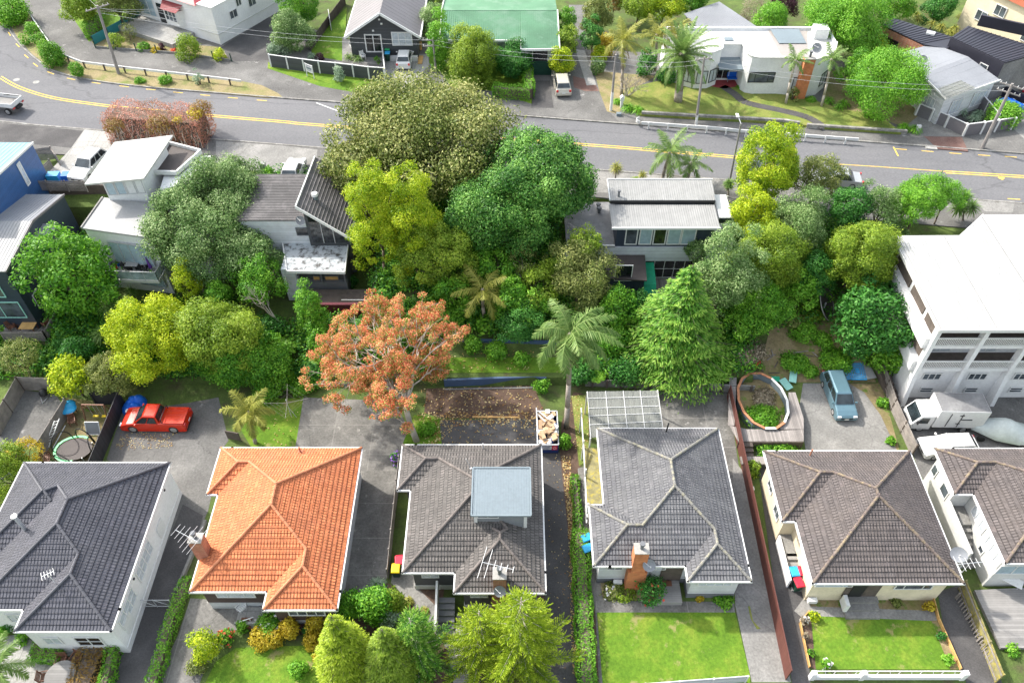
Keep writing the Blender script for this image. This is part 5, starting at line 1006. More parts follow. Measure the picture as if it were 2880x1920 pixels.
r.build('railing', 'steel', bl); gl.build('railing_glass', 'rail_glass', bl)
fence('fence', 'grey timber paling rail along the front of the car deck beside the blue house', [TP(1, 1, 250, 1500, 5.9), TP(1, 1, 690, 1505, 5.9)], 1.15, 'timber_fence', 'timber_fence', 1.6, .03, rail=[.9], slat=(.08, .05)); fence('fence', 'grey timber paling rail down the side of the car deck', [TP(1, 1, 250, 1500, 5.9), TP(1, 1, 420, 1330, 5.95)], 1.1, 'timber_fence', 'timber_fence', 1.6, .03, rail=[.9], slat=(.08, .05))
fence('fence', 'grey timber paling screen behind the car deck near the grass', [TP(1, 1, 300, 1270, 6), TP(1, 1, 440, 1250, 6), TP(1, 1, 480, 1310, 6)], 1.4, 'timber_fence', 'timber_fence', 1.6, .03, rail=[1.2], slat=(.09, .03))
dk = MB(); dk.bb(-46, -38.5, 63.5, 64.3, .5, 6.0); tag(dk.build('retaining_wall', 'timber_dark', None, (-42, 64, 2)), 'dark timber wall carrying the front of the white car deck', 'wall')
m = MB(); m.bb(-40.4, -37.6, 54.2, 60.5, 2.3, 2.5); sd = m.build('deck', 'timber_grey', None, (-39, 57, 2.3)); tag(sd, 'narrow timber deck in the gap between dark blue and white houses', 'deck')
# -- charcoal-roofed house left of the golden trees
L3 = thing('house', 'pale weatherboard house with charcoal corrugated roofs and a stained flat lean-to', 'house', (-18, 52, 1.5))
roof_part(L3, 'metal_dark', ((-24.5, 55.6, 8.0), (-24.5, 62.5, 8.0), (-19.0, 62.5, 8.0), (-17.6, 55.6, 8.0)), pitch=.25, rib=.04)
blk(L3, 'wall', 'clad_white', -24.2, -17.9, 55.75, 62.3, 1.5, 7.9); front_window(L3, 55.72, *T(2, 2, 365, 448), *T(2, 2, 487, 508), n=1, pane='glass_dark', frame='plinth')
ra = [(-18.6, 55.1, 9.8), (-18.2, 62.6, 9.8), (-13.6, 62.6, 7.1), (-14.1, 54.2, 7.0)]; roof_part(L3, 'metal_dark', (ra[0], ra[3], ra[2], ra[1]), pitch=.33, rib=.05); edge_part(L3, [ra[1], ra[0], ra[3]], 'white', .1, .25, close=False)
m = MB(); m.add([(-18.2, 55.5, 2), (-14.5, 55.5, 2), (-14.5, 55.5, 6.95), (-18.2, 55.5, 9.4), (-18.2, 62, 2), (-14.5, 62, 2), (-14.5, 62, 6.95), (-18.2, 62, 9.4)], [(0, 1, 2, 3), (7, 6, 5, 4), (0, 3, 7, 4), (1, 5, 6, 2)]); m.build('wall', 'charcoal_wall', L3)
m = MB(); m.add([(-17.9, 55.44, 5.6), (-14.8, 55.44, 5.6), (-14.8, 55.44, 6.7), (-17.9, 55.44, 8.9)], [(0, 1, 2, 3)]); gz_ = m.build('window', 'glass_dark', L3); m = MB(); m.beam((-16.9, 55.4, 5.6), (-16.9, 55.4, 8.2), .1, .06); m.beam((-15.9, 55.4, 5.6), (-15.9, 55.4, 7.5), .1, .06); m.build('frame', 'steel', gz_)
lq = [P(794.6, 680, 5.2), P(980, 678, 5.2), P(969.6, 765.7, 5.1), P(807, 763, 5.1)]; m = MB(); m.slab(lq, .12); m.build('lean_to_roof', 'stained_white', L3); edge_part(L3, [v+Vector((0, 0, -.05)) for v in lq[1:]+lq[:1]], 'white', .1, .3, close=False)
blk(L3, 'wall', 'clad_white', -20.4, -19.2, 52.5, 55.7, 1.2, 5.0); blk(L3, 'wall', 'charcoal_wall', -19.2, -14.9, 53.3, 55.7, 1.2, 5.0); blk(L3, 'sill', 'plinth', -19.2, -14.9, 52.9, 53.35, 1.2, 3.1)
for x in (-19.1, -17.1, -15.0): blk(L3, 'mullion', 'plinth', x-.07, x+.07, 52.85, 52.99, 3.1, 5.0)
for i, (xa, xb) in enumerate(((500, 578), (592, 722))): front_window(L3, 53.26, *T(2, 2, xa, 826), *T(2, 2, xb, 906), n=1, pane='timber_new', frame='plinth')
blk(L3, 'wall', 'maroon', -18.2, -12.6, 50.2, 50.5, .3, 2.9); blk(L3, 'terrace', 'timber_dark', -18.2, -12.5, 50.5, 52.4, .5, 2.7); edge_part(L3, [(-15, 50.4, 3.3), (-12.4, 50.4, 3.3), (-12.4, 55, 3.3)], 'steel', .05, .05, 'railing', False)
m = MB(); f = PY(*T(2, 2, 545, 310), 57.2); m.tube((f.x, 57.2, f.z-.3), (f.x, 57.2, f.z+1.6), .2, .2, 10); fl = m.build('flue', 'metal_blue', L3); m = MB(); m.tube((f.x, 57.2, f.z+1.6), (f.x, 57.2, f.z+1.85), .3, .26, 10); m.build('flue_cap', 'plastic_white', fl)
f = PY(*T(2, 2, 420, 385), 56.0); dish('pale satellite dish at the gutter of the charcoal-roofed house', (f.x, 55.5, f.z-.2), (.2, -1, .6), .4)
m = MB(); q = [TP(2, 2, x, y, 1.0) for x, y in ((220, 850), (300, 830), (425, 1190), (300, 1190))]; m.slab(q, .6); tag(m.build('garden_path', 'concrete_pale', None, q[0]), 'pale concrete path running down between the shrubs below the charcoal-roofed house', 'path')
# -- navy and white house right of the big tree
R1 = thing('house', 'navy and white flat-fronted house with corrugated metal roof and five tall windows', 'house', (13, 52, 2))
roof_part(R1, 'roof_corr', ((8.75, 57.5, 8.75), (18.1, 57.5, 8.75), (18.25, 60.4, 8.9), (8.75, 60.4, 8.9)), pitch=.2, rib=.03); roof_part(R1, 'roof_corr', ((8.65, 54.1, 8.35), (18.0, 54.1, 8.35), (18.05, 57.3, 8.4), (8.65, 57.3, 8.4)), pitch=.2, rib=.03); edge_part(R1, [(8.62, 54.05, 8.33), (18.02, 54.05, 8.33)], 'white', .12, .2, close=False); edge_part(R1, [(8.75, 57.46, 8.55), (18.1, 57.46, 8.55)], 'black', .06, .3, 'roof_gap', False); edge_part(R1, [(8.7, 57.5, 8.75), (8.7, 60.4, 8.9), (18.3, 60.4, 8.9)], 'white', .1, .16, close=False)
blk(R1, 'wall', 'navy', 9.2, 17.65, 54.75, 60.2, 5.5, 8.3)
for xa, xb, pn in ((1012, 1092, 'glass'), (1125, 1205, 'curtain_blue'), (1236, 1316, 'glass_dark'), (1348, 1430, 'curtain_blue'), (1460, 1545, 'curtain_blue')): front_window(R1, 54.72, *T(3, 2, xa, 443), *T(3, 2, xb, 580), n=1, pane=pn, t=.1)
blk(R1, 'wall', 'clad_white', 5.0, 19.2, 54.9, 61, .8, 5.75); m = MB(); m.bb(4.85, 9.18, 54.6, 61, 5.75, 5.9); m.build('flat_roof', 'membrane', R1); m = MB(); m.bb(17.7, 19.3, 54.6, 61, 5.75, 5.9); m.build('flat_roof', 'membrane', R1); m = MB(); m.bb(4.8, 19.25, 54.58, 54.9, 4.15, 5.74); m.build('wall', 'clad_white', R1)
edge_part(R1, [(4.8, 54.6, 5.95), (9.15, 54.6, 5.95)], 'white', .12, .12, close=False); m = MB()
for x, y in ((790, 300), (797, 330)): m = MB(); q = TP(3, 2, x, y, 5.9); pole_chimney(m, q, .45, .14); m.build('vent_pipe', 'plinth', R1)
m = MB(); q = PY(*T(3, 2, 950, 215), 58.0); pole_chimney(m, (q.x, 58.0, 8.2), 1.1, .1); m.build('vent_pipe', 'plinth', R1)
blk(R1, 'wall', 'navy', 8.5, 11.7, 51.9, 54.9, .8, 4.6); m = MB(); m.slab([(8.3, 51.7, 4.7), (11.8, 51.4, 4.7), (11.95, 54.57, 4.9), (8.3, 54.57, 4.9)], .12); m.build('flat_roof', 'membrane_dark', R1); front_window(R1, 51.86, *T(3, 2, 930, 742), *T(3, 2, 1050, 865), n=1, pane='glass_dark')
window(R1, (14.4, 54.86, 3.0), (1, 0), 4.6, 2.2, 5, 'glass_dark', bars=1); m = MB(); m.bb(11.75, 18, 51.3, 54.85, 1.5, 1.75); m.build('deck', 'timber_grey', R1); m = MB(); m.bb(11.0, 16.4, 51.0, 51.2, 0.4, 2.7); m.build('balustrade', 'navy', R1); edge_part(R1, [(11, 51.1, 2.75), (16.4, 51.1, 2.75)], 'white', .16, .08, 'handrail', False)
m = MB(); m.slab([(11.8, 52.3, 3.4), (12.9, 52.3, 3.4), (12.9, 54.7, 3.9), (11.8, 54.7, 3.9)], .03); m.slab([(11.8, 51.6, 2.5), (12.9, 51.6, 2.5), (12.9, 52.3, 3.4), (11.8, 52.3, 3.4)], .03); tag(m.build('shade_cloth', 'tarp_green', None, (12.3, 52, 2)), 'green shade cloth hung over the deck corner of the navy house', 'shade cloth')
w_ = MB(); a, b = TP(3, 2, 1795, 330, 6.9), TP(3, 2, 1845, 575, 6.0); w_.beam((a.x, a.y, 5.9), (b.x, b.y, 5.2), .15, 2.0); tag(w_.build('boundary_wall', 'pale_grey_wall', None, (a.x, a.y, 5)), 'grey boundary wall beside the van at the right of the navy house', 'wall')
# -- white apartment block on the right
AP = thing('apartment_block', 'white three-storey apartment block with ribbed white roof and slatted balconies', 'apartments', (40, 41.5, 0)); m = MB(); rz = 9.3
out = [(31.85, 41.05), (52, 41.05), (52, 54.75), (40.6, 54.75), (37.45, 51.85), (31.95, 51.85)]; m.prism(out, rz-.25, rz)
for i in range(72):
    x = 31.95+i*.28; yb = 51.8 if x < 37.4 else (51.8+(x-37.4)*.91 if x < 40.6 else 54.7); m.beam((x, 41.06, rz+.02), (x, yb, rz+.02), .07, .05)
m.build('roof', 'roof_strip', AP); edge_part(AP, [(31.8, 41.0, rz-.12), (52, 41.0, rz-.12)], 'white', .12, .3, 'gutter', False); edge_part(AP, [(31.8, 41.0, rz-.12), (31.88, 51.85, rz-.12), (37.45, 51.9, rz-.12), (40.6, 54.8, rz-.12)], 'pale_grey_wall', .1, .26, 'barge', False)
blk(AP, 'wall', 'white_stucco', 32.4, 52, 43.6, 51.5, -.2, 9.0); blk(AP, 'wall', 'white_stucco', 32.4, 52, 42.1, 43.6, -.2, 3.75)
for z in (3.75, 6.4): blk(AP, 'balcony_slab', 'white_stucco', 32.25, 52, 41.75, 43.6, z, z+.22)
blk(AP, 'balcony_floor', 'timber_dark', 32.7, 51.9, 42.0, 43.55, 3.975, 3.985); blk(AP, 'balcony_floor', 'timber_dark', 32.7, 51.9, 42.0, 43.55, 6.625, 6.635)
for i, X in enumerate((32.4, 36.1, 39.8, 43.5, 47.2)):
    m = MB(); m.bb(X-.17, X+.17, 41.6, 42.15, -.1, 9.0); m.add([(X-.17, 41.6, 3.2), (X+.17, 41.6, 3.2), (X+.17, 41.1, -.1), (X-.17, 41.1, -.1), (X-.17, 41.62, -.1), (X+.17, 41.62, -.1)], [(0, 1, 2, 3), (0, 3, 4), (1, 5, 2)]); m.build('pillar', 'white_stucco', AP)
    for z in (3.97, 6.62):
        k = MB(); k.bb(X+.17, X+3.53, 41.74, 41.82, z+.85, z+.98); k.bb(X+.17, X+3.53, 41.74, 41.82, z+.02, z+.12)
        for j in range(24): k.bb(X+.25+j*.138, X+.31+j*.138, 41.76, 41.8, z+.12, z+.85)
        k.build('balustrade', 'white', AP)
    for z0 in (2.75,):
        window(AP, (X+1.7, 42.07, z0), (1, 0), 1.5, .8, 3, 'glass'); 
    window(AP, (X+1.9, 42.07, 1.05), (1, 0), 1.1, .65, 1, 'glass', bars=1)
    for z0 in (5.4, 8.0): window(AP, (X+.75, 43.57, z0-.2), (1, 0), .8, .7, 1, 'glass_dark'); 
    for z0 in (5.1, 7.7): window(AP, (X+2.3, 43.57, z0), (1, 0), 1.7, 1.9, 2, 'curtain')
m = MB()
for y0, y1 in ((42.2, 43.9), (44.4, 47.0), (47.5, 50.6)):
    for z0, z1 in ((4.9, 6.0), (7.5, 8.7)): m.bb(32.3, 32.43, y0, y1, z0, z1)
m.build('side_shade_panel', 'timber_dark', AP); m = MB(); m.bb(31.9, 32.5, 42.0, 51.5, 6.2, 7.3); m.bb(31.9, 32.5, 42.0, 51.5, 3.6, 4.7); m.build('side_parapet', 'white_stucco', AP)  # flat dark panels paint in the shade of the side openings
# -- white villa with red roof, top left
F1 = thing('house', 'white villa with red roof and hooded bay window above the terrace', 'house', (-35.1, 91.7, 6.1), rot=R(-30), local=True); m = MB(); m.bb(-14, 0, 0, 13, -.2, 4.4); m.build('wall', 'white_stucco', F1); m = MB(); m.bb(-3.6, .06, -.06, 13.1, 1.2, 1.3); m.build('trim', 'pale_grey_wall', F1)
m = MB(); E0 = 4.4; m.add([(-14.3, -.4, E0), (-2.2, -.4, E0), (-2.2, 13.4, E0), (-14.3, 13.4, E0), (-8.2, 5, E0+3.2), (-8.2, 8, E0+3.2)], [(0, 1, 4), (1, 2, 5, 4), (2, 3, 5), (3, 0, 4, 5), (3, 2, 1, 0)]); m.build('roof', 'red_roof', F1); m = MB(); m.bb(-2.3, .1, -.1, 13.1, 4.4, 4.55); m.build('parapet', 'white', F1)
window(F1, (-12, -.02, 2.2), (1, 0), 3.6, 2.4, 3, 'curtain_blue'); window(F1, (-9.2, -.02, 1.8), (1, 0), 1.2, 2.6, 1, 'glass_dark', bars=3); m = MB(); m.prism([(-8, 0), (-7.6, -.75), (-5.6, -.75), (-5.2, 0)], 1.2, 3.0); by = m.build('bay', 'white', F1); window(by, (-6.6, -.77, 2.3), (1, 0), 1.9, 1.3, 3, 'glass', bars=1); m = MB(); m.add([(-8.3, 0, 3.7), (-4.9, 0, 3.7), (-5.3, -1, 3.0), (-7.9, -1, 3.0)], [(3, 2, 1, 0), (0, 1, 2, 3)]); m.build('hood', 'red_roof', by)
for y in (3, 6.3, 9.6): window(F1, (.02, y, 2.6 if y < 4 else 2.8), (0, 1), 1.3, 1.0, 2, 'glass')
window(F1, (.02, 4.2, 3.6), (0, 1), .9, 1.0, 2, 'glass'); m = MB(); m.bb(-13.5, -4.2, -3.6, 0, -.1, .55); m.build('terrace', 'concrete_pale', F1)
# -- dark grey gabled house
F2 = thing('house', 'dark grey weatherboard house with white-edged gable and french doors', 'house', (-14.8, 89, 6.1)); ax, az = -14.85, 11.75
m = MB(); m.add([(-18.8, 88.6, 6), (-11.0, 88.6, 6), (-11.0, 88.6, 9.05), (ax, 88.6, 11.5), (-18.8, 88.6, 9.05), (-18.8, 112, 6), (-11.0, 112, 6), (-11.0, 112, 9.05), (-18.8, 112, 9.05)], [(0, 1, 2, 3, 4), (1, 6, 7, 2), (0, 4, 8, 5)]); m.build('wall', 'charcoal_wall', F2)
roof_part(F2, 'metal_slate', ((-19.2, 87.7, 8.95), (-19.2, 113, 8.95), (ax, 113, az), (ax, 87.7, az)), pitch=.8, rib=.015); roof_part(F2, 'metal_slate', ((ax, 87.7, az), (ax, 113, az), (-10.5, 113, 8.95), (-10.5, 87.7, 8.95)), pitch=.8, rib=.015); edge_part(F2, [(-19.2, 87.66, 8.95), (ax, 87.66, az), (-10.5, 87.66, 8.95), (-10.46, 113, 8.95)], 'white', .14, .26, 'barge', False); edge_part(F2, [(-19.22, 87.66, 8.9), (-19.22, 113, 8.9)], 'white', .12, .2, 'gutter', False)
front_window(F2, 88.57, *T(2, 1, 905, 270), *T(2, 1, 1058, 412), n=2, pane='glass_dark', t=.14); front_window(F2, 88.57, *T(2, 1, 1118, 252), *T(2, 1, 1292, 360), n=3, pane='curtain', t=.12); m = MB()
for x, y in ((1025, 155), (1043, 188), (978, 243)): q = PY(*T(2, 1, x, y), 88.5); m.box(q, (.22, .12, .18))
m.build('light', 'plastic_white', F2); m = MB(); a, b = TP(2, 1, 1060, 418, 6.4), TP(2, 1, 1335, 418, 6.4); m.beam((a.x+.4, 87.9, 6.35), (b.x, 87.9, 6.35), .5, .5); m.build('planter', 'white', F2)
# -- green-roofed house
F3 = thing('house', 'white house with faded green metal roof and dark green garage door', 'house', (-1, 84, 6.1)); m = MB(); m.slab([(-8.15, 86.3, 9.3), (1.03, 86.3, 9.3), (1.03, 91.5, 10.35), (-8.15, 91.5, 10.35)], .1); m.slab([(1.03, 84.0, 9.4), (5.25, 84.0, 9.4), (5.25, 91.5, 10.35), (1.03, 91.5, 10.35)], .1)
for i in range(54): x = -8.05+i*.25; m.beam((x, 86.3 if x < 1.03 else 84.05, 9.32 if x < 1.03 else 9.44), (x, 91.5, 10.37), .04, .03)
m.slab([(-8.15, 91.5, 10.4), (5.25, 91.5, 10.4), (5.25, 96, 9.7), (-8.15, 96, 9.7)], .1); m.build('roof', 'metal_green', F3); edge_part(F3, [(-8.2, 96, 9.75), (-8.2, 91.5, 10.4), (-8.2, 86.2, 9.32), (.98, 86.2, 9.3), (.98, 83.9, 9.4), (5.3, 84.0, 9.4), (5.3, 91.5, 10.4)], 'white', .12, .24, close=False)
blk(F3, 'wall', 'white_wall', -7.8, 1.2, 87, 95.5, 6, 9.15); blk(F3, 'wall', 'white_wall', 1.2, 5.0, 84.6, 95.5, 8.0-2, 9.3); front_window(F3, 84.57, *T(3, 1, 222, 390), *T(3, 1, 395, 487), n=2, pane='glass_dark', mull=[.3]); front_window(F3, 86.97, *T(2, 1, 1865, 320), *T(2, 1, 2140, 395), n=3, pane='curtain')
gd = MB(); gd.bb(2.3, 4.5, 84.5, 84.57, 6.05, 7.75)
for i in range(8): gd.bb(2.3, 4.5, 84.47, 84.5, 6.1+i*.205, 6.25+i*.205)
gd.build('garage_door', 'bin_green', F3)
# -- grey shed behind, white curved house
F4 = thing('shed', 'low grey iron-roofed building behind the white curved house', 'shed', (24, 90, 6.1)); roof_part(F4, 'metal_grey', ((20.6, 93.7, 9), (25.4, 97, 9), (28.8, 90, 9), (22.3, 89.2, 8.8)), pitch=.3, rib=.02); prism_part(F4, 'wall', 'charcoal_wall', [(20.9, 93.5), (25.2, 96.6), (28.5, 90.2), (22.4, 89.5)], 6, 8.7)
F5 = thing('house', 'white curved art deco house with flat roof and red brick chimney', 'house', (27, 80, 6.3))
pl = [(17.2, 87), (17.3, 84.6), (17.8, 83.0), (18.8, 81.8), (20.2, 81.05), (21.6, 81.1), (22.7, 81.9), (22.9, 82.9), (25.2, 82.9), (25.3, 80.9), (25.7, 80.2), (26.4, 79.95), (29.1, 79.95), (30.4, 79.7), (32, 79.5), (33.6, 80.2), (34.8, 81.6), (35.5, 83.4), (35.6, 87)]
def shell(h, name, mat, pts, z0, z1, th=.22):
    m = MB(); m.prism(pts, z0, z1-.4); n = len(pts)
    for a, b in zip(pts, pts[1:]+pts[:1]): a, b = Vector((*a, (z0+z1)/2)), Vector((*b, (z0+z1)/2)); d = (b-a).normalized(); m.beam(a+Vector((-d.y, d.x, 0))*(th*.5-.03), b+Vector((-d.y, d.x, 0))*(th*.5-.03)+d*.02, th, z1-z0)
    return m.build(name, mat, h)
shell(F5, 'wall', 'white_stucco', pl, 6.1, 10.6); edge_part(F5, [(x, y, 10.62) for x, y in pl[1:-1]], 'pale_grey_wall', .3, .06, 'coping', False)
m = MB(); m.prism([(17.6, 86.6), (18, 83.2), (20.3, 81.5), (22.4, 82.6), (22.7, 83.3), (25.5, 83.3), (26, 80.5), (29.2, 80.4), (29, 86.6)], 10.2, 10.26); m.build('flat_roof', 'metal_white', F5); m = MB(); m.prism([(29.0, 80.4), (31.6, 80), (33.2, 86.6), (28.8, 86.6)], 10.2, 10.3); m.build('flat_roof', 'metal_taupe', F5); m = MB(); m.slab([(29.3, 83.5, 10.4), (32.3, 83.5, 10.4), (32.2, 86.6, 10.5), (29, 86.6, 10.5)], .06); m.build('roof_sheet', 'metal_blue', F5); m = MB(); m.prism([(31.6, 80), (33.3, 80.6), (35.1, 83.4), (35.2, 86.6), (33.2, 86.6)], 10.2, 10.27); m.build('flat_roof', 'metal_white', F5)
blk(F5, 'rooftop_unit', 'white', 33.4, 34.9, 84.6, 86.0, 10.2, 11.4); m = MB(); m.box((24, 84.6, 10.3), (.9, .7, .12)); m.build('skylight', 'metal_blue', F5)
front_window(F5, 79.9, *T(4, 1, 80, 570), *T(4, 1, 265, 650), n=3, pane='glass', frame='black', mull=[.25, .75]); window(F5, (23.6, 82.86, 7.6), (1, 0), 1.5, 2.1, 2, 'glass_dark', 'white'); m = MB(); m.slab([(22.6, 80.9, 8.7), (25.2, 80.9, 8.7), (25.2, 82.9, 9.1), (22.6, 82.9, 9.1)], .1); m.build('porch_roof', 'metal_blue', F5)
for (x, y), (X, Y) in ((pl[4], pl[5]), (pl[5], pl[6]), (pl[3], pl[4]), (pl[13], pl[14]), (pl[15], pl[16])): d = math.hypot(X-x, Y-y); window(F5, ((x+X)/2+(Y-y)/d*.03, (y+Y)/2-(X-x)/d*.03, 7.7), (X-x, Y-y), d*.86, 1.5, 2, 'curtain', 'black')
c5 = chimney(F5, 30.9, 32.0, 78.8, 79.75, 6.0, 10.9, 'brick_orange', True, 1); dish('grey satellite dish on the roof beside the art deco brick chimney', (32.6, 81.0, 10.2), (0, -1, .7), .5, mast=.9)
# -- black and brick units, grey garage house, beige house at top right
F6 = thing('house', 'brown brick unit with black ribbed metal roof and skylight', 'house', (46, 87, 6.1)); q = [TP(4, 1, x, y, 9.5) for x, y in ((1120, 195), (1450, 350), (1640, 385), (1700, 300), (1220, 145))]; roof_part(F6, 'metal_black', (q[0], q[1], q[3], q[4]), pitch=.55, rib=.06); m = MB(); m.slab([q[1], q[2], q[3]], .1); m.build('roof', 'metal_black', F6); prism_part(F6, 'wall', 'brick', [q[0], q[1], q[2], q[3], q[4]], 6, 9.3); d = (q[1]-q[0]).normalized(); window(F6, q[0]+d*1.6+Vector((d.y, -d.x, 0))*.03-Vector((0, 0, 1.5)), (d.x, d.y), 2.4, 1.1, 1, 'glass_dark', 'black'); m = MB(); s_ = TP(4, 1, 1505, 262, 9.6); m.box(s_, (.9, .7, .2), -.5); m.build('skylight', 'white', F6)
F6b = thing('house', 'black clad building with black ribbed metal roof at right edge', 'house', (52, 80, 6.1)); q = [TP(4, 1, x, y, 10.5) for x, y in ((1670, 292), (2090, 492), (2420, 400), (1800, 205))]; roof_part(F6b, 'metal_black', (q[0], q[1], q[2], q[3]), pitch=.5, rib=.06); prism_part(F6b, 'wall', 'concrete', [v for v in q], 6, 10.3); d = (q[1]-q[0]).normalized(); o_ = Vector((d.y, -d.x, 0))*.06; m = MB(); m.beam(q[0]+o_-Vector((0, 0, 1.5)), q[1]+o_-Vector((0, 0, 1.5)), .08, 2.8); m.build('cladding', 'metal_black', F6b)
window(F6b, q[0].lerp(q[1], .72)+o_*1.8-Vector((0, 0, 1.6)), (d.x, d.y), 1.0, 1.2, 1, 'glass'); m = MB(); v = q[3]; m.beam(v+Vector((1.2, .4, .5)), v+Vector((7, -3, .5)), .3, 1.2); m.build('screen', 'metal_black', F6b)
F7 = thing('house', 'white house with plain grey metal roof and clear porch sheet', 'house', (45, 77, 6.1)); q = [TP(4, 1, x, y, 9.3) for x, y in ((1190, 440), (1520, 345), (2055, 632), (1630, 782))]; rA, rB = TP(4, 1, 1430, 590, 9.9), TP(4, 1, 1800, 447, 9.9); roof_part(F7, 'metal_grey', (q[0], rA, rB, q[1]), pitch=1.4, rib=.015); roof_part(F7, 'metal_grey', (rA, q[3], q[2], rB), pitch=1.4, rib=.015); edge_part(F7, [q[0], rA, q[3], q[2]], 'white', .1, .18, close=False); ce = (q[0]+q[1]+q[2]+q[3])/4; prism_part(F7, 'wall', 'white_wall', [ce+(v-ce)*.93 for v in q], 6, 9.25)
m = MB(); pq = [TP(4, 1, x, y, 9.55) for x, y in ((1530, 680), (1640, 775), (1860, 690), (1700, 612))]; metal_sheet(m, pq[0], pq[1], pq[2], pq[3], .5, .03, .03); m.build('porch_sheet', 'clear_sheet', F7); d = (q[2]-q[3]).normalized(); w0 = ce+(q[3]-ce)*.93; w1 = ce+(q[2]-ce)*.93
for f, wd in ((.3, 1.7), (.78, 2.4)): v = w0.lerp(w1, f); window(F7, (v.x+d.y*.04, v.y-d.x*.04, 7.6), (d.x, d.y), wd, 1.7, 3, 'curtain')
window(F7, (lambda v: (v.x-.05, v.y-.03, 7.6))(ce+(q[0].lerp(q[3], .8)-ce)*.93), ((q[3]-q[0]).x, (q[3]-q[0]).y), 1.6, 1.6, 3, 'curtain'); q_ = TP(4, 1, 1425, 520, 9.6); dish('pale satellite dish on the plain grey roof', q_, (-.2, -1, .6), .45, mast=.7)
F8 = thing('house', 'beige house with orange tiled roof in the top right corner', 'house', (58, 93, 6.1)); a, b = TP(4, 1, 1735, 135, 8), TP(4, 1, 1960, 250, 8); d = (Vector((b.x, b.y, 0))-Vector((a.x, a.y, 0))).normalized(); n_ = Vector((-d.y, d.x, 0)); a2 = Vector((a.x, a.y, 0)); b2 = a2+d*14; poly = [a2, b2, b2+n_*9, a2+n_*9]; prism_part(F8, 'wall', 'cream_wall', poly, 6, 12.2); m = MB(); o_ = [a2-d*.3-n_*.5+Vector((0, 0, 12.2)), b2-n_*.5+Vector((0, 0, 12.2)), b2+n_*4.5+Vector((0, 0, 14.6)), a2+d*4+n_*4.5+Vector((0, 0, 14.6)), a2-d*.3+n_*9+Vector((0, 0, 12.2))]; m.add(o_, [(0, 1, 2, 3), (0, 3, 4)]); m.build('roof', 'tile_orange', F8)
for f, z in ((2.6, 9.2), (4.6, 10.6), (9, 9.4), (9, 11)): v = a2+d*f-n_*.04; window(F8, (v.x, v.y, z), (d.x, d.y), 1.5, 1.2, 2, 'glass')

# ================================================================== TREES AND SHRUBS
def q(c, r, x, y): return T(c, r, x, y)
def ct_(label, c, r, x, y, hw, hc, rz, leafm, **k):      # hw in tile pixels
    return crown_tree(k.pop('name', 'tree'), label, k.pop('cat', 'tree'), *T(c, r, x, y), hw/2.8, hc, rz, leafm, **k)
def sh(label, c, r, x, y, hw, leafm, **k): return shrub(label, *T(c, r, x, y), hw/2.8, leafm, **k)
# -- the big trees in the middle
ct_('huge spreading tree with bronze tipped leaves covering the road bend', 2, 1, 1350, 1050, 640, 5.2, 3.4, 'mag', leaf=.27, n=120, lr=.19, jit=.3, low=-.75, cover=1.5, ry=.95, trunk='trunk_pale', limbs=14, r0=.4, fill=.3, nj=.8, squash=.75)
ct_('big lobe of bronze tipped foliage at the left foot of the huge spreading tree', 2, 1, 850, 1330, 290, 5.0, 2.6, 'mag', leaf=.28, n=34, lr=.27, jit=.25, cover=1.6, trunk='trunk_pale')
ct_('large dark green glossy tree right of the huge bronze tree', 3, 1, 345, 1390, 400, 5.4, 3.7, 'dark', leaf=.22, n=100, lr=.19, low=-.8, cover=2.2)
ct_('dark green lower tree between the golden conifer and the navy house', 3, 2, 30, 370, 410, 5.2, 4.0, 'dark', leaf=.2, n=70, lr=.2, low=-.5, cover=2.2, ry=.7)
ct_('tall lime golden conifer with two peaks, left peak', 2, 2, 1000, 390, 235, 6.4, 6.2, 'gold', leaf=.15, n=110, lr=.19, low=-.6, cover=2.0, nj=.7, limbs=4)
ct_('lime golden conifer right peak beside the left one', 2, 2, 1290, 440, 215, 6.0, 5.6, 'gold', leaf=.15, n=95, lr=.2, low=-.6, cover=2.0, nj=.7, limbs=4)
ct_('rounded yellow green tree at the right foot of the golden conifers', 2, 2, 1480, 690, 270, 4.2, 3.0, 'yolive', leaf=.16, n=70, lr=.2, low=-.5, cover=2.0)
ct_('olive tree with loose pale tips beside the navy house', 3, 2, 640, 770, 270, 3.8, 2.6, 'olive', leaf=.18, n=44, lr=.24, jit=.3, cover=1.5, low=-.4)
ct_('yellow green tree top below the grey flat roof of the navy house', 3, 2, 690, 600, 150, 4.6, 2.0, 'yolive', leaf=.18, n=26, lr=.28, jit=.3, cover=1.4)
ct_('green bush crown left of the tall palm', 3, 2, 940, 1060, 140, 2.8, 1.8, 'green', leaf=.2, n=26, lr=.3, cover=1.8)
ct_('soft green tree behind the yellow palm fronds', 2, 2, 2080, 1010, 140, 3.0, 2.0, 'green', leaf=.18, n=30, lr=.28)
ct_('feathery blue green tree above the lower blue wall', 2, 2, 2130, 1200, 200, 2.4, 1.7, 'broad', leaf=.14, n=40, lr=.24, jit=.3, cover=1.7)
ct_('dry twiggy tree with pale stems beside the dark green tree', 3, 2, 200, 760, 150, 3.6, 1.6, 'olive', leaf=.13, n=20, lr=.25, jit=.4, cover=.6, trunk='trunk_pale', limbs=9)
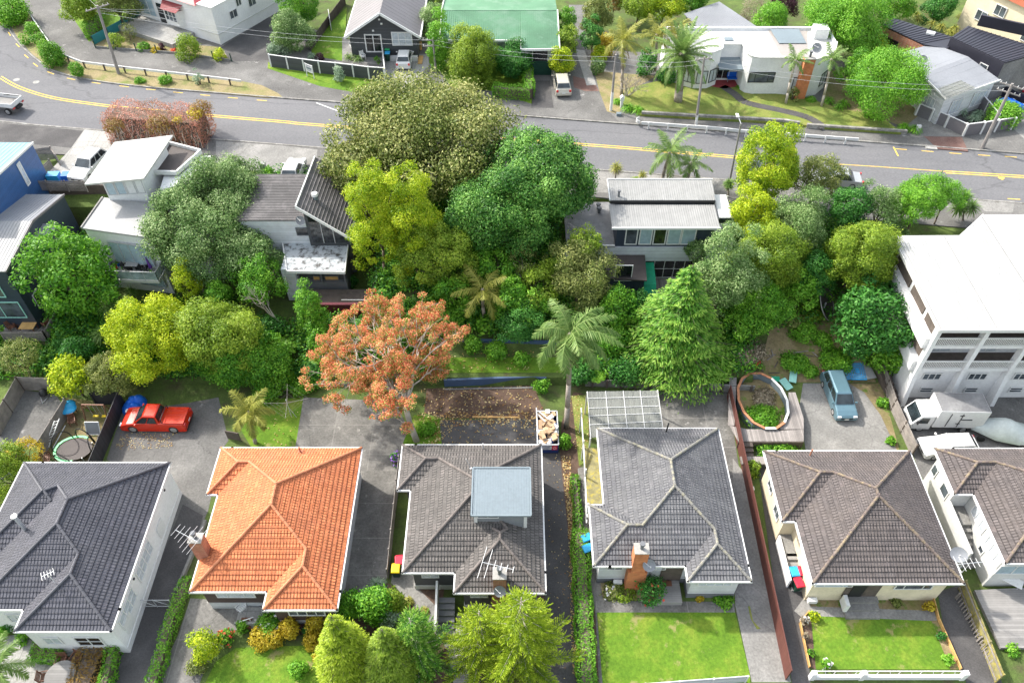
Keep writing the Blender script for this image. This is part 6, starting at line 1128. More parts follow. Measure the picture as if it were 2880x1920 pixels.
# -- left of the middle
ct_('grey green tree in front of the white angular house, upper crown', 1, 2, 1790, 150, 290, 6.3, 2.9, 'grey', leaf=.18, n=60, lr=.24, jit=.28, cover=1.8, low=-.35)
ct_('grey green tree in front of the white angular house, broad lower crown', 1, 2, 1550, 470, 380, 5.4, 3.4, 'grey', leaf=.18, n=85, lr=.21, jit=.28, cover=1.8, low=-.35)
ct_('grey green crown hanging beside the pale weatherboard wall', 1, 2, 1960, 680, 250, 4.2, 2.4, 'grey', leaf=.18, n=46, lr=.25, jit=.28, cover=1.8)
ct_('bright lime rounded tree in front of the balcony house, lighter left half', 1, 2, 1250, 1290, 320, 3.8, 3.6, 'lime', leaf=.16, n=110, lr=.19, low=-.55, cover=2.1, nj=.7)
ct_('green rounded tree joined to the lime tree on its right', 1, 2, 1740, 1320, 310, 3.6, 3.3, 'yolive', leaf=.17, n=90, lr=.2, low=-.55, cover=2.1)
ct_('low green tree above the yellow fan palm', 1, 3, 1900, 150, 360, 2.4, 1.9, 'green', leaf=.18, n=60, lr=.2, low=-.4, ry=.5)
ct_('dark glossy broadleaf tree beside the dark blue house', 1, 2, 590, 850, 300, 4.0, 4.2, 'green', leaf=.3, n=70, lr=.22, low=-.6, cover=2.0, squash=1)
ct_('small yellow green upright tree beside the outside steps', 1, 2, 1470, 870, 95, 3.2, 2.4, 'lime', leaf=.14, n=26, lr=.35, low=-.7)
ct_('small dark green tree above the steps of the white house', 1, 2, 1720, 970, 90, 2.6, 1.3, 'green', leaf=.15, n=18, lr=.36)
ct_('loose green tree over the pale garden path', 1, 2, 2020, 870, 190, 4.0, 2.3, 'green', leaf=.17, n=36, lr=.27, jit=.35, cover=1.6)
ct_('thin upright green tree right of the pale garden path', 2, 2, 490, 1120, 100, 3.0, 3.4, 'green', leaf=.16, n=34, lr=.4, low=-.8, cover=1.8)
ct_('yellow green broadleaf bush against the black yard fence', 1, 3, 570, 290, 170, 2.2, 1.9, 'lime', leaf=.26, n=34, lr=.28, cover=1.8)
ct_('rounded grey green bush right of the yellow green bush by the yard fence', 1, 3, 860, 250, 170, 2.2, 1.9, 'olive', leaf=.13, n=44, lr=.24)
ct_('dark green bush under the cabbage trees', 1, 2, 620, 1440, 130, 1.8, 1.5, 'broad', leaf=.18, n=24, lr=.3)
ct_('sparse yellow flowered tree over the pale yard at the left edge', 1, 3, 140, 120, 190, 3.0, 1.4, 'olive', leaf=.14, n=24, lr=.25, jit=.35, cover=.9)
ct_('dense olive bush at the left edge beside the charcoal roof', 1, 3, 40, 1030, 190, 2.4, 2.6, 'yolive', leaf=.15, n=46, lr=.25)
ct_('yellow leaved bush behind the charcoal roof below the playground', 1, 3, 180, 880, 130, 1.6, 1.3, 'yel', leaf=.15, n=20, lr=.3, cover=1.3)
# red square hedge tree by the road
def red_hedge():
    a, b = TP(1, 1, 800, 1110, 6.1), TP(1, 1, 1690, 1150, 6.1); return hedge('tall square clipped hedge of red new leaves beside the road', [(a.x+1.4, a.y+1.5), (b.x-1.0, b.y+1.3)], 3.6, 2.9, 'red', .11, cover=1.3, z=6.1, rough=.22)
rh = red_hedge(); mb = MB()
for i in range(90):
    f = rnd.random(); a, b = TP(1, 1, 830, 1090, 9.0), TP(1, 1, 1640, 1110, 9.0); p = a.lerp(b, f)+Vector((0, rnd.uniform(-.4, 3.0), -.3)); mb.path([p-Vector((0, 0, .5)), p+Vector((rnd.uniform(-.3, .3), rnd.uniform(-.3, .3), .45))], .025, .008, 4)
mb.build('twigs', 'trunk_pale', rh); V, tt = lobe_leaves([TP(1, 1, 1540, 900, 9.0), TP(1, 1, 1400, 950, 9.0)], [.75, .45], [np.array([0, 0, 1.])]*2, .17); quads_obj('yellow_flowers', 'yel', V, tt, rh)
V, tt = lobe_leaves([TP(1, 1, 1590, 860, 9.0), TP(1, 1, 900, 1000, 8.7), TP(1, 1, 1250, 990, 8.8)], [1.0, .9, 1.1], [np.array([0, 0, 1.])]*3, .17); quads_obj('olive_leaves', 'redolive', V, tt, rh)
# -- coral tree
def coral():
    base = TP(2, 3, 1325, 785, 0); o = thing('coral_tree', 'bare pale-branched coral tree covered in orange red flower clusters', 'tree', base); mb = MB(); tips = []
    top = Vector((base.x-.7, base.y+.9, 3.4)); mb.path([base-Vector((0, 0, .2)), base.lerp(top, .5)+Vector((-.1, 0, 0)), top], .27, .2, 9)
    cen, t = on_ground(*T(2, 3, 1140, 190), 3.6)
    for i in range(9):
        a = 2*math.pi*i/9+.3; tgt = Vector((cen.x+2.5*math.cos(a), cen.y+2.1*math.sin(a), 3.9+rnd.uniform(0, 1.5))); d = tgt-top; L = d.length
        m = top.lerp(tgt, .5)+Vector((0, 0, .3)); mb.path([top, m], .13, .085, 7)
        for k in range(3): twigs(mb, m, d.normalized()+Vector((rnd.gauss(0, .55), rnd.gauss(0, .55), .15)), L*.38, .065, 3, .62, tips, .02)
    for k in range(5): twigs(mb, top, Vector((rnd.gauss(0, .5), rnd.gauss(0, .5), 1)), 1.5, .1, 3, .6, tips, .08)
    mb.build('trunk', 'trunk_pale', o, smooth=True); tips = [t_ for t_ in tips if t_.z > 1.6]; cs = np.array([tuple(t_) for t_ in tips]); n = len(cs)
    rs = rng.uniform(.22, .43, n); ds = np.tile([0, 0, 1.], (n, 1)); V, tt = lobe_leaves(cs, rs, ds, .11, 1.2, out=-.7, squash=.7, nj=.9); quads_obj('flowers', 'coral', V, tt, o)
    V, tt = lobe_leaves(cs-np.array([0, 0, .15]), rs*1.0, ds, .12, 1.0, out=-.6, nj=.9); quads_obj('leaves', 'coralleaf', V, tt, o); return n
NCOR = coral()
# -- right of the middle
drooping_conifer('tall green deodar-like conifer with drooping pale tips beside the deck', on_ground(*T(3, 2, 1385, 1420), 0)[0], 9.8, 4.5)
ct_('dark grey green tree right of the drooping conifer', 3, 2, 1780, 870, 243, 4.4, 4.6, 'grey', leaf=.16, n=84, lr=.23, low=-.7, cover=2.0)
ct_('small grey green tree at the right end of the navy house', 3, 2, 1560, 640, 90, 4.2, 1.3, 'grey', leaf=.16, n=14, lr=.36)
ct_('dense golden green dome shaped tree beside the road', 4, 1, 260, 1320, 232, 4.4, 3.8, 'gold', leaf=.16, n=110, lr=.19, low=-.6, nj=.7)
ct_('open olive tree in front of the silver car', 4, 1, 610, 1410, 175, 3.0, 2.2, 'olive', leaf=.17, n=54, lr=.23, jit=.33, cover=1.4)
ct_('yellow green bush below the golden dome tree', 4, 2, 90, 340, 169, 3.2, 2.4, 'lime', leaf=.17, n=40, lr=.26, low=-.5)
ct_('pale grey green tree at the middle of the right bush', 4, 2, 480, 420, 237, 4.0, 3.0, 'grey', leaf=.14, n=70, lr=.23, jit=.3, cover=1.5)
ct_('dark green tree beyond the olive dome', 4, 2, 860, 290, 169, 3.4, 1.8, 'broad', leaf=.17, n=34, lr=.26)
ct_('pale feathery tree behind the yuccas', 4, 2, 1110, 280, 169, 3.4, 2.0, 'grey', leaf=.14, n=38, lr=.25, jit=.3, cover=1.4)
ct_('tall feathery fresh green tree between the two yucca clumps', 4, 2, 1420, 240, 192, 3.6, 2.6, 'bright', leaf=.13, n=74, lr=.22, jit=.34, cover=1.7)
ct_('feathery fresh green tree beside the road right of the yuccas', 4, 2, 1640, 200, 124, 3.2, 1.8, 'bright', leaf=.13, n=36, lr=.26, jit=.34, cover=1.7)
ct_('big olive and lime dome tree above the black dish', 4, 2, 930, 680, 288, 4.2, 3.6, 'yolive', leaf=.16, n=110, lr=.19, low=-.55, cover=2.0)
ct_('lime topped tree left of the pale grey green tree', 4, 2, 230, 720, 249, 3.6, 3.6, 'yolive', leaf=.16, n=80, lr=.21, low=-.6)
ct_('green tree hanging over the dirt bank', 4, 2, 140, 1080, 215, 2.6, 2.6, 'green', leaf=.16, n=54, lr=.23, low=-.5)
ct_('shaded dark tree between the two dome trees', 4, 2, 600, 800, 169, 2.8, 1.9, 'broad', leaf=.18, n=34, lr=.28)
ct_('grey green tree against the apartment roof corner', 4, 2, 1190, 500, 113, 3.8, 1.8, 'grey', leaf=.15, n=24, lr=.3)
ct_('big dark glossy broadleaf tree against the apartment side', 4, 2, 1060, 1180, 316, 3.4, 3.0, 'broad', leaf=.3, n=66, lr=.22, low=-.5, cover=1.9, squash=1)
ct_('bright glossy broadleaf bush at the foot of the apartment', 4, 2, 1190, 1420, 186, 1.9, 1.7, 'bright', leaf=.26, n=34, lr=.28)
# -- beyond the road
ct_('bright yellow green egg shaped tree in front of the green roofed house', 2, 1, 1740, 460, 175, 3.0, 3.4, 'yolive', leaf=.17, n=80, lr=.25, low=-.75)
ct_('narrow bright green tree by the power pole', 2, 1, 1490, 350, 85, 3.0, 3.2, 'bright', leaf=.17, n=40, lr=.4, low=-.8)
ct_('soft pale green bush beside the dark grey house', 2, 1, 1430, 190, 80, 2.4, 2.6, 'grey', leaf=.16, n=26, lr=.36, low=-.7)
ct_('slender dark cypress behind the pale green bush', 2, 1, 1490, 60, 20, 2.6, 2.6, 'yolive', leaf=.12, n=16, lr=.8, low=-.9)
ct_('red and green mottled bush beside the green roofed house', 2, 1, 2060, 490, 150, 1.9, 1.9, 'broad', leaf=.18, n=40, lr=.27)
sh('reddish topped bush on the left of the mottled bush', 2, 1, 1990, 440, 80, 'redolive', hz=1.8, n=14)
ct_('large shrub of soft leaves left of the dark grey house', 2, 1, 350, 260, 150, 2.2, 2.2, 'grey', leaf=.16, n=46, lr=.27)
ct_('leafy tree at the top left of the dark grey house', 2, 1, 400, 60, 150, 3.0, 2.4, 'green', leaf=.18, n=40, lr=.27)
sh('pale rounded bush at the corner of the dark panel fence', 2, 1, 240, 370, 80, 'silver', hz=1.2, n=14)
ct_('green pruned tree behind the left power pole', 1, 1, 620, 50, 130, 3.0, 2.2, 'yolive', leaf=.18, n=34, lr=.28)
ct_('olive tree top at the top edge beside the white villa', 1, 1, 900, 10, 160, 3.4, 2.2, 'olive', leaf=.18, n=34, lr=.28)
a = TP(1, 1, 740, 300, 6.1); b = TP(1, 1, 800, 40, 6.1); hedge('dark green clipped hedge left of the white villa', [a, b], 1.6, 1.7, 'bright', .14, z=6.1)
sh('large leafy bush on the verge at the top left corner', 1, 1, 100, 90, 120, 'bright', hz=2.6, n=20, leaf=.2); sh('green bush on the verge below the corner bush', 1, 1, 250, 240, 60, 'bright', hz=1.5); sh('small green bush near the road kerb on the left verge', 1, 1, 200, 325, 40, 'bright', hz=.9); sh('olive bush against the white rail on the left verge', 1, 1, 310, 310, 48, 'green', hz=1.1)
sh('round clipped dark green bush at the bend of the white rail', 1, 1, 410, 440, 88, 'green', hz=2.2, n=22, leaf=.14); sh('round green bush in front of the white rail left of the pole', 1, 1, 610, 560, 56, 'green', hz=1.4, n=14, leaf=.13); sh('flat green plant on the verge right of the pole', 1, 1, 1100, 635, 38, 'bright', hz=.5); sh('low bright green plant in the middle of the verge', 1, 1, 1300, 635, 50, 'bright', hz=.7); sh('silver grey upright bush on the verge by the white rail', 1, 1, 1565, 620, 38, 'silver', hz=1.5)
sh('golden green rounded shrub in the villa front garden', 1, 1, 910, 330, 58, 'yolive', hz=1.4); sh('pinkish open shrub in the villa front garden', 1, 1, 1010, 270, 60, 'olive', hz=1.6, cover=.8, leaf=.12); sh('tall thin shrub in front of the villa terrace', 1, 1, 1480, 380, 80, 'yolive', hz=2.6, n=22, cover=1.2); sh('yellow green bush at the gate end of the villa garden', 1, 1, 1730, 425, 48, 'lime', hz=1.3); sh('purple flowering plant in the villa garden', 1, 1, 1275, 370, 25, 'purple', hz=.8); sh('low yellow flowering plant in the villa garden', 1, 1, 1230, 395, 40, 'yel', hz=.4); sh('small green plant between the garden shrubs of the villa', 1, 1, 1140, 370, 45, 'green', hz=.7); sh('orange flowering plant near the villa fence', 1, 1, 1380, 405, 28, 'flow', hz=.4)
sh('pale yellow green round bush on the grass in front of the panel fence', 2, 1, 710, 600, 44, 'silver', hz=1.5, n=12); sh('small pale bush behind the white notice board', 2, 1, 467, 520, 26, 'silver', hz=1.2); clump('spiky agave inside the dark panel fence', *T(2, 1, 495, 440), 16, 'silver', 40, .05, 'agave', z=6.1); sh('maroon bush inside the dark panel fence', 2, 1, 560, 455, 32, 'purple', hz=.8); clump('young cycad beside the white garden chair', *T(2, 1, 815, 465), 26, 'palm', 46, .05, 'cycad', z=6.1)
for lb, x, y in (('potted green plant on the french door patio', 1030, 410), ('small plant at the end of the patio railing', 1015, 480)): sh(lb, 2, 1, x, y, 24, 'green', hz=.7, n=6)
a, b, c_ = TP(2, 1, 1930, 770, 6.1), TP(2, 1, 2190, 790, 6.1), TP(3, 1, 245, 600, 6.1); hedge('bright green clipped hedge along the pavement turning up the garage drive', [(a.x, a.y+.3), (b.x+.3, b.y+.3), (c_.x-.2, c_.y)], 1.1, 1.35, 'bright', .12, z=6.1)
ct_('dark leafy tree at the right end of the green roof', 3, 1, 545, 190, 70, 2.6, 2.2, 'green', leaf=.17, n=24, lr=.36); ct_('olive green tree beside the garage window', 3, 1, 540, 350, 80, 2.6, 2.2, 'yolive', leaf=.17, n=26, lr=.35); ct_('yellow flecked bush right of the green garage door', 3, 1, 500, 510, 95, 1.6, 1.5, 'lime', leaf=.17, n=26, lr=.33)
for lb, x, y, hw, lm in (('rounded olive tree at the head of the gravel lane', 780, 120, 120, 'olive'), ('dark green bush along the gravel lane', 740, 290, 85, 'broad'), ('golden hedge tree at the top edge left of the grey shed', 1110, 20, 150, 'yolive'), ('golden hedge tree at the top edge beside the grey shed', 1310, 40, 150, 'gold'), ('rusty brown conifer at the top edge by the lane', 920, 10, 50, 'redolive'), ('dark leafy tree at the top edge above the grey shed', 1540, 10, 110, 'green')): ct_(lb, 3, 1, x, y, hw, 2.8, 2.3, lm, leaf=.18, n=34, lr=.28)
for lb, x, y, hw, lm, hz in (('yellow leaved shrub under the tall wind-blown palm', 840, 370, 75, 'yel', 2.0), ('lime shrub under the tall wind-blown palm', 800, 440, 60, 'lime', 1.6), ('grey green shrub behind the bare bush', 790, 530, 60, 'grey', 1.4), ('dark shrub between the palms', 1180, 520, 70, 'broad', 2.2), ('dark shrub behind the date palm trunk', 1330, 600, 70, 'broad', 1.6)): sh(lb, 3, 1, x, y, hw, lm, hz=hz, n=14, leaf=.18, z=6.1)
wind = (.45, .12)
palm('tall wind-blown palm with frayed fronds in front of the lane trees', TP(3, 1, 975, 750, 6.1), PY(*T(3, 1, 985, 330), TP(3, 1, 975, 750, 6.1).y), 16, 3.0, 'palmy', lift=(.0, 1.5), droop=1.3, wind=(.5, .1), ll=.75, dead=5)
for lb, x, y, b in (('yellowish palm behind the date palm, left one', 1240, 190, 560), ('yellowish palm behind the date palm, right one', 1380, 190, 560)): p = TP(3, 1, x, b, 6.1); palm(lb, p, PY(*T(3, 1, x+10, y+90), p.y), 12, 2.6, 'palmy', lift=(0, 1.4), droop=1.3, wind=(.4, .1), ll=.7)
p = TP(3, 1, 1420, 795, 6.35); palm('big date palm with a shaggy skirt on the lawn of the white curved house', p, PY(*T(3, 1, 1450, 430), p.y), 60, 3.9, 'palm', lift=(-.75, 1.4), droop=.9, r0=.42, ll=.5, nl=34, lw=.055, hang=.2, dead=12, trunk='trunk_palm')
o = thing('bare_shrub', 'pale leafless shrub of twisting branches at the corner of the drive', 'shrub', TP(3, 1, 1000, 770, 6.1)); mb = MB()
for i in range(6): twigs(mb, TP(3, 1, 1000, 770, 6.1), (rnd.gauss(.15, .5), rnd.gauss(0, .4), 1), 1.0, .07, 4, .55, None, .12)
mb.build('branches', 'trunk_pale', o)
for lb, c, x, y, hw in (('dark green strappy plant by the corner letterbox', 3, 1060, 870, 75), ('dark green strappy plant at the curved bay', 3, 1550, 680, 45), ('dark green strappy plant beside the red porch', 3, 1910, 690, 42), ('broad bed of strappy leaves between the two slim palms', 4, 760, 820, 100), ('strappy plant at the foot of the brick chimney', 4, 560, 790, 55), ('strappy plant at the end of the stone wall', 4, 1340, 1020, 70), ('strappy clump under the leaning green tree', 4, 1060, 930, 60)): clump(lb, *T(c, 1, x, y), hw/2.8, 'bright', 110, .05, 'strappy_plant', z=6.15, low=.05)
clump('grassy clump behind the concrete pole at the lane corner', *T(3, 1, 940, 800), 18, 'bright', 50, .04, 'grass_clump', z=6.1)
for lb, x0, y0, x, y in (('slim palm left of the brick chimney', 365, 812, 440, 480), ('slim palm right of the brick chimney', 645, 835, 725, 470)):
    p = TP(4, 1, x0, y0, 6.35); palm(lb, p, PY(*T(4, 1, x, y), p.y), 11, 1.9, 'palm', lift=(-.1, 1.4), droop=1.2, r0=.13, wind=(.4, .05), ll=.5, trunk='trunk_pale')
ct_('large leaning soft green tree in front of the grey garage house', 4, 1, 1180, 640, 300, 3.6, 3.2, 'bright', leaf=.16, n=86, lr=.22, jit=.32, cover=1.4, low=-.5, trunk='trunk_pale', limbs=9)
ct_('olive green tree between the chimney and the leaning tree', 4, 1, 960, 560, 150, 2.8, 2.0, 'green', leaf=.16, n=34, lr=.28)
ct_('very large fresh green tree behind the white curved house', 4, 1, 820, 180, 300, 4.4, 3.6, 'bright', leaf=.2, n=90, lr=.22, jit=.3, low=-.5, cover=1.8)
ct_('lime green tree behind the flat white roof', 4, 1, 270, 160, 130, 3.0, 1.8, 'bright', leaf=.18, n=32, lr=.28); ct_('dark purple leaved tree at the top edge', 4, 1, 340, 40, 110, 3.0, 2.0, 'purple', leaf=.18, n=28, lr=.3); ct_('grey twiggy tree beside the grey shed roof', 4, 1, 90, 90, 90, 2.6, 1.6, 'dry', leaf=.1, n=18, lr=.3, cover=.6, trunk='trunk_pale', limbs=9)
ct_('dark tree at the top edge right of the fresh green tree', 4, 1, 1230, 50, 130, 3.0, 2.2, 'green', leaf=.18, n=30, lr=.28); sh('bright green bush in front of the brown brick unit', 4, 1, 1090, 390, 80, 'lime', hz=1.8, n=14, z=6.1)
for lb, x, y, hw, lm in (('yellow striped flax bank behind the brick unit', 1480, 150, 130, 'palmy'), ('yellow striped flax right of the skylight', 1640, 230, 80, 'palmy'), ('yellow striped flax against the beige house', 1800, 150, 75, 'palmy'), ('yellow striped flax behind the dark tree', 1310, 70, 70, 'palmy')): clump(lb, *T(4, 1, x, y), hw/2.8, lm, 130, .06, z=6.1+1.2, low=-.2)
ct_('dark green tree behind the flax bank', 4, 1, 1560, 70, 120, 2.6, 1.8, 'broad', leaf=.18, n=26, lr=.3)
clump('large grey green yucca clump behind the dark fence panels', *T(4, 1, 1815, 900), 36, 'silver', 150, .05, 'yucca', z=6.2); sh('leafy green bush behind the power pole at the fence end', 4, 1, 2085, 900, 115, 'bright', hz=1.7, n=20, leaf=.17, z=6.1); clump('small fern plant behind the left fence panels', *T(4, 1, 1630, 870), 18, 'palmy', 40, .04, 'fern', z=6.1)
cabbage('spindly yellow dracaena against the white curved wall', [TP(4, 1, 325, 600, 8.2), TP(4, 1, 350, 545, 8.6)], TP(4, 1, 310, 700, 6.35), 'palmy', 50, .6, .04); sh('low brown shrub beside the slim palm', 4, 1, 425, 745, 40, 'olive', hz=1.2, z=6.35)
# -- palms and spiky plants by the near pavement
p, _ = on_ground(*T(3, 1, 1290, 1430), 0); palm('dark green wind-blown queen palm in front of the navy house roof', p, PY(*T(3, 1, 1350, 1210), p.y-.3), 17, 2.9, 'palm', lift=(-.2, 1.4), droop=1.35, ll=.7, wind=(.15, .05), nl=32, dead=3)
p, _ = on_ground(*T(3, 1, 1490, 1440), 0); palm('smaller palm to the right of the queen palm', p, PY(*T(3, 1, 1520, 1290), p.y), 12, 2.2, 'palm', lift=(-.2, 1.2), droop=1.4, ll=.6, wind=(.1, 0), dead=2)
p, _ = on_ground(*T(3, 1, 920, 1440), 0); cabbage('small cabbage tree with a dry skirt left of the palms', [PY(*T(3, 1, 935, 1320), p.y)], p, 'palmy', 90, .8, .035, skirt=40)
p, _ = on_ground(*T(3, 1, 1140, 1440), 0); cabbage('little yellow green cabbage tree left of the queen palm', [PY(*T(3, 1, 1140, 1380), p.y)], p, 'palmy', 60, .6, .035); p, _ = on_ground(*T(3, 1, 1815, 1560), 0); cabbage('single yucca with a ball of blades right of the corrugated roof', [PY(*T(3, 1, 1820, 1450), p.y)], p, 'spear', 120, .7, .045, skirt=20); sh('low yellow green bush at the roof edge left of the palms', 3, 1, 1090, 1430, 40, 'yolive', hz=.7)
for lb, hs, bx, by in (('yucca clump with three heads between the feathery trees, left', ((1265, 195), (1240, 270), (1320, 290), (1310, 220)), 1280, 380), ('yucca clump with three heads beside the apartment roof, right', ((1775, 210), (1725, 300), (1825, 290)), 1760, 400)):
    p, _ = on_ground(*T(4, 2, bx, by), 0); cabbage(lb, [PY(*T(4, 2, x, y), p.y) for x, y in hs], p, 'spear', 100, 1.0, .05, 'yucca', 'plant', skirt=14)
p, _ = on_ground(*T(1, 2, 960, 1240), 0); cabbage('leaning cabbage tree beside the dark broadleaf tree, upper one', [PY(*T(1, 2, 850, 1060), p.y+.4)], p, 'spear', 150, 1.15, .035, low=-.8)
p, _ = on_ground(*T(1, 2, 850, 1420), 0); cabbage('cabbage tree in front of the dark broadleaf tree, lower one', [PY(*T(1, 2, 815, 1290), p.y+.3)], p, 'spear', 150, 1.15, .035, low=-.8); p, _ = on_ground(*T(1, 2, 1600, 950), 0); cabbage('small spiky cabbage tree beside the outside steps', [PY(*T(1, 2, 1590, 850), p.y)], p, 'spear', 80, .9, .03); p, _ = on_ground(*T(1, 2, 1040, 1020), 0); cabbage('small dark cabbage tree under the glass balcony', [PY(*T(1, 2, 1035, 960), p.y)], p, 'spear', 70, .8, .03)
p, _ = on_ground(*T(1, 3, 2010, 800), 0); palm('yellow fronded palm with drooping feathers beside the small back lawn', p, PY(*T(1, 3, 1960, 560), p.y+.4), 14, 2.2, 'palmy', lift=(-.3, 1.4), droop=1.4, r0=.14, ll=.75, nl=34, lw=.045, hang=.8, wind=(.1, 0))
p, _ = on_ground(*T(2, 2, 1860, 1200), 0); palm('yellow green palm below the golden conifer', p, PY(*T(2, 2, 1840, 940), p.y), 11, 2.7, 'palmy', lift=(-.2, 1.2), droop=1.2, ll=.8, nl=30, lw=.04, hang=.7)
p = TP(3, 3, 540, 680, 0); palm('tall queen palm with heavy drooping fronds beside the skip drive', p, PY(*T(3, 2, 570, 1290), p.y+.5), 26, 3.9, 'palm', lift=(-.5, 1.3), droop=2.1, r0=.2, ll=.9, nl=44, lw=.05, hang=1.0, wind=(.22, -.05), dead=4)
def fern(label, px, py, hw, n=10, z=None):
    c, t = on_ground(px, py, 1.0); o = thing('tree_fern', label, 'fern', (c.x, c.y, ground_z(c.x, c.y))); V, Tt = [], []
    for i in range(n): frond(V, Tt, c, i*2.399, hw*t/F, .5, 1.1, 26, .38, .05, .2, .5)
    quads_obj('fronds', 'fern', V, Tt, o); mb = MB(); mb.path([(c.x, c.y, c.z-1.1), tuple(c)], .12, .1, 7); mb.build('trunk', 'trunk', o)
fern('bright tree fern above the soil bank left of the coral tree', *T(2, 2, 270, 1380), 46); fern('small bright tree fern at the bank behind the coral tree', *T(2, 3, 540, 130), 24, 8); fern('tree fern in the shade of the drooping conifer', *T(3, 3, 780, 270), 26, 8)
sh('big leaved green plant beside the yellow green palm', 2, 2, 1680, 1100, 80, 'bright', hz=1.6, leaf=.4, n=10, cover=1.2); sh('taro like big leaved plant below the yellow green palm', 2, 2, 1850, 1220, 90, 'bright', hz=1.2, leaf=.36, n=10, cover=1.2)
for lb, c, r, x, y, hw, lm, hz in (('bright bush above the upper blue wall', 2, 2, 1760, 1370, 75, 'bright', 1.0), ('bright bush hanging over the upper blue wall', 2, 2, 1950, 1410, 85, 'bright', 1.0), ('small bright bush on the back lawn between the walls', 2, 2, 2150, 1480, 65, 'bright', .9), ('green bush behind the coral tree crown', 2, 2, 1560, 1180, 130, 'green', 1.8), ('green bush at the foot of the tall queen palm', 3, 3, 340, 360, 60, 'green', 1.0), ('dark ivy mound left of the retaining posts', 3, 3, 640, 250, 110, 'broad', 1.1), ('dark ivy under the drooping conifer', 3, 3, 1010, 230, 130, 'broad', 1.5), ('green mass behind the retaining posts', 3, 2, 920, 1330, 150, 'green', 1.9), ('dark bush at the end of the retaining posts', 3, 3, 1740, 240, 80, 'green', 1.4), ('dark bush between conifer and boundary fence', 3, 2, 1120, 1100, 110, 'broad', 2.0), ('bright low bush on the dirt bank', 4, 2, 530, 1260, 100, 'bright', 1.1), ('second bright low bush on the dirt bank', 4, 2, 660, 1330, 75, 'bright', .8), ('weedy green patch high on the dirt bank', 4, 2, 420, 1130, 110, 'olive', .6), ('weedy green patch above the blue mouldings', 4, 2, 760, 1480, 130, 'green', .6), ('grassy green patch on the bank beside the black dish', 4, 2, 560, 1100, 100, 'yolive', .5), ('low scrub at the middle of the dirt bank', 4, 2, 440, 1500, 110, 'green', .5), ('ivy strip behind the clothes line', 2, 3, 420, 330, 130, 'green', .9), ('dark green shrub above the clothes line', 2, 3, 480, 240, 110, 'broad', 1.0), ('dark bushes at the soil bank below the fern', 2, 3, 180, 320, 150, 'green', 1.6), ('shaded undergrowth beside the pale garden path', 1, 2, 2120, 1250, 110, 'broad', 1.4), ('undergrowth below the cabbage trees', 1, 2, 480, 1380, 80, 'broad', 1.1), ('green bush below the timber deck at the left edge', 1, 2, 0, 1280, 40, 'bright', 1.4), ('dark undergrowth behind the red flowers', 2, 2, 720, 1330, 110, 'broad', 1.3), ('tangle of dead grass and twigs above the round pool', 4, 2, 60, 1430, 120, 'dry', .8), ('low weeds beside the stacked blue mouldings', 4, 3, 560, 230, 60, 'bright', .5), ('ivy at the foot of the pool deck', 4, 3, 300, 835, 150, 'green', .5), ('bushy plant on the brown fence side of the steps', 4, 3, 110, 1000, 65, 'yolive', .9), ('green weeds inside the abandoned pool', 4, 3, 190, 600, 130, 'bright', .7), ('dry brush inside the abandoned pool', 4, 3, 200, 450, 100, 'dry', .5), ('yellow green bush climbing on the broken fence', 4, 3, 1190, 780, 35, 'bright', .5), ('dark bush under the lime tree right edge', 1, 2, 2000, 1480, 110, 'green', 1.5), ('small dark bush beneath the lean-to deck', 2, 2, 800, 870, 50, 'broad', 1.0), ('grass tuft at the foot of the coral tree', 2, 3, 1400, 690, 70, 'bright', .6), ('green shrub growing through the strip by the skip', 3, 3, 520, 780, 55, 'bright', .8), ('weeds at the broken fence of the drive', 4, 3, 1130, 480, 45, 'bright', .4)): sh(lb, c, r, x, y, hw, lm, hz=hz, leaf=.16, n=14)
mb = MB(); o = thing('bare_tree', 'bare branching trunk leaning beside the pale garden path', 'tree', on_ground(*T(2, 2, 330, 1270), 0)[0]); twigs(mb, o.location, (-.55, .1, .8), 1.8, .1, 4, .42, None, .1); mb.build('branches', 'trunk_pale', o)
# -- front gardens
finger_conifer('small lime green finger-branched conifer left of the tall one', TP(2, 4, 1840, 1380, 0), 7.2, 2.0, tiers=13); finger_conifer('tall lime green finger-branched conifer in front of the chimney', TP(2, 4, 2135, 1440, 0), 10.0, 3.0, tiers=15, finger=.75)
finger_conifer('dense green finger-branched conifer at the path edge', TP(2, 4, 1340, 1400, 0), 6.6, 2.0, 'conif', tiers=12)
drooping_conifer('soft yellow green conifer at the lawn edge', TP(2, 4, 800, 1450, 0), 7.8, 2.0, 'norf', 20, leaf=.11); drooping_conifer('bushy yellow green conifer left of the green one, frame bottom', TP(2, 4, 1140, 1500, 0), 6.9, 2.1, 'yolive', 22, leaf=.11)
sh('round dark green bush at the end of the drive between the houses', 2, 4, 800, 950, 105, 'green', hz=2.0, n=26); sh('big round green bush beside the round dark one', 2, 4, 990, 950, 135, 'green', hz=2.4, n=34); sh('yellow edged bush on the right of the big round bush', 2, 4, 1140, 950, 85, 'yolive', hz=1.8, n=22); clump('silver spiky plant behind the big round bush', *T(2, 4, 1010, 800), 34, 'silver', 120, .04, 'agave'); sh('blue green leafy bush in front of the conifers', 2, 4, 1110, 1060, 85, 'silver', hz=1.3, n=18)
for lb, x, y in (('upper spiky aloe in the bark bed', 1260, 920), ('lower spiky aloe in the bark bed', 1380, 1000)): clump(lb, *T(2, 4, x, y), 19, 'palmy', 46, .04, 'aloe')
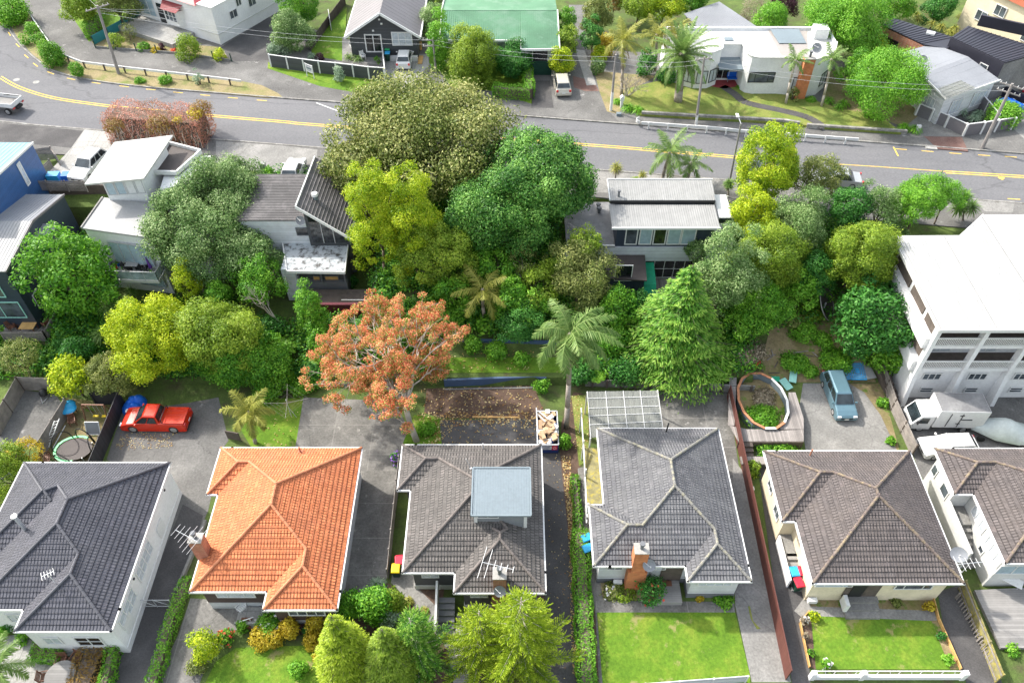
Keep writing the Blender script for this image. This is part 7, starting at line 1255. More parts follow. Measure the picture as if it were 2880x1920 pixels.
for lb, c, x, y, hw, lm, hz in (('bright lime round bush by the flower bed corner', 1, 1610, 1300, 105, 'lime', 2.2), ('yellow flowering hedge plant along the lawn', 1, 2050, 1210, 90, 'yel', .9), ('second yellow flowering hedge plant along the lawn', 1, 2150, 1220, 80, 'yel', .9), ('white flowered shrub against the boarded front', 2, 160, 1110, 110, 'green', .9), ('golden bush in the middle of the flower bed', 2, 320, 1140, 75, 'yel', 1.3), ('tall golden bush at the house corner', 2, 530, 1110, 75, 'yel', 1.6), ('low gold hedge curving round the lawn', 2, 500, 1250, 65, 'yel', 1.0), ('gold bush at the end of the curving hedge', 2, 560, 1370, 50, 'yel', .9), ('dark red leaved plant in the flower bed', 2, 420, 1140, 35, 'purple', .6), ('green bush between the gold ones', 2, 460, 1160, 40, 'broad', .8), ('shrub with red flowers at the bed corner', 1, 1760, 1210, 60, 'green', .9), ('small yellow plant at the bed corner', 1, 1560, 1440, 70, 'olive', .8), ('leafy shrub at the porch step', 1, 1910, 1120, 50, 'bright', .9), ('small round shrub alone on the lawn', 2, 380, 1450, 65, 'bright', 1.0), ('green bush by the white steps in shade', 1, 2090, 1130, 70, 'green', .8)):
    fl = ('flow', 60) if 'red flowers' in lb else (('whiteflow', 50) if 'white flowered' in lb else None); sh(lb, c, 4, x, y, hw, lm, hz=hz, n=16, leaf=.12, flowers=fl)
a, b, c_ = TP(1, 4, 1490, 780, 0), TP(1, 4, 1370, 1080, 0), TP(1, 4, 1215, 1640, 0); hedge('long ivy hedge on the low wall between the two drives', [a, b, c_], .75, .9, 'bright', .12)
a, b = TP(1, 4, 960, 1200, 0), TP(1, 4, 850, 1640, 0); hedge('green ivy fence at the corner of the charcoal-roofed house', [a, b], .7, 1.2, 'green', .12); a, b = TP(1, 4, 830, 1190, 0), TP(1, 4, 660, 1640, 0); hedge('broad red and gold clipped hedge beside the patio', [a, b], 1.9, .9, 'redolive', .12)
a = TP(1, 4, 400, 1320, 0); hedge('square clipped green box hedge on the patio', [(a.x-.95, a.y), (a.x+.95, a.y)], 1.7, .7, 'bright', .09, cover=2); sh('red rose bush growing out of the box hedge', 1, 4, 380, 1240, 38, 'broad', hz=1.3, n=8, flowers=('flow', 14)); sh('dark clipped shrub at the charcoal house front left', 1, 4, 90, 1110, 60, 'broad', hz=1.0); sh('green clipped mound beside the patio edge', 1, 4, 180, 1210, 50, 'bright', hz=.7); sh('low green shrub at the left edge of the patio', 1, 4, 10, 1180, 50, 'bright', hz=.8)
p = TP(1, 4, 60, 1640, 0); palm('feathery green palm in the bottom left corner', p, (p.x+.2, p.y+.6, 2.6), 14, 2.2, 'palm', lift=(-.2, 1.4), droop=1.3, ll=.6, nl=30, hang=.6)
a, b, c_ = TP(3, 4, 610, -40, 0), TP(3, 4, 640, 420, 0), TP(3, 4, 700, 1640, 0); hedge('long bright green hedge between the dark drive and the concrete path', [b, c_], 1.15, 1.0, 'bright', .11, cover=1.9); hedge('thin upper part of the boundary hedge by the leaf litter', [TP(3, 3, 600, 1080, 0), TP(3, 3, 640, 1540, 0)], .6, .6, 'green', .12)
sh('rangy rose bush with red flowers in front of the orange brick chimney', 3, 4, 1210, 830, 105, 'broad', hz=1.6, n=16, cover=1.0, flowers=('flow', 14)); sh('weedy plants with white daisies by the white house', 3, 4, 900, 830, 80, 'olive', hz=.4, n=14, cover=.9, flowers=('whiteflow', 16)); sh('yellow daisies at the front of the white house', 3, 4, 1000, 860, 90, 'yolive', hz=.35, n=12, cover=.8); sh('low creeping plant under the front windows', 3, 4, 1780, 900, 75, 'green', hz=.35); sh('small yellow plant under the front windows', 3, 4, 1590, 895, 35, 'yel', hz=.25)
sh('yellow green plant at the top left of the fenced lawn', 4, 4, 590, 1040, 40, 'lime', hz=.6); sh('small yellow bush at the corner of the cream house', 4, 4, 1500, 965, 42, 'yel', hz=.6); sh('white rose bush by the left lawn boards', 4, 4, 510, 1080, 32, 'dry', hz=.6, flowers=('whiteflow', 18)); sh('dead rose canes by the left lawn boards', 4, 4, 520, 1200, 28, 'dry', hz=.5, cover=.7); sh('green weeds by the left lawn boards', 4, 4, 555, 1330, 28, 'green', hz=.5); sh('white roses at the bottom left of the fenced lawn', 4, 4, 690, 1420, 45, 'green', hz=.5, flowers=('whiteflow', 24)); sh('green plant by the right lawn boards, upper', 4, 4, 1590, 1200, 32, 'broad', hz=.5); sh('green plant by the right lawn boards, lower', 4, 4, 1640, 1380, 40, 'bright', hz=.5); sh('weeds beside the front steps of the cream house', 4, 4, 1230, 930, 45, 'olive', hz=.3)
sh('purple flowering creeper on the fence by the weathered grey roof', 2, 3, 1150, 930, 38, 'broad', hz=1.3, n=10, flowers=('violet', 50)); sh('grass by the mossy fence bottom right', 4, 4, 2150, 1300, 60, 'bright', hz=.4)
# -- tangle of low growth over the slope between the houses
def undergrowth():
    cs, n = [], 0; keep = [(-62, -41, 47, 66), (-46, -37, 60, 70), (-38, -24.5, 52, 66), (-25, -12, 49, 64), (4.5, 19.5, 50.5, 62), (31, 55, 40, 60), (-37, -31, 51, 53)]
    while n < 1700:
        x, y = rnd.uniform(-46, 32), rnd.uniform(44.2, 66)
        if y > kerb_near(x)-4.9 or any(a < x < b and c < y < d for a, b, c, d in keep) or (-6.5 < x < 6 and y < 47.4) or (21 < x < 31 and y < 48.5) or (20.5 < x < 31 and y < 52 and rnd.random() < .45): continue
        cs.append((x, y, ground_z(x, y)+rnd.uniform(.1, .55))); n += 1
    V, tt = lobe_leaves(cs, rng.uniform(.4, 1.05, n), np.tile([0, 0, 1.], (n, 1)), .2, 1.1, out=-.2); t2 = rng.random(n); i = rng.random(len(V)) < .55
    for nm, lm, sel in (('undergrowth', 'broad', ~i), ('undergrowth', 'green', i)): tag(quads_obj(nm, lm, V[sel], tt[sel], None, cs[0]), 'dense low growth of mixed shrubs covering the bank between the houses' if lm == 'broad' else 'lighter green weeds mixed through the low growth on the bank', 'undergrowth', kind='stuff')
undergrowth()
for lb, c, r, x, y, hw, lm, hc, rz in (('green tree filling the hollow below the dark green trees', 2, 2, 1900, 720, 190, 'green', 3.0, 2.2), ('yellow green shrubby tree between the dark trees and the olive tree', 3, 2, 320, 900, 190, 'yolive', 3.0, 2.2), ('bright green tree in the hollow left of the tall palm', 3, 2, 260, 1060, 170, 'bright', 2.4, 1.9), ('green shrubby tree right of the golden conifer foot', 2, 2, 1600, 950, 150, 'green', 2.8, 2.2), ('mid green tree between the pale garden path and the coral tree', 2, 2, 560, 1340, 110, 'green', 2.2, 1.8), ('leafy tree in the gap right of the drooping conifer', 4, 2, 40, 1230, 150, 'green', 2.2, 2.0), ('leafy green tree closing the gap above the dirt bank', 4, 2, 480, 930, 170, 'bright', 2.4, 1.8), ('green tree between the lime tree and the tree fern', 1, 2, 2080, 1400, 130, 'green', 2.4, 1.9)): ct_(lb, c, r, x, y, hw, hc, rz, lm, leaf=.2, n=34, lr=.26, jit=.3, cover=1.6)

# ================================================================== VEHICLES
PI = math.pi
road_az = math.atan2(-.137, 1)
def on_near(a, b, W):                    # centre and heading from the two near-side wheel contacts (rear, front)
    d = (b-a).normalized(); return d, math.atan2(d.y, d.x)
ut = car('pickup_truck', 'bright red double cab pickup parked on the gravel beside the black fence', 'pickup', (-28.75, 39.35, 0), PI-.02, 'car_red', 5.35, 1.86, 1.8, 'ute', wr=.4)
m = MB(); m.box((-1.75, 0, 1.13), (1.65, 1.66, .1))
for i in (-1, 0, 1): m.box((-1.75, i*.45, 1.19), (1.55, .05, .03))
m.build('tray_cover', 'car_red', ut, bevel=.02); m = MB(); m.tube((-.82, -.75, 1.1), (-.82, -.75, 1.5), .035); m.tube((-.82, .75, 1.1), (-.82, .75, 1.5), .035); m.tube((-.82, -.75, 1.5), (-.82, .75, 1.5), .035); m.build('roll_bar', 'black', ut)
a, b = TP(4, 3, 650, 372, 0), TP(4, 3, 716, 552, 0); d = (b-a).normalized(); c = (a+b)/2+Vector((-d.y, d.x, 0))*.87; car('car', 'grey blue people mover parked on the worn concrete yard, nose to camera', 'car', c, math.atan2(d.y, d.x), 'car_blue', 4.75, 1.74, 1.65, 'mpv', 'cars in the back yards')
a, b = TP(4, 3, 1790, 925, 0), TP(4, 3, 1500, 932, 0); c = Vector((a.x*.5+b.x*.5+.1, a.y*.5+b.y*.5+.85, 0)); car('car', 'white small car half hidden behind the brown tiled roof at right', 'car', c, PI+.04, 'car_white', 4.4, 1.74, 1.5, 'hatch', 'cars in the back yards')
d = (TP(1, 1, 650, 1285, 7.7)-TP(1, 1, 758, 1178, 7.7)); c = TP(1, 1, 715, 1335, 6.25); car('car', 'white sports utility car parked on the pale concrete car deck', 'car', (c.x, c.y, 6.12), math.atan2(d.y, d.x), 'car_white', 4.6, 1.85, 1.65, 'suv', 'cars beyond the trees', wr=.35)
c = TP(2, 1, 352, 1395, 6.15); car('car', 'white saloon nose up behind the charcoal corrugated roof', 'car', (c.x, c.y+.1, 6.12), PI/2-.04, 'car_white', 4.5, 1.78, 1.48, 'sedan', 'cars beyond the trees')
c = TP(2, 1, 1218, 560, 6.12); car('car', 'white hatchback parked nose in beside the dark grey gabled house', 'car', (c.x, c.y+1.95, 6.12), PI/2, 'car_white', 3.95, 1.7, 1.5, 'hatch', 'cars beyond the trees')
c = TP(3, 1, 515, 772, 6.12); car('car', 'champagne estate car parked at the green garage drive', 'car', (c.x-.1, c.y+2.3, 6.12), PI/2+.06, 'car_champ', 4.7, 1.76, 1.55, 'wagon', 'cars beyond the trees')
c = TP(4, 1, 885, 1497, 6.0); car('car', 'silver saloon parked at the road edge behind the open olive tree', 'car', (c.x-1.35, c.y+.95+.2, 6.01), PI+road_az, 'car_silver', 4.75, 1.8, 1.47, 'sedan', 'cars on the road')
c = TP(4, 1, 60, 1400, 6.0); car('car', 'dark car mostly hidden behind the golden dome tree', 'car', (c.x+1.75, c.y+.5, 6.01), PI+road_az, 'car_dark', 4.3, 1.75, 1.5, 'hatch', 'cars on the road')
c = TP(3, 2, 1728, 400, 6.1); car('van', 'white van squeezed beside the right end of the navy house', 'van', (c.x+.1, c.y+.3, 6.1), PI/2, 'car_white', 4.7, 1.75, 1.95, 'van')
c = TP(4, 1, 2100, 905, 6.12); car('car', 'blue hatchback glimpsed behind the fence-end bush', 'car', (c.x, c.y+.6, 6.12), .5, 'tarp_blue', 4.0, 1.7, 1.5, 'hatch', 'cars beyond the trees')
c = TP(4, 1, 2225, 720, 6.12); o = thing('kayak', 'red and blue gear lying beyond the black fence at the right edge', 'gear', c); m = MB(); m.tube(c+Vector((0, 0, .2)), c+Vector((1.8, -.7, .2)), .3, .12, 10); m.build('hull', 'bin_red', o, smooth=True); m = MB(); m.box(c+Vector((-.4, .7, .25)), (1.4, .8, .5), .4); m.build('crate', 'tarp_blue', o)
# box truck
a = TP(4, 3, 1320, 712, 0); tk = thing('box_truck', 'white box truck with black door hinges parked below the apartments', 'truck', (a.x+.05, a.y+.95, 0), rot=-.03, local=True); m = MB()
pf = [(0.05, .35), (0, .95), (.55, 1.95), (1.6, 2.0), (1.6, .35)]
m.add([(x, y, z) for y in (-.9, .9) for x, z in pf], [(0, 1, 2, 3, 4), (9, 8, 7, 6, 5)]+[(i, 5+i, 5+(i+1) % 5, (i+1) % 5) for i in range(5)]); m.build('cab', 'car_white', tk, bevel=.05)
m = MB(); m.add([(.07, -.76, 1.06), (.07, .76, 1.06), (.5, .76, 1.86), (.5, -.76, 1.86)], [(3, 2, 1, 0)]); m.v = [(x-.03, y, z+.015) for x, y, z in m.v]; m.build('windscreen', 'car_glass', tk)
for s in (-1, 1): m = MB(); m.add([(.32, s*.915, 1.1), (1.2, s*.915, 1.1), (1.2, s*.915, 1.75), (.6, s*.915, 1.75)], [(0, 1, 2, 3) if s < 0 else (3, 2, 1, 0)]); m.build('side_window', 'car_glass', tk)
m = MB(); m.box((3.6, 0, 1.75), (3.9, 1.95, 2.05)); bx = m.build('cargo_box', 'white', tk, bevel=.03); m = MB(); m.slab([(1.7, -.93, 2.79), (5.5, -.93, 2.79), (5.5, .93, 2.79), (1.7, .93, 2.79)], .01); m.build('box_roof', 'membrane', bx); m = MB()
for x in (2.6, 3.5): m.beam((x, -1.0, .9), (x, -1.0, 2.5), .05, .04)
m.beam((3.5, -1.0, 1.8), (4.4, -1.0, 1.8), .04, .08); m.box((3.45, -1.0, 1.3), (.35, .04, .06)); m.box((3.45, -1.0, 2.3), (.35, .04, .06)); m.build('hinge', 'black', bx)
m = MB(); m.box((2.8, 0, .55), (5.2, .9, .25)); m.build('chassis', 'black', tk)
for x in (.85, 4.3):
    for y in (-.88, .88): wheel_parts(tk, x, y, .34)
for s in (-1, 1): m = MB(); m.box((.0, s*.62, .72), (.1, .35, .18)); m.build('headlight', 'lamp_clear', tk); m = MB(); m.box((.3, s*1.05, 1.35), (.08, .18, .3)); m.build('mirror', 'black', tk)
m = MB(); m.box((0, 0, .45), (.14, 1.8, .22)); m.build('bumper', 'black', tk)
# covered boat on its trailer
a, b = TP(4, 3, 1840, 640, .9), TP(4, 3, 2480, 770, .9); bt = thing('covered_boat', 'boat under a pale grey cover on a trailer behind the box truck', 'boat', ((a.x+b.x)/2, (a.y+b.y)/2, 0)); m = MB(); n = 14; d = (b-a); L = d.length; d.normalize(); s = Vector((-d.y, d.x, 0)); ring = []
for i in range(n+1):
    f = i/n; wd = 1.0*min(1, .35+f*2.2)*(1-.85*max(0, f-.5)**2*2); hh = .9+.75*math.exp(-((f-.38)/.22)**2)
    ring.append([a+d*L*f+s*wd*u+Vector((0, 0, zz-.9)) for u, zz in ((-1, .45), (-1.02, .95), (-.55, hh+.05*math.sin(i*2.1)), (0, hh+.28), (.55, hh), (1.02, .95), (1, .45))])
m.add([v for r in ring for v in r], [(7*i+j, 7*i+j+1, 7*i+8+j, 7*i+7+j) for i in range(n) for j in range(6)]+[tuple(range(6, -1, -1)), tuple(range(7*n, 7*n+7))]); m.build('cover', 'tarp_grey', bt, smooth=True)
m = MB(); c = a.lerp(b, .5); m.beam(a+Vector((0, 0, -.45)), b+d*.8+Vector((0, 0, -.45)), .7, .1); m.build('trailer', 'steel', bt)
for f in (.12, .62): v = a+d*L*f-s*.95; m = MB(); m.tube(Vector((v.x, v.y, .28))-s*.1, Vector((v.x, v.y, .28))+s*.1, .28, .28, 14); m.build('wheel', 'rubber', bt)
# flat deck truck at the left edge of the road
a = TP(1, 1, 165, 905, 6.0); tk = thing('flatbed_truck', 'white dropside truck cut by the left edge of the road', 'truck', (a.x-2.7, a.y+1.1, 6.01), rot=PI-.2, local=True)
m = MB(); m.box((-.9, 0, .95), (3.4, 1.9, .1)); m.build('deck', 'timber_light', tk); m = MB()
for y in (-.95, .95): m.box((-.9, y, 1.2), (3.4, .05, .45))
m.box((-2.6, 0, 1.2), (.05, 1.9, .45)); m.box((.8, 0, 1.3), (.05, 1.9, .6)); m.build('dropside', 'white', tk); m = MB(); m.beam((-2.4, -.9, 1.4), (-1.6, .2, 2.0), .05, .05); m.beam((-1.2, -.9, 1.4), (-1.6, .2, 2.0), .05, .05); m.build('rack', 'black', tk)
m = MB(); m.box((1.9, 0, 1.25), (1.8, 1.8, 1.5)); m.build('cab', 'car_white', tk, bevel=.12); m = MB(); m.box((-.3, 0, .7), (5, .8, .25)); m.build('chassis', 'black', tk)
for x in (-1.7, 1.9):
    for y in (-.9, .9): wheel_parts(tk, x, y, .36)
for s in (-1, 1): m = MB(); m.box((-2.62, s*.75, .85), (.06, .3, .14)); m.build('tail_light', 'lamp_red', tk)
# skip bin full of rubbish
a, b = TP(3, 3, 335, 880, 0), TP(3, 3, 448, 870, 0); sx = (a.x+b.x)/2; sy = a.y; sk = thing('skip_bin', 'blue skip bin heaped with cardboard and white boards beside the drive', 'skip', (sx, sy, 0)); w2 = .82; m = MB(); Ls = 3.3; hz = 1.15
prof = [(0.15, 0), (-.0, hz), (Ls+.3, hz), (Ls-.4, 0)]
for x in (-w2, w2): m.beam((sx+x, sy+.05, hz/2), (sx+x, sy+Ls, hz/2), .06, hz)
m.bb(sx-w2, sx+w2, sy, sy+.06, 0, hz); m.bb(sx-w2, sx+w2, sy+Ls, sy+Ls+.06, 0, hz); m.bb(sx-w2, sx+w2, sy, sy+Ls, .0, .06); m.build('body', 'blue_paint', sk); m = MB()
for p_, q_ in (((-w2, 0), (w2, 0)), ((w2, 0), (w2, Ls)), ((w2, Ls), (-w2, Ls)), ((-w2, Ls), (-w2, 0))): m.beam((sx+p_[0], sy+p_[1], hz), (sx+q_[0], sy+q_[1], hz), .1, .08)
m.build('rim', 'steel', sk); m = MB(); m.bb(sx-.72, sx+.3, sy-.03, sy, .55, .98); sg = m.build('sign_panel', 'white', sk); m = MB()
for i, (u, v) in enumerate(((-.62, .2), (-.66, .22), (-.55, .05))): m.bb(sx+u, sx+v, sy-.04, sy-.03, .86-i*.11, .9-i*.11)
m.build('lettering', 'blue_paint', sg); m = MB(); m.bb(sx+.32, sx+.74, sy-.03, sy, .5, 1.02); lg = m.build('logo_panel', 'bin_red', sk); m = MB()
for i in range(10): t_ = 2*PI*i/10; m.beam((sx+.53+.13*math.cos(t_), sy-.04, .74+.13*math.sin(t_)), (sx+.53+.13*math.cos(t_+.63), sy-.04, .74+.13*math.sin(t_+.63)), .015, .035, (0, 1, 0))
m.build('emblem', 'white', lg)
for i in range(40):
    v = Vector((sx+rnd.uniform(-.6, .6), sy+rnd.uniform(.25, 3.1), hz+rnd.uniform(-.15, .3))); kind = rnd.random(); m = MB(); m.box(v, (rnd.uniform(.2, .5), rnd.uniform(.35, .95), rnd.uniform(.04, .22)), rnd.uniform(0, 3), Matrix.Rotation(rnd.uniform(-.5, .5), 3, 'X')); o = m.build('cardboard_box' if kind < .5 else 'rubbish_board', 'card' if kind < .5 else 'white' if kind < .92 else 'tarp_blue', None, v)
    tag(o, 'flattened cardboard carton heaped in the blue skip bin' if kind < .5 else 'white board offcut heaped in the blue skip bin' if kind < .92 else 'blue plastic scrap heaped in the skip bin', 'box' if kind < .5 else 'rubbish', 'cartons in the skip' if kind < .5 else 'white offcuts in the skip' if kind < .92 else 'blue scraps in the skip')
for i, (u, v) in enumerate((((-.75, 2.9, 1.3), (-.2, 1.7, 1.9)), ((-.7, 3.2, 1.3), (.1, 2.0, 1.8)), ((-.78, 1.2, 1.2), (-.85, 3.3, 1.6)))): m = MB(); m.beam(Vector((sx, sy, 0))+Vector(u), Vector((sx, sy, 0))+Vector(v), .09, .05); tag(m.build('white_trim', 'white', None, Vector((sx, sy, 0))+Vector(u)), 'long white trim sticking out at the back of the skip bin', 'board', 'trims in the skip')

# ================================================================== POLES, WIRES, RAILS, FENCES, WALLS
def pole2(label, c, bx, by, tx, ty, az=None, z=6.1, **k): b = TP(c, 1, bx, by, z); t_ = PY(*T(c, 1, tx, ty), b.y); return power_pole(label, b, t_, az, **k), b, t_
p1 = pole2('tall timber power pole on the grass verge behind the white rail', 1, 935, 582, 765, 45, .75, r=.17, arms=1, arm=2.6); p2 = pole2('concrete power pole with wide crossarm beside the bright green tree', 2, 1475, 575, 1448, 300, .1, r=.13, arms=2, arm=2.4); p3 = pole2('dark power pole with white painted base at the lane corner', 3, 890, 872, 930, 430, None, r=.13, white=2.2); p4 = pole2('dark power pole with white foot standing at the end of the lawn', 3, 1560, 985, 1628, 450, .2, r=.13, white=1.2, arm=1.8); p6 = pole2('leaning power pole with rusty crossarms at the right pavement', 4, 1912, 1165, 2150, 660, -.7, r=.17, arms=2, arm=2.2)
b, _ = on_ground(*T(3, 1, 1828, 1420), 0); t_ = PY(*T(3, 1, 1915, 975), b.y); lp = power_pole('slim pale street lamp with a white head at the near kerb', b, t_, None, m='timber_light', r=.1, group='street lamps', name='street_lamp'); m = MB(); m.beam(t_, t_+Vector((-.15, .7, .25)), .06, .06); m.build('arm', 'steel', lp); m = MB(); m.box(t_+Vector((-.2, .9, .3)), (.25, .6, .12)); m.build('lamp_head', 'plastic_white', lp, bevel=.03)
for i, (u, v, s) in enumerate(((p1, p2, .9), (p2, p3, .5), (p3, p4, .5), (p4, p6, .8))):
    nm = ('the left pole and the concrete pole', 'the concrete pole and the white-based pole', 'the white-based pole and the lawn pole', 'the lawn pole and the leaning right pole')[i]
    for k in (0, 1): wire(f'{"upper" if k == 0 else "lower"} overhead wire between {nm}', u[2]-Vector((.3*k, 0, .25+.5*k)), v[2]-Vector((.3*k, 0, .25+.5*k)), s)
for k in (0, 1): wire(('first' if k == 0 else 'second')+' overhead wire from the left pole to the white villa', p1[2]-Vector((0, 0, .3+.3*k)), (-38+3*k, 93, 10.3), .3)
wire('overhead wire from the left pole past the top left corner', p1[2]-Vector((0, 0, .3)), (-72, 120, 14), .6); wire('overhead service wire to the dark grey gable', p2[2]-Vector((0, 0, .4)), (-14.85, 88.5, 11.2), .25); wire('overhead service wire to the white curved house', p4[2]-Vector((0, 0, .4)), (27, 80.2, 10.5), .2)
def guard(label, pts, z0, z1, beam_h, post, pm, m='white', th=.1):
    o = thing('guard_rail', label, 'barrier', (pts[0].x, pts[0].y, z0)); r = MB(); acc = 0; nxt = .8
    for a, b in zip(pts[:-1], pts[1:]):
        a, b = Vector((a.x, a.y, z1)), Vector((b.x, b.y, z1)); L = (b-a).length; d = (b-a)/L; r.beam(a-Vector((0, 0, beam_h/2)), b-Vector((0, 0, beam_h/2))+d*.03, th, beam_h)
        while nxt < acc+L: v = a+d*(nxt-acc)-Vector((d.y, -d.x, 0))*-.12; k = MB(); k.beam((v.x, v.y, z0-.1), (v.x, v.y, z1+(.08 if pm == 'white' else .0)), .14, .14); k.build('post', pm, o); nxt += post
        acc += L
    r.build('rail', m, o); return o
guard('long white timber rail with dark posts along the left verge', [TP(1, 1, x, y, 6.8) for x, y in ((60, -160), (160, 0), (280, 180), (385, 330), (500, 432), (640, 485), (1000, 530), (1450, 580), (1895, 632))], 6.1, 6.85, .26, 2.6, 'timber_dark')
gr = guard('white steel crash barrier with looped end along the far pavement', [TP(3, 1, 1130, 968, 6.6), TP(3, 1, 1700, 1008, 6.6)]+[TP(4, 1, x, y, 6.6) for x, y in ((0, 1030), (480, 1065), (935, 1098))], 6.1, 6.75, .32, 2.0, 'white'); e = TP(3, 1, 1120, 962, 6.6); m = MB()
for i in range(8): t0, t1 = PI/2+PI*i/8, PI/2+PI*(i+1)/8; m.beam((e.x+.35*math.cos(t0), e.y+.35+.35*math.sin(t0), 6.6), (e.x+.35*math.cos(t1), e.y+.35+.35*math.sin(t1), 6.6), .06, .34)
m.build('end_loop', 'white', gr)
def wall(label, pts, h, th, mat, name='wall', z=None, cat='wall'):
    m = MB()
    for a, b in zip(pts[:-1], pts[1:]): a, b = Vector(a), Vector(b); z_ = a.z if z is None else z; m.beam((a.x, a.y, z_+h/2-.05), (b.x, b.y, (b.z if z is None else z)+h/2-.05), th, h+.1)
    return tag(m.build(name, mat, None, pts[0]), label, cat)
wall('low whitewashed stone wall along the lawn, longer left part', [TP(3, 1, 1130, 910, 6.1), TP(3, 1, 1700, 942, 6.1), TP(3, 1, 2240, 972, 6.1), TP(4, 1, 470, 992, 6.1)], .5, .3, 'stone', 'stone_wall'); wall('low stone wall along the lawn right of the path gap', [TP(4, 1, 525, 1004, 6.1), TP(4, 1, 900, 1030, 6.1), TP(4, 1, 1310, 1056, 6.1)], .45, .3, 'stone', 'stone_wall')
def panel_fence(label, pts, h, pw, mat='metal_black', loc=None):
    o = thing('panel_fence', label, 'fence', pts[0], 'dark panel fences with white posts'); 
    for a, b in zip(pts[:-1], pts[1:]): m = MB(); m.beam(a+Vector((0, 0, h/2-.05)), b+Vector((0, 0, h/2-.05)), .08, h-.1); m.build('panel', mat, o); m = MB(); m.beam(a+Vector((0, 0, h)), b+Vector((0, 0, h)), .12, .05); m.build('capping', 'white', o)
    for a in pts: m = MB(); m.beam(a-Vector((0, 0, .1)), a+Vector((0, 0, h+.06)), pw, .16); m.build('post', 'white', o)
    return o
panel_fence('dark panel fence with white posts in front of the dark grey house', [TP(2, 1, x, y, 6.1) for x, y in ((178, 526), (312, 545), (440, 562), (562, 578), (695, 592), (828, 608), (950, 624), (1072, 632))], 1.5, .14, 'charcoal_wall'); panel_fence('white railing fence running back from the panel fence to the porch', [TP(2, 1, 1072, 632, 6.1)+Vector((.05, .3, 0)), TP(2, 1, 1066, 520, 6.1), TP(2, 1, 1060, 420, 6.1)], 1.2, .1, 'white')
panel_fence('dark grey fence with broad white pillars at the corner by the power pole', [TP(4, 1, x, y, 6.1) for x, y in ((1380, 905), (1490, 950), (1610, 1000), (1755, 1068), (1890, 1052), (2000, 1035), (2130, 1015))], 1.35, .36, 'metal_slate'); panel_fence('dark side panels running back from the corner fence', [TP(4, 1, 2000, 1000, 6.1), TP(4, 1, 1920, 900, 6.1), TP(4, 1, 1830, 800, 6.1)], 1.5, .1, 'metal_slate')
fence('fence', 'black low fence at the right edge beyond the grey house', [TP(4, 1, 1990, 720, 6.1), TP(4, 1, 2140, 800, 6.1), TP(4, 1, 2330, 880, 6.1)], 1.2, 'metal_black', None)
fence('fence', 'teal mesh fence beside the clipped hedge of the villa', [TP(1, 1, 745, 355, 6.1), TP(1, 1, 1190, 105, 6.1)], 1.1, 'teal_mesh', 'bin_green', 2.4, .03); fence('fence', 'low wire fence with green posts along the villa pavement', [TP(1, 1, 755, 380, 6.1), TP(1, 1, 1400, 428, 6.1), TP(1, 1, 1825, 485, 6.1)], .25, 'concrete', 'bin_green', 2.8, .08, ph=.75); fence('fence', 'dark timber fence along the lawn left of the dark grey house', [TP(2, 1, 490, 400, 6.1), TP(2, 1, 640, 190, 6.1), TP(2, 1, 760, 30, 6.1)], 1.1, 'timber_dark', 'timber_dark', 2.4, .04)
wall('white sheet leaning on the dark fence beside the lawn', [TP(2, 1, 650, 240, 6.15), TP(2, 1, 640, 200, 6.15)+Vector((-.2, 1.2, 0))], 1.5, .06, 'white', 'board', cat='board')
fence('fence', 'timber trellis fence behind the green roof', [TP(2, 1, 1780, 95, 6.2)+Vector((0, 6, 0)), TP(2, 1, 2170, 85, 6.2)+Vector((0, 6, 0))], 3.6, 'timber_fence', 'timber_fence', 2, .03, slat=(.08, .06))
m = MB(); v = Vector((.5, 97.5, 6)); m.tube(v, v+Vector((0, 0, 3.4)), .3, .3, 10); m.dome(v+Vector((0, 0, 3.4)), .45, .4); tag(m.build('toy', 'bin_red', None, v), 'red round object behind the green roof', 'toy')
# back yards of the lower row
H3 = 1.75; k = [TP(1, 3, 510, 450, H3), TP(1, 3, 700, 395, H3), TP(1, 3, 925, 388, H3), TP(1, 3, 690, 945, H3), TP(1, 3, 480, 948, H3)]; g0 = lambda v: Vector((v.x, v.y, 0)); fence('fence', 'tall black timber fence around the play yard beside the red pickup', [g0(v) for v in k[1:]], H3, 'timber_black', 'timber_black', 2.2, .05, rail=[.3, 1.5], postm='timber_black', ph=.0); fence('fence', 'weathered grey paling fence on the left side of the play yard', [g0(TP(1, 3, 500, 450, 1.6)), g0(TP(1, 3, 285, 795, 1.6))], 1.6, 'timber_fence', 'timber_fence', 2.2, .04, rail=[.4, 1.3]); fence('fence', 'grey timber fence closing the far end of the empty drive', [g0(TP(1, 3, 120, 280, 1.7)), g0(TP(1, 3, 375, 290, 1.7))], 1.7, 'timber_fence', 'timber_dark', 2.2, .04); fence('fence', 'grey timber fence down the left side of the empty drive', [g0(TP(1, 3, 120, 285, 1.7)), g0(TP(1, 3, -80, 640, 1.7))], 1.7, 'timber_fence', 'timber_dark', 2.2, .04)
# play yard things
def box_at(label, cat, name, c, r, x, y, z, d, mat, rot=0, tilt=None, dz=None): v = TP(c, r, x, y, z); m = MB(); m.box((v.x, v.y, v.z+(d[2]/2 if dz is None else dz)), d, rot, tilt); return tag(m.build(name, mat, None, (v.x, v.y, z)), label, cat)
c = TP(1, 3, 610, 880, .0); o = thing('trampoline', 'broken trampoline with green pads and bent black hoops in the play yard', 'trampoline', c); m = MB(); n = 18
for i in range(3, 14): t0, t1 = 2*PI*i/n, 2*PI*(i+1)/n; m.beam((c.x+1.5*math.cos(t0), c.y+1.2*math.sin(t0), .6), (c.x+1.5*math.cos(t1), c.y+1.2*math.sin(t1), .6), .2, .05)
m.build('pad', 'plastic_green', o); m = MB(); m.prism([(c.x+1.35*math.cos(2*PI*i/n), c.y+1.05*math.sin(2*PI*i/n)) for i in range(n)], .54, .56); m.build('mat', 'membrane_dark', o); m = MB()
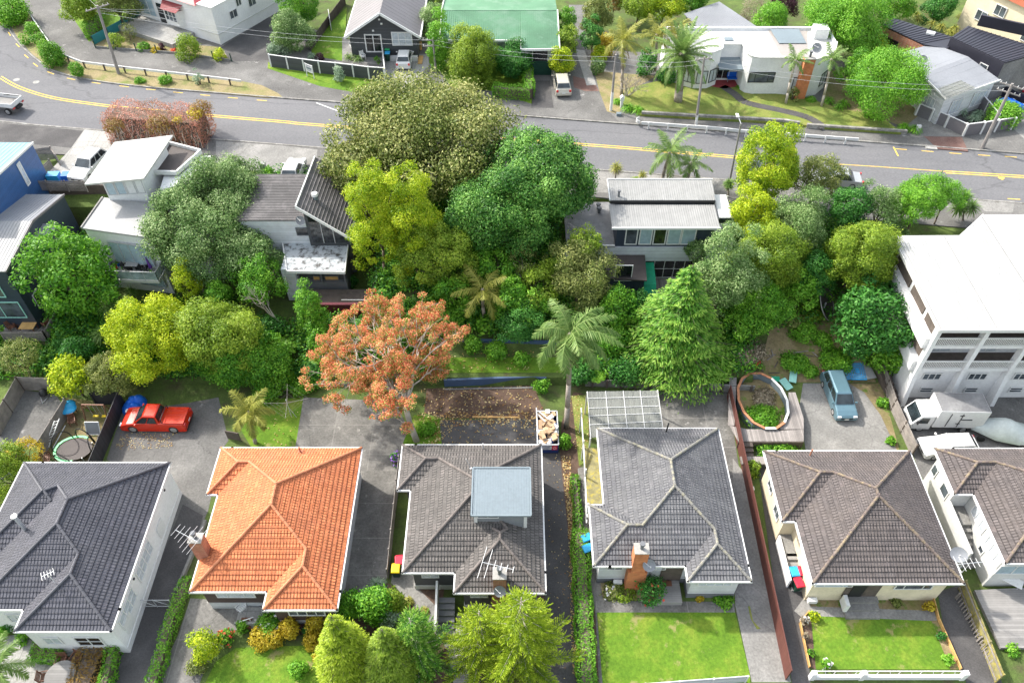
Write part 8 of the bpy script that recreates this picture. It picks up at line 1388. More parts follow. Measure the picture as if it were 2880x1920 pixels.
for s0, s1, hh in (((-1.6, -.3), (-.5, 1.2), 1.9), ((-.3, 1.2), (1.2, .9), 1.7), ((1.1, .9), (1.6, -.5), 1.5), ((-1.5, -.6), (.2, -1.2), .9)):
    pts = [Vector((c.x+s0[0]+(s1[0]-s0[0])*f, c.y+s0[1]+(s1[1]-s0[1])*f, .1+hh*math.sin(PI*min(1, max(0, f)))**.4)) for f in [i/10 for i in range(11)]]; m.path(pts, .045)
m.build('hoop', 'black', o)
for a_ in (0.6, 2.2, 3.8, 5.4): m = MB(); m.tube((c.x+1.4*math.cos(a_), c.y+1.1*math.sin(a_), 0), (c.x+1.4*math.cos(a_), c.y+1.1*math.sin(a_), .6), .04); m.build('leg', 'steel', o)
o = thing('swing_set', 'brown timber swing set with two yellow seats in the play yard', 'swing', TP(1, 3, 720, 600, 0)); z = 1.9; a, b = TP(1, 3, 640, 497, z), TP(1, 3, 815, 500, z); m = MB(); m.beam(a, b, .09, .09); m.build('top_bar', 'timber_teak', o)
for p_ in (a, b):
    for s in (-.7, .7): m = MB(); m.beam(p_, (p_.x, p_.y+s, 0), .07, .07); m.build('leg', 'timber_teak', o)
for f in (.35, .75): p_ = a.lerp(b, f); m = MB(); m.box((p_.x, p_.y, .45), (.45, .2, .04)); sw = m.build('seat', 'bin_yellow', o); m = MB(); m.tube((p_.x-.2, p_.y, .45), (p_.x-.2, p_.y, z), .012); m.tube((p_.x+.2, p_.y, .45), (p_.x+.2, p_.y, z), .012); m.build('chain', 'steel', sw)
o = thing('ladder', 'aluminium ladder leaning on the grey play yard fence', 'ladder', TP(1, 3, 350, 850, 0)); a, b = TP(1, 3, 345, 850, .0), TP(1, 3, 430, 625, 1.6); d = (b-a).normalized(); s = Vector((.4, .12, .15)); m = MB(); m.beam(a, b, .05, .07); m.beam(a+s, b+s, .05, .07); m.build('stile', 'plastic_white', o); m = MB()
for i in range(9): v = a.lerp(b, (i+.5)/9); m.tube(v, v+s, .022)
m.build('rung', 'plastic_white', o)
o = thing('garden_table', 'round table under a bright blue folded cover in the play yard', 'table', TP(1, 3, 570, 590, 0)); c = TP(1, 3, 570, 575, 0); m = MB(); m.dome((c.x, c.y, .75), .62, .22, 14); m.dome((c.x-.05, c.y+.35, .85), .5, .28, 12); m.build('cover', 'bin_blue', o, smooth=True)
for i in range(4): t0 = PI/4+PI/2*i; m = MB(); m.beam((c.x+.4*math.cos(t0), c.y+.4*math.sin(t0), 0), (c.x+.4*math.cos(t0), c.y+.4*math.sin(t0), .75), .06, .06); m.build('leg', 'timber_teak', o)
def chair(label, loc, rot, mat, name='garden_chair', cat='chair', group='garden chairs', w_=.5):
    o = thing(name, label, cat, loc, group, rot, local=True); m = MB()
    for i in range(4): m.box((-.2+i*.13, 0, .43), (.11, w_, .03))
    m.build('seat', mat, o); m = MB()
    for i in range(4): m.box((-.27-.03*i, 0, .55+i*.11), (.03, w_, .09))
    m.build('backrest', mat, o)
    for x, y in ((.22, 1), (.22, -1), (-.25, 1), (-.25, -1)): m = MB(); m.beam((x, y*w_*.47, 0), (x-(.1 if x < 0 else 0), y*w_*.47, .98 if x < 0 else .62), .05, .05); m.build('leg', mat, o)
    for y in (-1, 1): m = MB(); m.box((-.02, y*w_*.5, .63), (.55, .06, .04)); m.build('armrest', mat, o)
    return o
chair('brown timber chair beside the blue covered table', TP(1, 3, 585, 650, 0), -1.2, 'timber_teak'); chair('brown timber bench at the bottom of the play yard', TP(1, 3, 385, 945, 0), .4, 'timber_teak', 'bench', 'bench', w_=1.0)
o = thing('whiteboard', 'grey playboard leaning against the black fence', 'board', TP(1, 3, 740, 740, 0)); a = TP(1, 3, 690, 740, 0); m = MB(); m.slab([(a.x, a.y, .1), (a.x+1.1, a.y, .1), (a.x+1.1, a.y+.5, 1.1), (a.x, a.y+.5, 1.1)], .04); m.build('panel', 'metal_grey', o); edge_part(o, [(a.x, a.y, .12), (a.x+1.1, a.y, .12), (a.x+1.1, a.y+.5, 1.12), (a.x, a.y+.5, 1.12)], 'white', .06, .05, 'frame')
m = MB(); a, b = TP(1, 3, 418, 838, .1), TP(1, 3, 515, 660, .1); m.beam(a, b, .06, .05); tag(m.build('metal_pole', 'plastic_white', None, a), 'white pole lying on the sand of the play yard', 'pole')
c = TP(1, 3, 482, 625, 0); o = thing('drum', 'small grey drum with a red lid in the play yard', 'drum', c); m = MB(); m.tube(c, c+Vector((0, 0, .6)), .26, .3, 12); m.build('body', 'metal_grey', o); m = MB(); m.tube(c+Vector((0, 0, .6)), c+Vector((0, 0, .66)), .32, .3, 12); m.build('lid', 'bin_red', o)
c = TP(1, 3, 1060, 500, .2); m = MB(); n = 9; rr = random.Random(3)
for i in range(9): m.dome((c.x+rr.uniform(-.6, .6), c.y+rr.uniform(-.45, .45), 0), rr.uniform(.4, .7), rr.uniform(.45, .95), 9)
tag(m.build('tarpaulin', 'tarp_blue', None, (c.x, c.y, 0), smooth=True), 'crumpled bright blue tarpaulin heap behind the red pickup', 'tarpaulin')
c = TP(1, 3, 360, 430, 0); o = thing('wheelbarrow', 'black wheelbarrow tipped against the grey timber fence', 'wheelbarrow', c); m = MB(); m.dome((c.x, c.y, .35), .38, .5, 10); m.build('tray', 'black', o, smooth=True); m = MB(); m.path([(c.x-.3, c.y-.2, .1), (c.x+.1, c.y-.8, .1)], .025); m.path([(c.x+.3, c.y-.2, .1), (c.x+.1, c.y-.8, .1)], .025); m.build('handle', 'steel', o)
# clothes line
b = TP(2, 3, 335, 590, 0); o = thing('clothes_line', 'rotary clothes line on the small back lawn', 'clothes line', b); m = MB(); m.tube(b, b+Vector((0, 0, 2.2)), .03, .03, 7); m.beam(b+Vector((0, 0, 1.2)), b+Vector((.45, -.1, 0)), .03, .03); m.build('post', 'steel', o); t_ = b+Vector((0, 0, 1.75)); m = MB(); ends = []
for i in range(4): a_ = .15+PI/2*i; e = t_+Vector((1.75*math.cos(a_), 1.75*math.sin(a_), .3)); m.beam(t_, e, .02, .02); ends.append(e)
m.build('arm', 'timber_pole', o); m = MB()
for f in (.5, .75, 1):
    for i in range(4): m.tube(t_.lerp(ends[i], f), t_.lerp(ends[(i+1) % 4], f), .004, .004, 3)
m.build('line', 'timber_pole', o)
# retaining walls
wall('dark blue painted retaining wall below the small lawn', [TP(2, 3, 1540, 350, 0), TP(2, 3, 2240, 322, 0), TP(3, 3, 380, 335, 0)], .82, .2, 'blue_wall', 'retaining_wall', 0.0); wall('upper dark blue retaining wall behind the bright bushes', [(-6.3, 47.0, 1.2), (6.5, 46.6, 1.2)], .75, .2, 'blue_wall', 'retaining_wall'); wall('thin pale board along the foot of the dark blue wall', [TP(2, 3, 1540, 368, 0)+Vector((0, -.15, 0)), TP(3, 3, 380, 352, 0)+Vector((0, -.15, 0))], .08, .1, 'concrete_pale', 'edging', 0, 'edging'); wall('pale concrete edging between the soil and the dark drive', [TP(2, 3, 1760, 596, 0), TP(2, 3, 2130, 600, 0)], .1, .12, 'timber_new', 'edging', 0, 'edging')
draped('lawn', 'lawn', [(-6.5, 44.0), (5.5, 44.0), (5.5, 45.4), (-6.5, 45.4)], .03)
o = thing('retaining_wall', 'low pale retaining wall with dark timber posts behind the pergola', 'wall', (13, 43.3, 0)); m = MB(); m.beam((6.2, 43.35, .42), (20.3, 42.6, .42), .1, .95); m.build('panel', 'concrete', o)
for i in range(12): x = 6.8+i*1.2; y = 43.35-(x-6.2)*.0532; m = MB(); m.beam((x, y-.12, -.1), (x, y-.12, 1.0), .16, .16); m.build('post', 'timber_dark', o)
m = MB(); a = TP(3, 3, 370, 450, 0); m.beam((-20, 43.3, .15), (-13.6, 43.4, .15), .25, .35); tag(m.build('stone_edging', 'stone', None, (-17, 43.3, 0)), 'low stone edging behind the clothes line lawn', 'edging')
a, b = TP(3, 3, 1838, 340, 1.6), TP(4, 4, 418, 1468, 1.6); fence('fence', 'long dark red corrugated iron fence between the two grey roofs', [(b.x, b.y, 0), (a.x, a.y, 0)], 1.6, 'rust_fence', None, 2, .06)
wall('low concrete kerb wall along the orange roofed house', [TP(1, 4, 1625, 300, 0), TP(1, 4, 1505, 600, 0), TP(1, 4, 1395, 860, 0)], .35, .2, 'concrete', 'low_wall', 0); wall('low concrete wall carrying the long ivy hedge', [TP(1, 4, 1395, 900, 0), TP(1, 4, 1340, 1040, 0), TP(1, 4, 1180, 1600, 0)], .45, .18, 'concrete', 'low_wall', 0); wall('dark low fence at the corner behind the orange roof', [TP(1, 3, 1795, 760, 0), TP(1, 3, 1900, 780, 0)], 1.0, .08, 'timber_dark', 'fence', 0, 'fence')
fence('fence', 'grey timber fence between the orange roof drive and the weathered grey house', [TP(2, 4, 1190, -140, 0), TP(2, 4, 1130, 430, 0), TP(2, 4, 1100, 740, 0)], 1.3, 'timber_fence', 'timber_fence', 2, .04)
o = thing('gate', 'wire mesh double gate across the side drive', 'gate', TP(1, 4, 1250, 965, 0)); a, b = TP(1, 4, 1115, 968, 0), TP(1, 4, 1365, 968, 0); m = MB()
for z in (.1, 1.05): m.tube(a+Vector((0, 0, z)), b+Vector((0, 0, z)), .025)
for f in (0, .5, 1): m.tube(a.lerp(b, f), a.lerp(b, f)+Vector((0, 0, 1.1)), .03)
m.tube(a.lerp(b, .02)+Vector((0, 0, 1.05)), a.lerp(b, .5)+Vector((0, 0, .1)), .02); m.tube(a.lerp(b, .5)+Vector((0, 0, 1.05)), b+Vector((0, 0, .1)), .02); m.build('frame', 'steel', o); m = MB()
for i in range(24): v = a.lerp(b, i/24); m.tube(v+Vector((0, 0, .1)), v+Vector((0, 0, 1.05)), .006, .006, 3)
m.build('mesh', 'steel', o)
# abandoned pool and deck
rim = 1.0; pc = TP(4, 3, 182, 455, rim); e0, e1 = TP(4, 3, -8, 455, rim), TP(4, 3, 372, 455, rim); f0, f1 = TP(4, 3, 150, 245, rim), TP(4, 3, 200, 688, rim); rx, ry = (e1.x-e0.x)/2, (f0.y-f1.y)/2; n = 14; pts = [Vector((pc.x+rx*math.cos(2*PI*i/n), (f0.y+f1.y)/2+ry*math.sin(2*PI*i/n), 0)) for i in range(n)]
o = thing('above_ground_pool', 'abandoned oval above-ground pool with orange and white rim full of weeds', 'pool', (pc.x, pc.y, 0)); m = MB()
for a, b in zip(pts, pts[1:]+pts[:1]): m.beam(a+Vector((0, 0, .5)), b+Vector((0, 0, .5)), .05, 1.0)
m.build('wall', 'metal_blue', o)
for i, (a, b) in enumerate(zip(pts, pts[1:]+pts[:1])): m = MB(); m.beam(a+Vector((0, 0, rim)), b+Vector((0, 0, rim)), .2, .05); m.build('rim', 'white' if i in (12, 13, 0, 1, 10) else 'brick_orange', o)
m = MB(); m.prism([(p_.x*.97+pc.x*.03, p_.y*.97+pc.y*.03) for p_ in pts], .1, .3); m.build('floor', 'dirt', o)
dq = [TP(4, 3, x, y, .8) for x, y in ((-75, 250), (20, 240), (-60, 460), (-20, 640), (60, 690), (300, 700), (395, 600), (395, 400), (330, 330), (420, 380), (500, 560), (505, 785), (0, 785), (-70, 640))]; dk = thing('pool_deck', 'rotting grey timber deck around the abandoned pool', 'deck', g0(dq[11])); m = MB()
for qd in ([(-80, 660), (60, 690), (60, 785), (-10, 785)], [(60, 690), (505, 690), (505, 785), (60, 785)], [(300, 700), (395, 600), (505, 600), (505, 692)], [(395, 600), (385, 400), (440, 400), (505, 600)], [(-80, 240), (-20, 240), (-40, 660), (-90, 660)]): m.slab([TP(4, 3, x, y, .8) for x, y in qd], .06)
m.build('boards', 'timber_grey', dk); m = MB(); a, b = TP(4, 3, -10, 790, .8), TP(4, 3, 505, 790, .8); m.beam((a.x, a.y, .4), (b.x, b.y, .4), .06, .72); m.build('skirt', 'timber_dark', dk); stairs(dk, (dq[12].x+.5, dq[12].y-1.5, 0), (dq[12].x+.5, dq[12].y-.1, .75), 1.0, 4, 'timber_dark')
m = MB(); a = TP(4, 3, 40, 900, .9); m.bb(a.x-.3, a.x+2.0, a.y-.6, a.y+.1, .55, .68); tag(m.build('slatted_platform', 'timber_grey', None, (a.x, a.y, 0)), 'small slatted timber platform below the pool steps', 'platform')
for lb, x, y, d, rot, mt, nm in (('blue ribbed moulding lying left on the weeds', 798, 240, (1.55, 1.5, .12), .05, 'pool_blue', 'pool_moulding'), ('blue ribbed moulding lying right on the weeds', 925, 232, (1.3, 1.75, .12), -.02, 'pool_blue', 'pool_moulding'), ('pale plastic sheet beside the blue mouldings', 1005, 235, (1.0, 1.5, .05), .25, 'metal_pale', 'sheet'), ('pale aqua panel standing highest by the pool', 425, 255, (.6, 1.7, .06), -.3, 'aqua', 'panel'), ('aqua panel lying on the pool deck', 365, 335, (.7, 1.1, .06), .5, 'aqua', 'panel'), ('turquoise plastic scrap beside the pool rim', 285, 295, (.7, .5, .05), 0, 'tarp_green', 'panel')):
    v, _ = on_ground(*T(4, 3, x, y), .15); m = MB(); m.box((v.x, v.y, v.z), d, rot, Matrix.Rotation(.18, 3, 'X'))
    o = tag(m.build(nm, mt, None, (v.x, v.y, v.z)), lb, 'sheet')
    if 'moulding' in nm:
        m = MB(); R_ = Matrix.Rotation(.18, 3, 'X')
        for i, f in enumerate((.42, .3, .18)):
            cs = [Vector((sx_*d[0]*f, sy_*d[1]*f, .07)) for sx_, sy_ in ((-1, -1), (1, -1), (1, 1), (-1, 1))]; cs = [Vector((v.x, v.y, v.z))+Matrix.Rotation(rot, 3, 'Z') @ (R_ @ c_) for c_ in cs]
            for a, b in zip(cs, cs[1:]+cs[:1]): m.beam(a, b, .05, .03)
        m.build('rib', 'metal_blue', o)
v, _ = on_ground(*T(4, 3, 125, 205), 0); o = thing('hydrant', 'small bright red post with a wide head above the pool', 'post', v); m = MB(); m.tube(v, v+Vector((0, 0, .7)), .12, .12, 9); m.build('stem', 'bin_red', o); m = MB(); m.tube(v+Vector((0, 0, .7)), v+Vector((0, 0, .85)), .28, .26, 10); m.build('head', 'bin_red', o)
for i in range(26):
    v, _ = on_ground(*T(4, 3, rnd.uniform(-60, 600), rnd.uniform(60, 330)), .08); m = MB(); a_ = rnd.uniform(0, 3.1); L = rnd.uniform(.5, 1.4); m.beam(v-Vector((math.cos(a_), math.sin(a_), .03))*L/2, v+Vector((math.cos(a_), math.sin(a_), .03))*L/2, .08, .04); tag(m.build('plank', rnd.choice(('timber_fence', 'timber_dark', 'timber_grey')), None, v), 'scrap plank strewn on the bank above the pool', 'plank', 'scrap planks')
fence('fence', 'leaning broken grey timber fence along the concrete yard', [TP(4, 3, 1090, 240, 0), TP(4, 3, 1190, 540, 0), TP(4, 3, 1350, 900, 0)], 1.4, 'timber_fence', 'timber_dark', 2, .04, rail=[.4, 1.1], postm='timber_fence')
o = thing('steps', 'narrow dark timber steps up the bank beside the apartment block', 'steps', TP(4, 3, 1235, 500, 0)); stairs(o, TP(4, 3, 1235, 500, 0), Vector((31.0, 48.5, 2.2)), .8, 13, 'timber_dark', 'tread')
fence('fence', 'mossy yellow timber fence along the pale deck in the bottom right', [TP(4, 4, 1690, 830, 0)+Vector((.3, 0, 0)), TP(4, 4, 2010, 1560, 0)], 1.3, 'timber_moss', 'timber_moss', 2.0, .04, rail=[.3, 1.1], postm='timber_fence'); fence('fence', 'grey open trellis fence in front of the mossy fence', [TP(4, 4, 1700, 900, 0), TP(4, 4, 1960, 1420, 0)], .7, 'timber_fence', 'timber_fence', 1.5, .03, slat=(.07, .18))
m = MB(); q_ = [TP(4, 4, x, y, .35) for x, y in ((1850, 835), (2600, 800), (2700, 1290), (2060, 1290))]; m.slab(q_, .3); tag(m.build('deck', 'timber_light', None, q_[0]), 'broad pale timber deck in the bottom right corner', 'deck'); o = thing('white_table', 'white folding table on the pale deck under the window', 'table', TP(4, 4, 2150, 760, .35)); v = TP(4, 4, 2150, 760, 1.0); m = MB(); m.box(v, (1.3, .7, .04), -.6); m.build('top', 'plastic_white', o)
for s in (-1, 1): m = MB(); m.beam(v+Vector((s*.45, -s*.3, 0)), v+Vector((s*.45, -s*.3, -.65)), .05, .05); m.build('leg', 'steel', o)
m = MB(); v = TP(4, 4, 2215, 745, .35); m.dome(v, .35, .6, 12); tag(m.build('barbecue_cover', 'black', None, v, smooth=True), 'black covered kettle barbecue on the pale deck', 'barbecue'); box_at('orange timber bench beside the grey stucco house', 'bench', 'bench', 4, 4, 1860, 575, 0, (.5, 1.6, .42), 'timber_new', .3)
for lb, pts in (('new timber edging boards left of the fenced lawn', ((540, 1010), (470, 1095), (545, 1450))), ('new timber edging boards right of the fenced lawn', ((1515, 900), (1560, 1070), (1735, 1465)))): wall(lb, [TP(4, 4, x, y, 0) for x, y in pts], .32, .07, 'timber_new', 'edging', 0, 'edging')
o = thing('front_wall', 'low white front wall with white pipe rail below the fenced lawn', 'wall', TP(4, 4, 1150, 1520, 0)); a, b = TP(4, 4, 560, 1530, 0), TP(4, 4, 1740, 1530, 0); m = MB(); m.beam(a+Vector((0, 0, .2)), b+Vector((0, 0, .2)), .2, .5); m.build('base', 'white_stucco', o); m = MB(); m.tube(a+Vector((0, .1, .95)), b+Vector((0, .1, .95)), .035)
for i in range(15): v = a.lerp(b, i/14); m.tube(v+Vector((.2*(i % 2), .1, .4)), v+Vector((0, .1, .95)), .02)
m.build('rail', 'white', o)
for f in (0, .33, 1): v = a.lerp(b, f); m = MB(); m.bb(v.x-.15, v.x+.15, v.y-.15, v.y+.15, 0, 1.0); m.build('pillar', 'white_stucco', o)
a, b = TP(3, 4, 880, 1640, 0), TP(3, 4, 1945, 1560, 0); fence('fence', 'white corrugated front fence below the big green lawn', [a, b], 1.0, 'white_wall', 'white', 2.2, .05)
# bins
for lb, c, r, x, y, rot, lid in (('yellow lidded bin beside the weathered grey house', 2, 4, 1168, 720, 0, 'bin_yellow'), ('red lidded bin behind the yellow lidded one', 2, 4, 1195, 655, .1, 'bin_red'), ('upper of two blue lidded bins by the boundary hedge', 3, 4, 690, 478, -1.2, 'bin_blue'), ('lower of two blue lidded bins by the boundary hedge', 3, 4, 698, 560, -1.2, 'bin_blue'), ('blue lidded bin beside the cream house steps', 4, 4, 405, 745, .1, 'bin_blue'), ('red lidded bin in front of the cream house bins', 4, 4, 440, 830, .2, 'bin_red'), ('dark red lidded bin half behind the blue one at the cream house', 4, 4, 470, 740, 0, 'bin_red')): wheelie_bin(lb, TP(c, r, x, y, 0), rot, lid)
wheelie_bin('blue lidded bin in front of the french doors', TP(2, 1, 1098, 482, 6.12), 0, 'bin_blue'); wheelie_bin('green lidded bin with lid thrown open behind the blue one', TP(2, 1, 1098, 450, 6.12), 0, 'plastic_green')
c = TP(4, 4, 465, 660, 0); m = MB(); m.dome(c, .35, .5, 9); m.dome(c+Vector((.2, .3, .1)), .3, .45, 9); tag(m.build('rubbish_bags', 'card', None, c, smooth=True), 'pile of tan and white rubbish bags by the cream house steps', 'bags')
# seats, tables, boards, small things
chair('white plastic chair on the dark porch paving of the orange house', TP(1, 4, 1910, 1000, 0), -2.2, 'plastic_white'); chair('white garden chair on the french door patio', TP(2, 1, 900, 470, 6.12), -1.0, 'plastic_white'); chair('white lounge chair against the dark grey gable wall', TP(2, 1, 830, 395, 6.12), -.9, 'plastic_white', w_=.8)
c = TP(1, 4, 510, 1540, 0); o = thing('garden_table', 'round timber table on the paved patio at bottom left', 'table', c); m = MB(); m.tube(c+Vector((0, 0, .7)), c+Vector((0, 0, .74)), .95, .95, 24); m.build('tabletop', 'timber_light', o); m = MB(); m.tube(c, c+Vector((0, 0, .7)), .09, .09); m.build('leg', 'timber_teak', o)
for lb, x, y, rt in (('dark slatted chair above the round patio table, left', 505, 1415, -1.5), ('dark slatted chair above the round patio table, right', 620, 1395, -1.9), ('dark slatted chair at the left of the round patio table', 375, 1540, .2)): chair(lb, TP(1, 4, x, y, 0), rt, 'timber_teak', w_=.6)
c = TP(1, 4, 545, 1320, 0); m = MB()
for j in range(4): m.path([(c.x+(.32+.05*j)*math.cos(t_), c.y+(.32+.05*j)*math.sin(t_), .04+.04*j) for t_ in [2*PI*i/18 for i in range(19)]], .022)
tag(m.build('hose', 'bin_green', None, c), 'coiled green garden hose on the patio paving', 'hose')
c = TP(1, 4, 1950, 1110, 0); o = thing('planter', 'brown square planter beside the porch step of the orange house', 'planter', c); m = MB(); m.box(c+Vector((0, 0, .25)), (.7, .6, .5)); m.build('box', 'timber_teak', o); m = MB(); m.beam(c+Vector((-.3, -.2, .9)), c+Vector((.6, .1, 1.0)), .05, .05); m.beam(c+Vector((.35, 0, 0)), c+Vector((.35, 0, 1)), .05, .05); m.build('rail', 'white', o)
o = thing('notice_board', 'white notice board on two posts on the grass verge', 'sign', TP(2, 1, 490, 610, 6.1)); a, b = TP(2, 1, 460, 600, 6.1), TP(2, 1, 515, 622, 6.1); m = MB(); m.beam(a+Vector((0, 0, 1.1)), b+Vector((0, 0, 1.1)), .05, .95); pn = m.build('panel', 'white', o)
for v in (a, b): m = MB(); m.beam(v, v+Vector((0, 0, 1.6)), .09, .09); m.build('post', 'white', o)
d = (b-a).normalized(); nn = Vector((d.y, -d.x, 0))*.035; m = MB(); m.beam(a.lerp(b, .15)+nn+Vector((0, 0, 1.12)), a.lerp(b, .85)+nn+Vector((0, 0, 1.12)), .01, .26); m.build('picture', 'metal_blue', pn); m = MB()
for z_ in (1.42, .86): m.beam(a.lerp(b, .2)+nn+Vector((0, 0, z_)), a.lerp(b, .8)+nn+Vector((0, 0, z_)), .01, .05)
m.build('lettering', 'blue_paint', pn)
o = thing('bench', 'blue upholstered bench on the red porch', 'bench', TP(3, 1, 1848, 640, 6.4)); c = TP(3, 1, 1848, 640, 6.4); m = MB(); m.box(c+Vector((0, 0, .42)), (1.3, .55, .12)); m.build('seat', 'tarp_blue', o); m = MB(); m.box(c+Vector((0, .3, .72)), (1.3, .1, .5)); m.build('backrest', 'tarp_blue', o)
for s in (-1, 1):
    for t0 in (-.2, .2): m = MB(); m.beam(c+Vector((s*.6, t0, 0)), c+Vector((s*.6, t0, .4)), .04, .04); m.build('leg', 'steel', o)
c = TP(3, 1, 972, 850, 6.1); o = thing('letterbox', 'white house-shaped letterbox on a post at the drive corner', 'letterbox', c); m = MB(); m.beam(c, c+Vector((0, 0, .9)), .25, .25); m.build('post', 'white_stucco', o); m = MB(); m.box(c+Vector((0, 0, 1.1)), (.4, .35, .35)); m.add([c+Vector(v) for v in ((-.25, -.22, 1.27), (.25, -.22, 1.27), (.25, .22, 1.27), (-.25, .22, 1.27), (0, -.22, 1.5), (0, .22, 1.5))], [(0, 1, 4), (3, 5, 2), (0, 4, 5, 3), (1, 2, 5, 4)]); m.build('box', 'white', o)
box_at('pale green utility box on the pavement at the drive corner', 'box', 'utility_box', 3, 1, 952, 910, 6.1, (.5, .4, .3), 'metal_blue'); box_at('white meter box beside the letterbox hedge at the stone wall end', 'box', 'utility_box', 4, 1, 1395, 1040, 6.1, (.4, .3, .8), 'white'); box_at('orange timber letter rack against the dark grey gable', 'box', 'wood_box', 2, 1, 1330, 390, 6.1, (1.0, .5, .9), 'timber_new'); box_at('yellow planks lying on the pale drive', 'planks', 'planks', 2, 1, 1352, 475, 6.12, (.5, 1.9, .08), 'timber_new'); box_at('white utility pillar on the parking apron of the charcoal house', 'box', 'utility_box', 2, 1, 122, 1345, 6.1, (.5, .4, .9), 'metal_pale'); sh('bright green bush beside the white utility pillar', 2, 1, 155, 1350, 40, 'bright', hz=.7, z=6.1)
box_at('white bucket on the concrete between the fences', 'bucket', 'bucket', 4, 3, 92, 1172, 0, (.3, .3, .35), 'plastic_white')
v, _ = on_ground(*T(4, 2, 680, 1040), 1.2); o = thing('mesh_dish', 'huge dark mesh satellite dish tilted under the olive dome tree', 'dish', (v.x, v.y, ground_z(v.x, v.y))); l = Vector((.75, -.35, .55)).normalized(); a_ = l.orthogonal().normalized(); b_ = l.cross(a_); vs = [v-l*.4]
for k_ in (1, 2, 3): vs += [v+(a_*math.cos(t0)+b_*math.sin(t0))*1.55*k_/3+l*(.5*(k_/3)**2-.4) for t0 in [2*PI*i/20 for i in range(20)]]
m = MB(); m.add(vs, [(0, 1+i, 1+(i+1) % 20) for i in range(20)]+[(1+j*20+i, 21+j*20+i, 21+j*20+(i+1) % 20, 1+j*20+(i+1) % 20) for j in range(2) for i in range(20)]); m.build('reflector', 'membrane_dark', o, smooth=True); m = MB(); m.path(vs[41:]+vs[41:42], .04); m.build('rim', 'timber_light', o); m = MB(); m.tube((v.x, v.y, ground_z(v.x, v.y)-.1), v, .08); m.build('mount', 'steel', o)
# lower deck of the dark blue house
dz = 1.3; q_ = [TP(1, 2, x, y, dz) for x, y in ((40, 1330), (375, 1330), (500, 1120), (380, 1050), (-80, 1080))]; m = MB(); m.slab(q_, .2); dk = tag(m.build('deck', 'timber_grey', None, q_[0]), 'grey timber deck under the dark blue house', 'deck'); fence('fence', 'vertical slat balustrade along the front of the lower timber deck', [q_[0], q_[1]], 1.0, 'timber_fence', 'timber_fence', 1.5, .03, rail=[.9], slat=(.07, .05)); fence('fence', 'vertical slat balustrade along the right side of the lower timber deck', [q_[1], q_[2]], 1.0, 'timber_fence', 'timber_fence', 1.5, .03, rail=[.9], slat=(.07, .05))
for lb, x, y, rt in (('brown folding chair at the left of the deck table', 105, 1255, -.6), ('second brown folding chair behind the deck table', 165, 1225, -1.4), ('brown folding chair at the right end of the deck', 375, 1230, 2.6)): chair(lb, TP(1, 2, x, y, dz), rt, 'timber_teak')
c = TP(1, 2, 245, 1265, dz); o = thing('garden_table', 'pale timber table on the deck under the dark blue house', 'table', c); m = MB(); m.box(c+Vector((0, 0, .72)), (1.3, .85, .05)); m.build('tabletop', 'timber_new', o)
for sx_ in (-1, 1):
    for sy_ in (-1, 1): m = MB(); m.beam(c+Vector((sx_*.55, sy_*.35, 0)), c+Vector((sx_*.55, sy_*.35, .7)), .07, .07); m.build('leg', 'timber_teak', o)
# things on the glass balcony
c = TP(1, 2, 1060, 780, 4.42); o = thing('garden_table', 'small glass table on the glass balcony of the white house', 'table', c); m = MB(); m.box(c+Vector((0, 0, .7)), (1.1, .7, .04)); m.build('tabletop', 'metal_pale', o)
for sx_ in (-1, 1): m = MB(); m.beam(c+Vector((sx_*.4, 0, 0)), c+Vector((sx_*.4, 0, .7)), .06, .5); m.build('leg', 'black', o)
for lb, x, y, rt in (('black chair left of the balcony table', 1010, 790, .0), ('black chair right of the balcony table', 1150, 800, 3.1)): chair(lb, TP(1, 2, x, y, 4.42), rt, 'black', w_=.45)
c = TP(1, 2, 1205, 800, 4.42); o = thing('parasol', 'folded purple and white parasol on the balcony', 'parasol', c); m = MB(); m.tube(c, c+Vector((-.2, .15, 1.6)), .03); m.build('pole', 'steel', o); m = MB(); m.tube(c+Vector((-.06, .05, .5)), c+Vector((-.2, .15, 1.65)), .15, .04, 8); m.build('canopy', 'violet', o)
for lb, x, y, mt in (('red flower pot on the balcony', 915, 770, 'bin_red'), ('blue flower pot on the balcony', 935, 745, 'tarp_blue'), ('brown flower pot by the balcony door', 1130, 755, 'timber_teak'), ('teal bucket at the balcony corner', 1200, 830, 'teal_mesh')):
    c = TP(1, 2, x, y, 4.42); o = thing('plant_pot', lb, 'pot', c, 'pots on the balcony'); m = MB(); m.tube(c, c+Vector((0, 0, .35)), .15, .2, 10); m.build('pot', mt, o); V, Tt = [], []; tuft(V, Tt, c+Vector((0, 0, .35)), 22, .35, .03, 0); quads_obj('foliage', 'bright', V, Tt, o)
for i, (x, y, w_) in enumerate(((430, 1425, 1.1), (540, 1425, 1.0))): v = TP(1, 1, x, y, 6.1); m = MB(); m.box(v+Vector((0, .2, .35)), (w_, .8, .7), .05); tag(m.build('covered_crate', 'tarp_blue' if i else 'bin_blue', None, v), ('left' if i == 0 else 'right')+' blue striped covered bundle at the edge of the car deck', 'bundle')
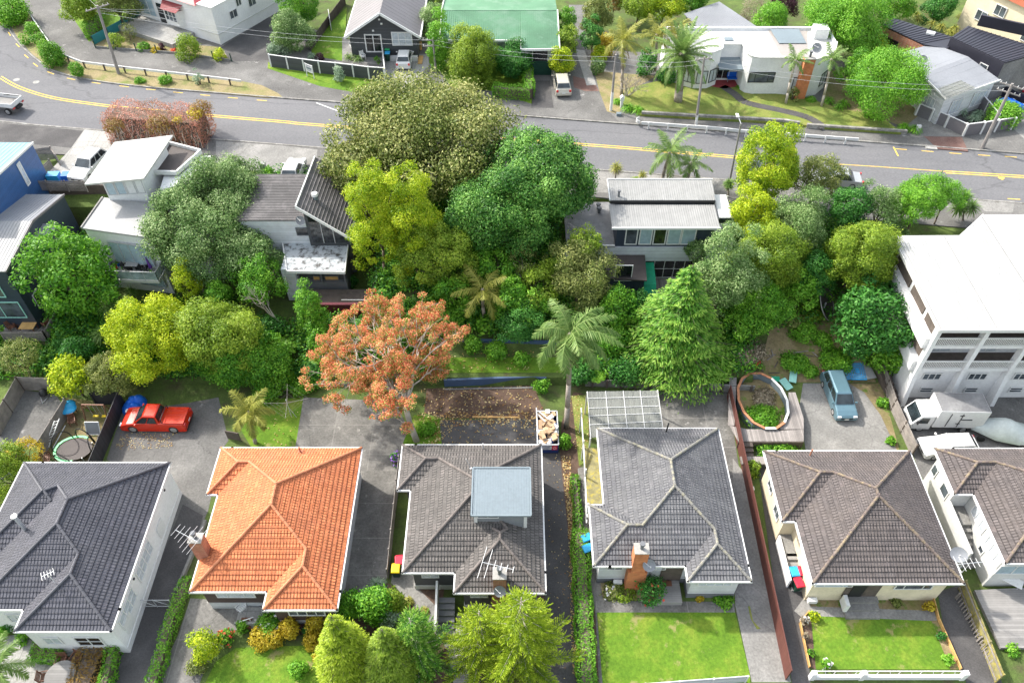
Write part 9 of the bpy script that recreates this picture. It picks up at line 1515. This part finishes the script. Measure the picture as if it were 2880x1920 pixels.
# fallen leaves
def litter(label, c, r, poly, n, z=.06, size=.09, cat='leaves', mat='litter'):
    pts = [TP(c, r, x, y, 0) for x, y in poly]; xs0 = [p.x for p in pts]; ys0 = [p.y for p in pts]; out = []
    def inside(x, y):
        k = False
        for a, b in zip(pts, pts[1:]+pts[:1]):
            if (a.y > y) != (b.y > y) and x < (b.x-a.x)*(y-a.y)/(b.y-a.y)+a.x: k = not k
        return k
    while len(out) < n:
        x, y = rnd.uniform(min(xs0), max(xs0)), rnd.uniform(min(ys0), max(ys0))
        if inside(x, y): out.append((x, y, ground_z(x, y)+z))
    o = quads_obj('fallen_leaves', mat, leaf_quads(np.array(out), rng.normal(size=(n, 3))*.25+np.array([0, 0, 1.]), size*rng.uniform(.5, 1.2, n), .7), rng.random(n), None, out[0]); return tag(o, label, cat, kind='stuff')
litter('yellow fallen leaves scattered on the brown soil yard', 2, 3, [(1350, 370), (2240, 350), (2330, 560), (2330, 640), (1400, 640)], 420); litter('pale fallen leaves on the dark parking pad', 2, 3, [(1500, 620), (2280, 620), (2280, 820), (1380, 820)], 130); litter('rusty fallen leaves spilling from the soil onto the pad', 2, 3, [(1320, 560), (2320, 560), (2300, 690), (1700, 650), (1560, 740), (1480, 820), (1380, 820)], 520, size=.1); litter('pale leaves on the long dark drive', 3, 4, [(380, -300), (540, -300), (620, 1550), (380, 1550)], 130, size=.06); litter('brown leaf litter strip beside the drive', 3, 3, [(500, 900), (570, 900), (610, 1560), (570, 1568)], 420, size=.08); litter('orange leaves on the gravel by the red pickup', 1, 3, [(950, 720), (1400, 720), (1350, 840), (900, 860)], 260, size=.06); litter('leaves on the small back lawn', 2, 3, [(150, 480), (420, 470), (370, 830), (60, 830)], 45, size=.08); litter('leaves on the lawn between the blue walls', 2, 3, [(1560, 180), (2240, 160), (2240, 290), (1560, 300)], 130, z=.1); litter('brown litter strip along the lower drive hedge', 3, 4, [(540, 0), (580, 0), (625, 1500), (590, 1500)], 420, size=.08); litter('leaves around the tall palm foot', 3, 3, [(560, 420), (710, 430), (720, 900), (600, 900)], 150, size=.07)
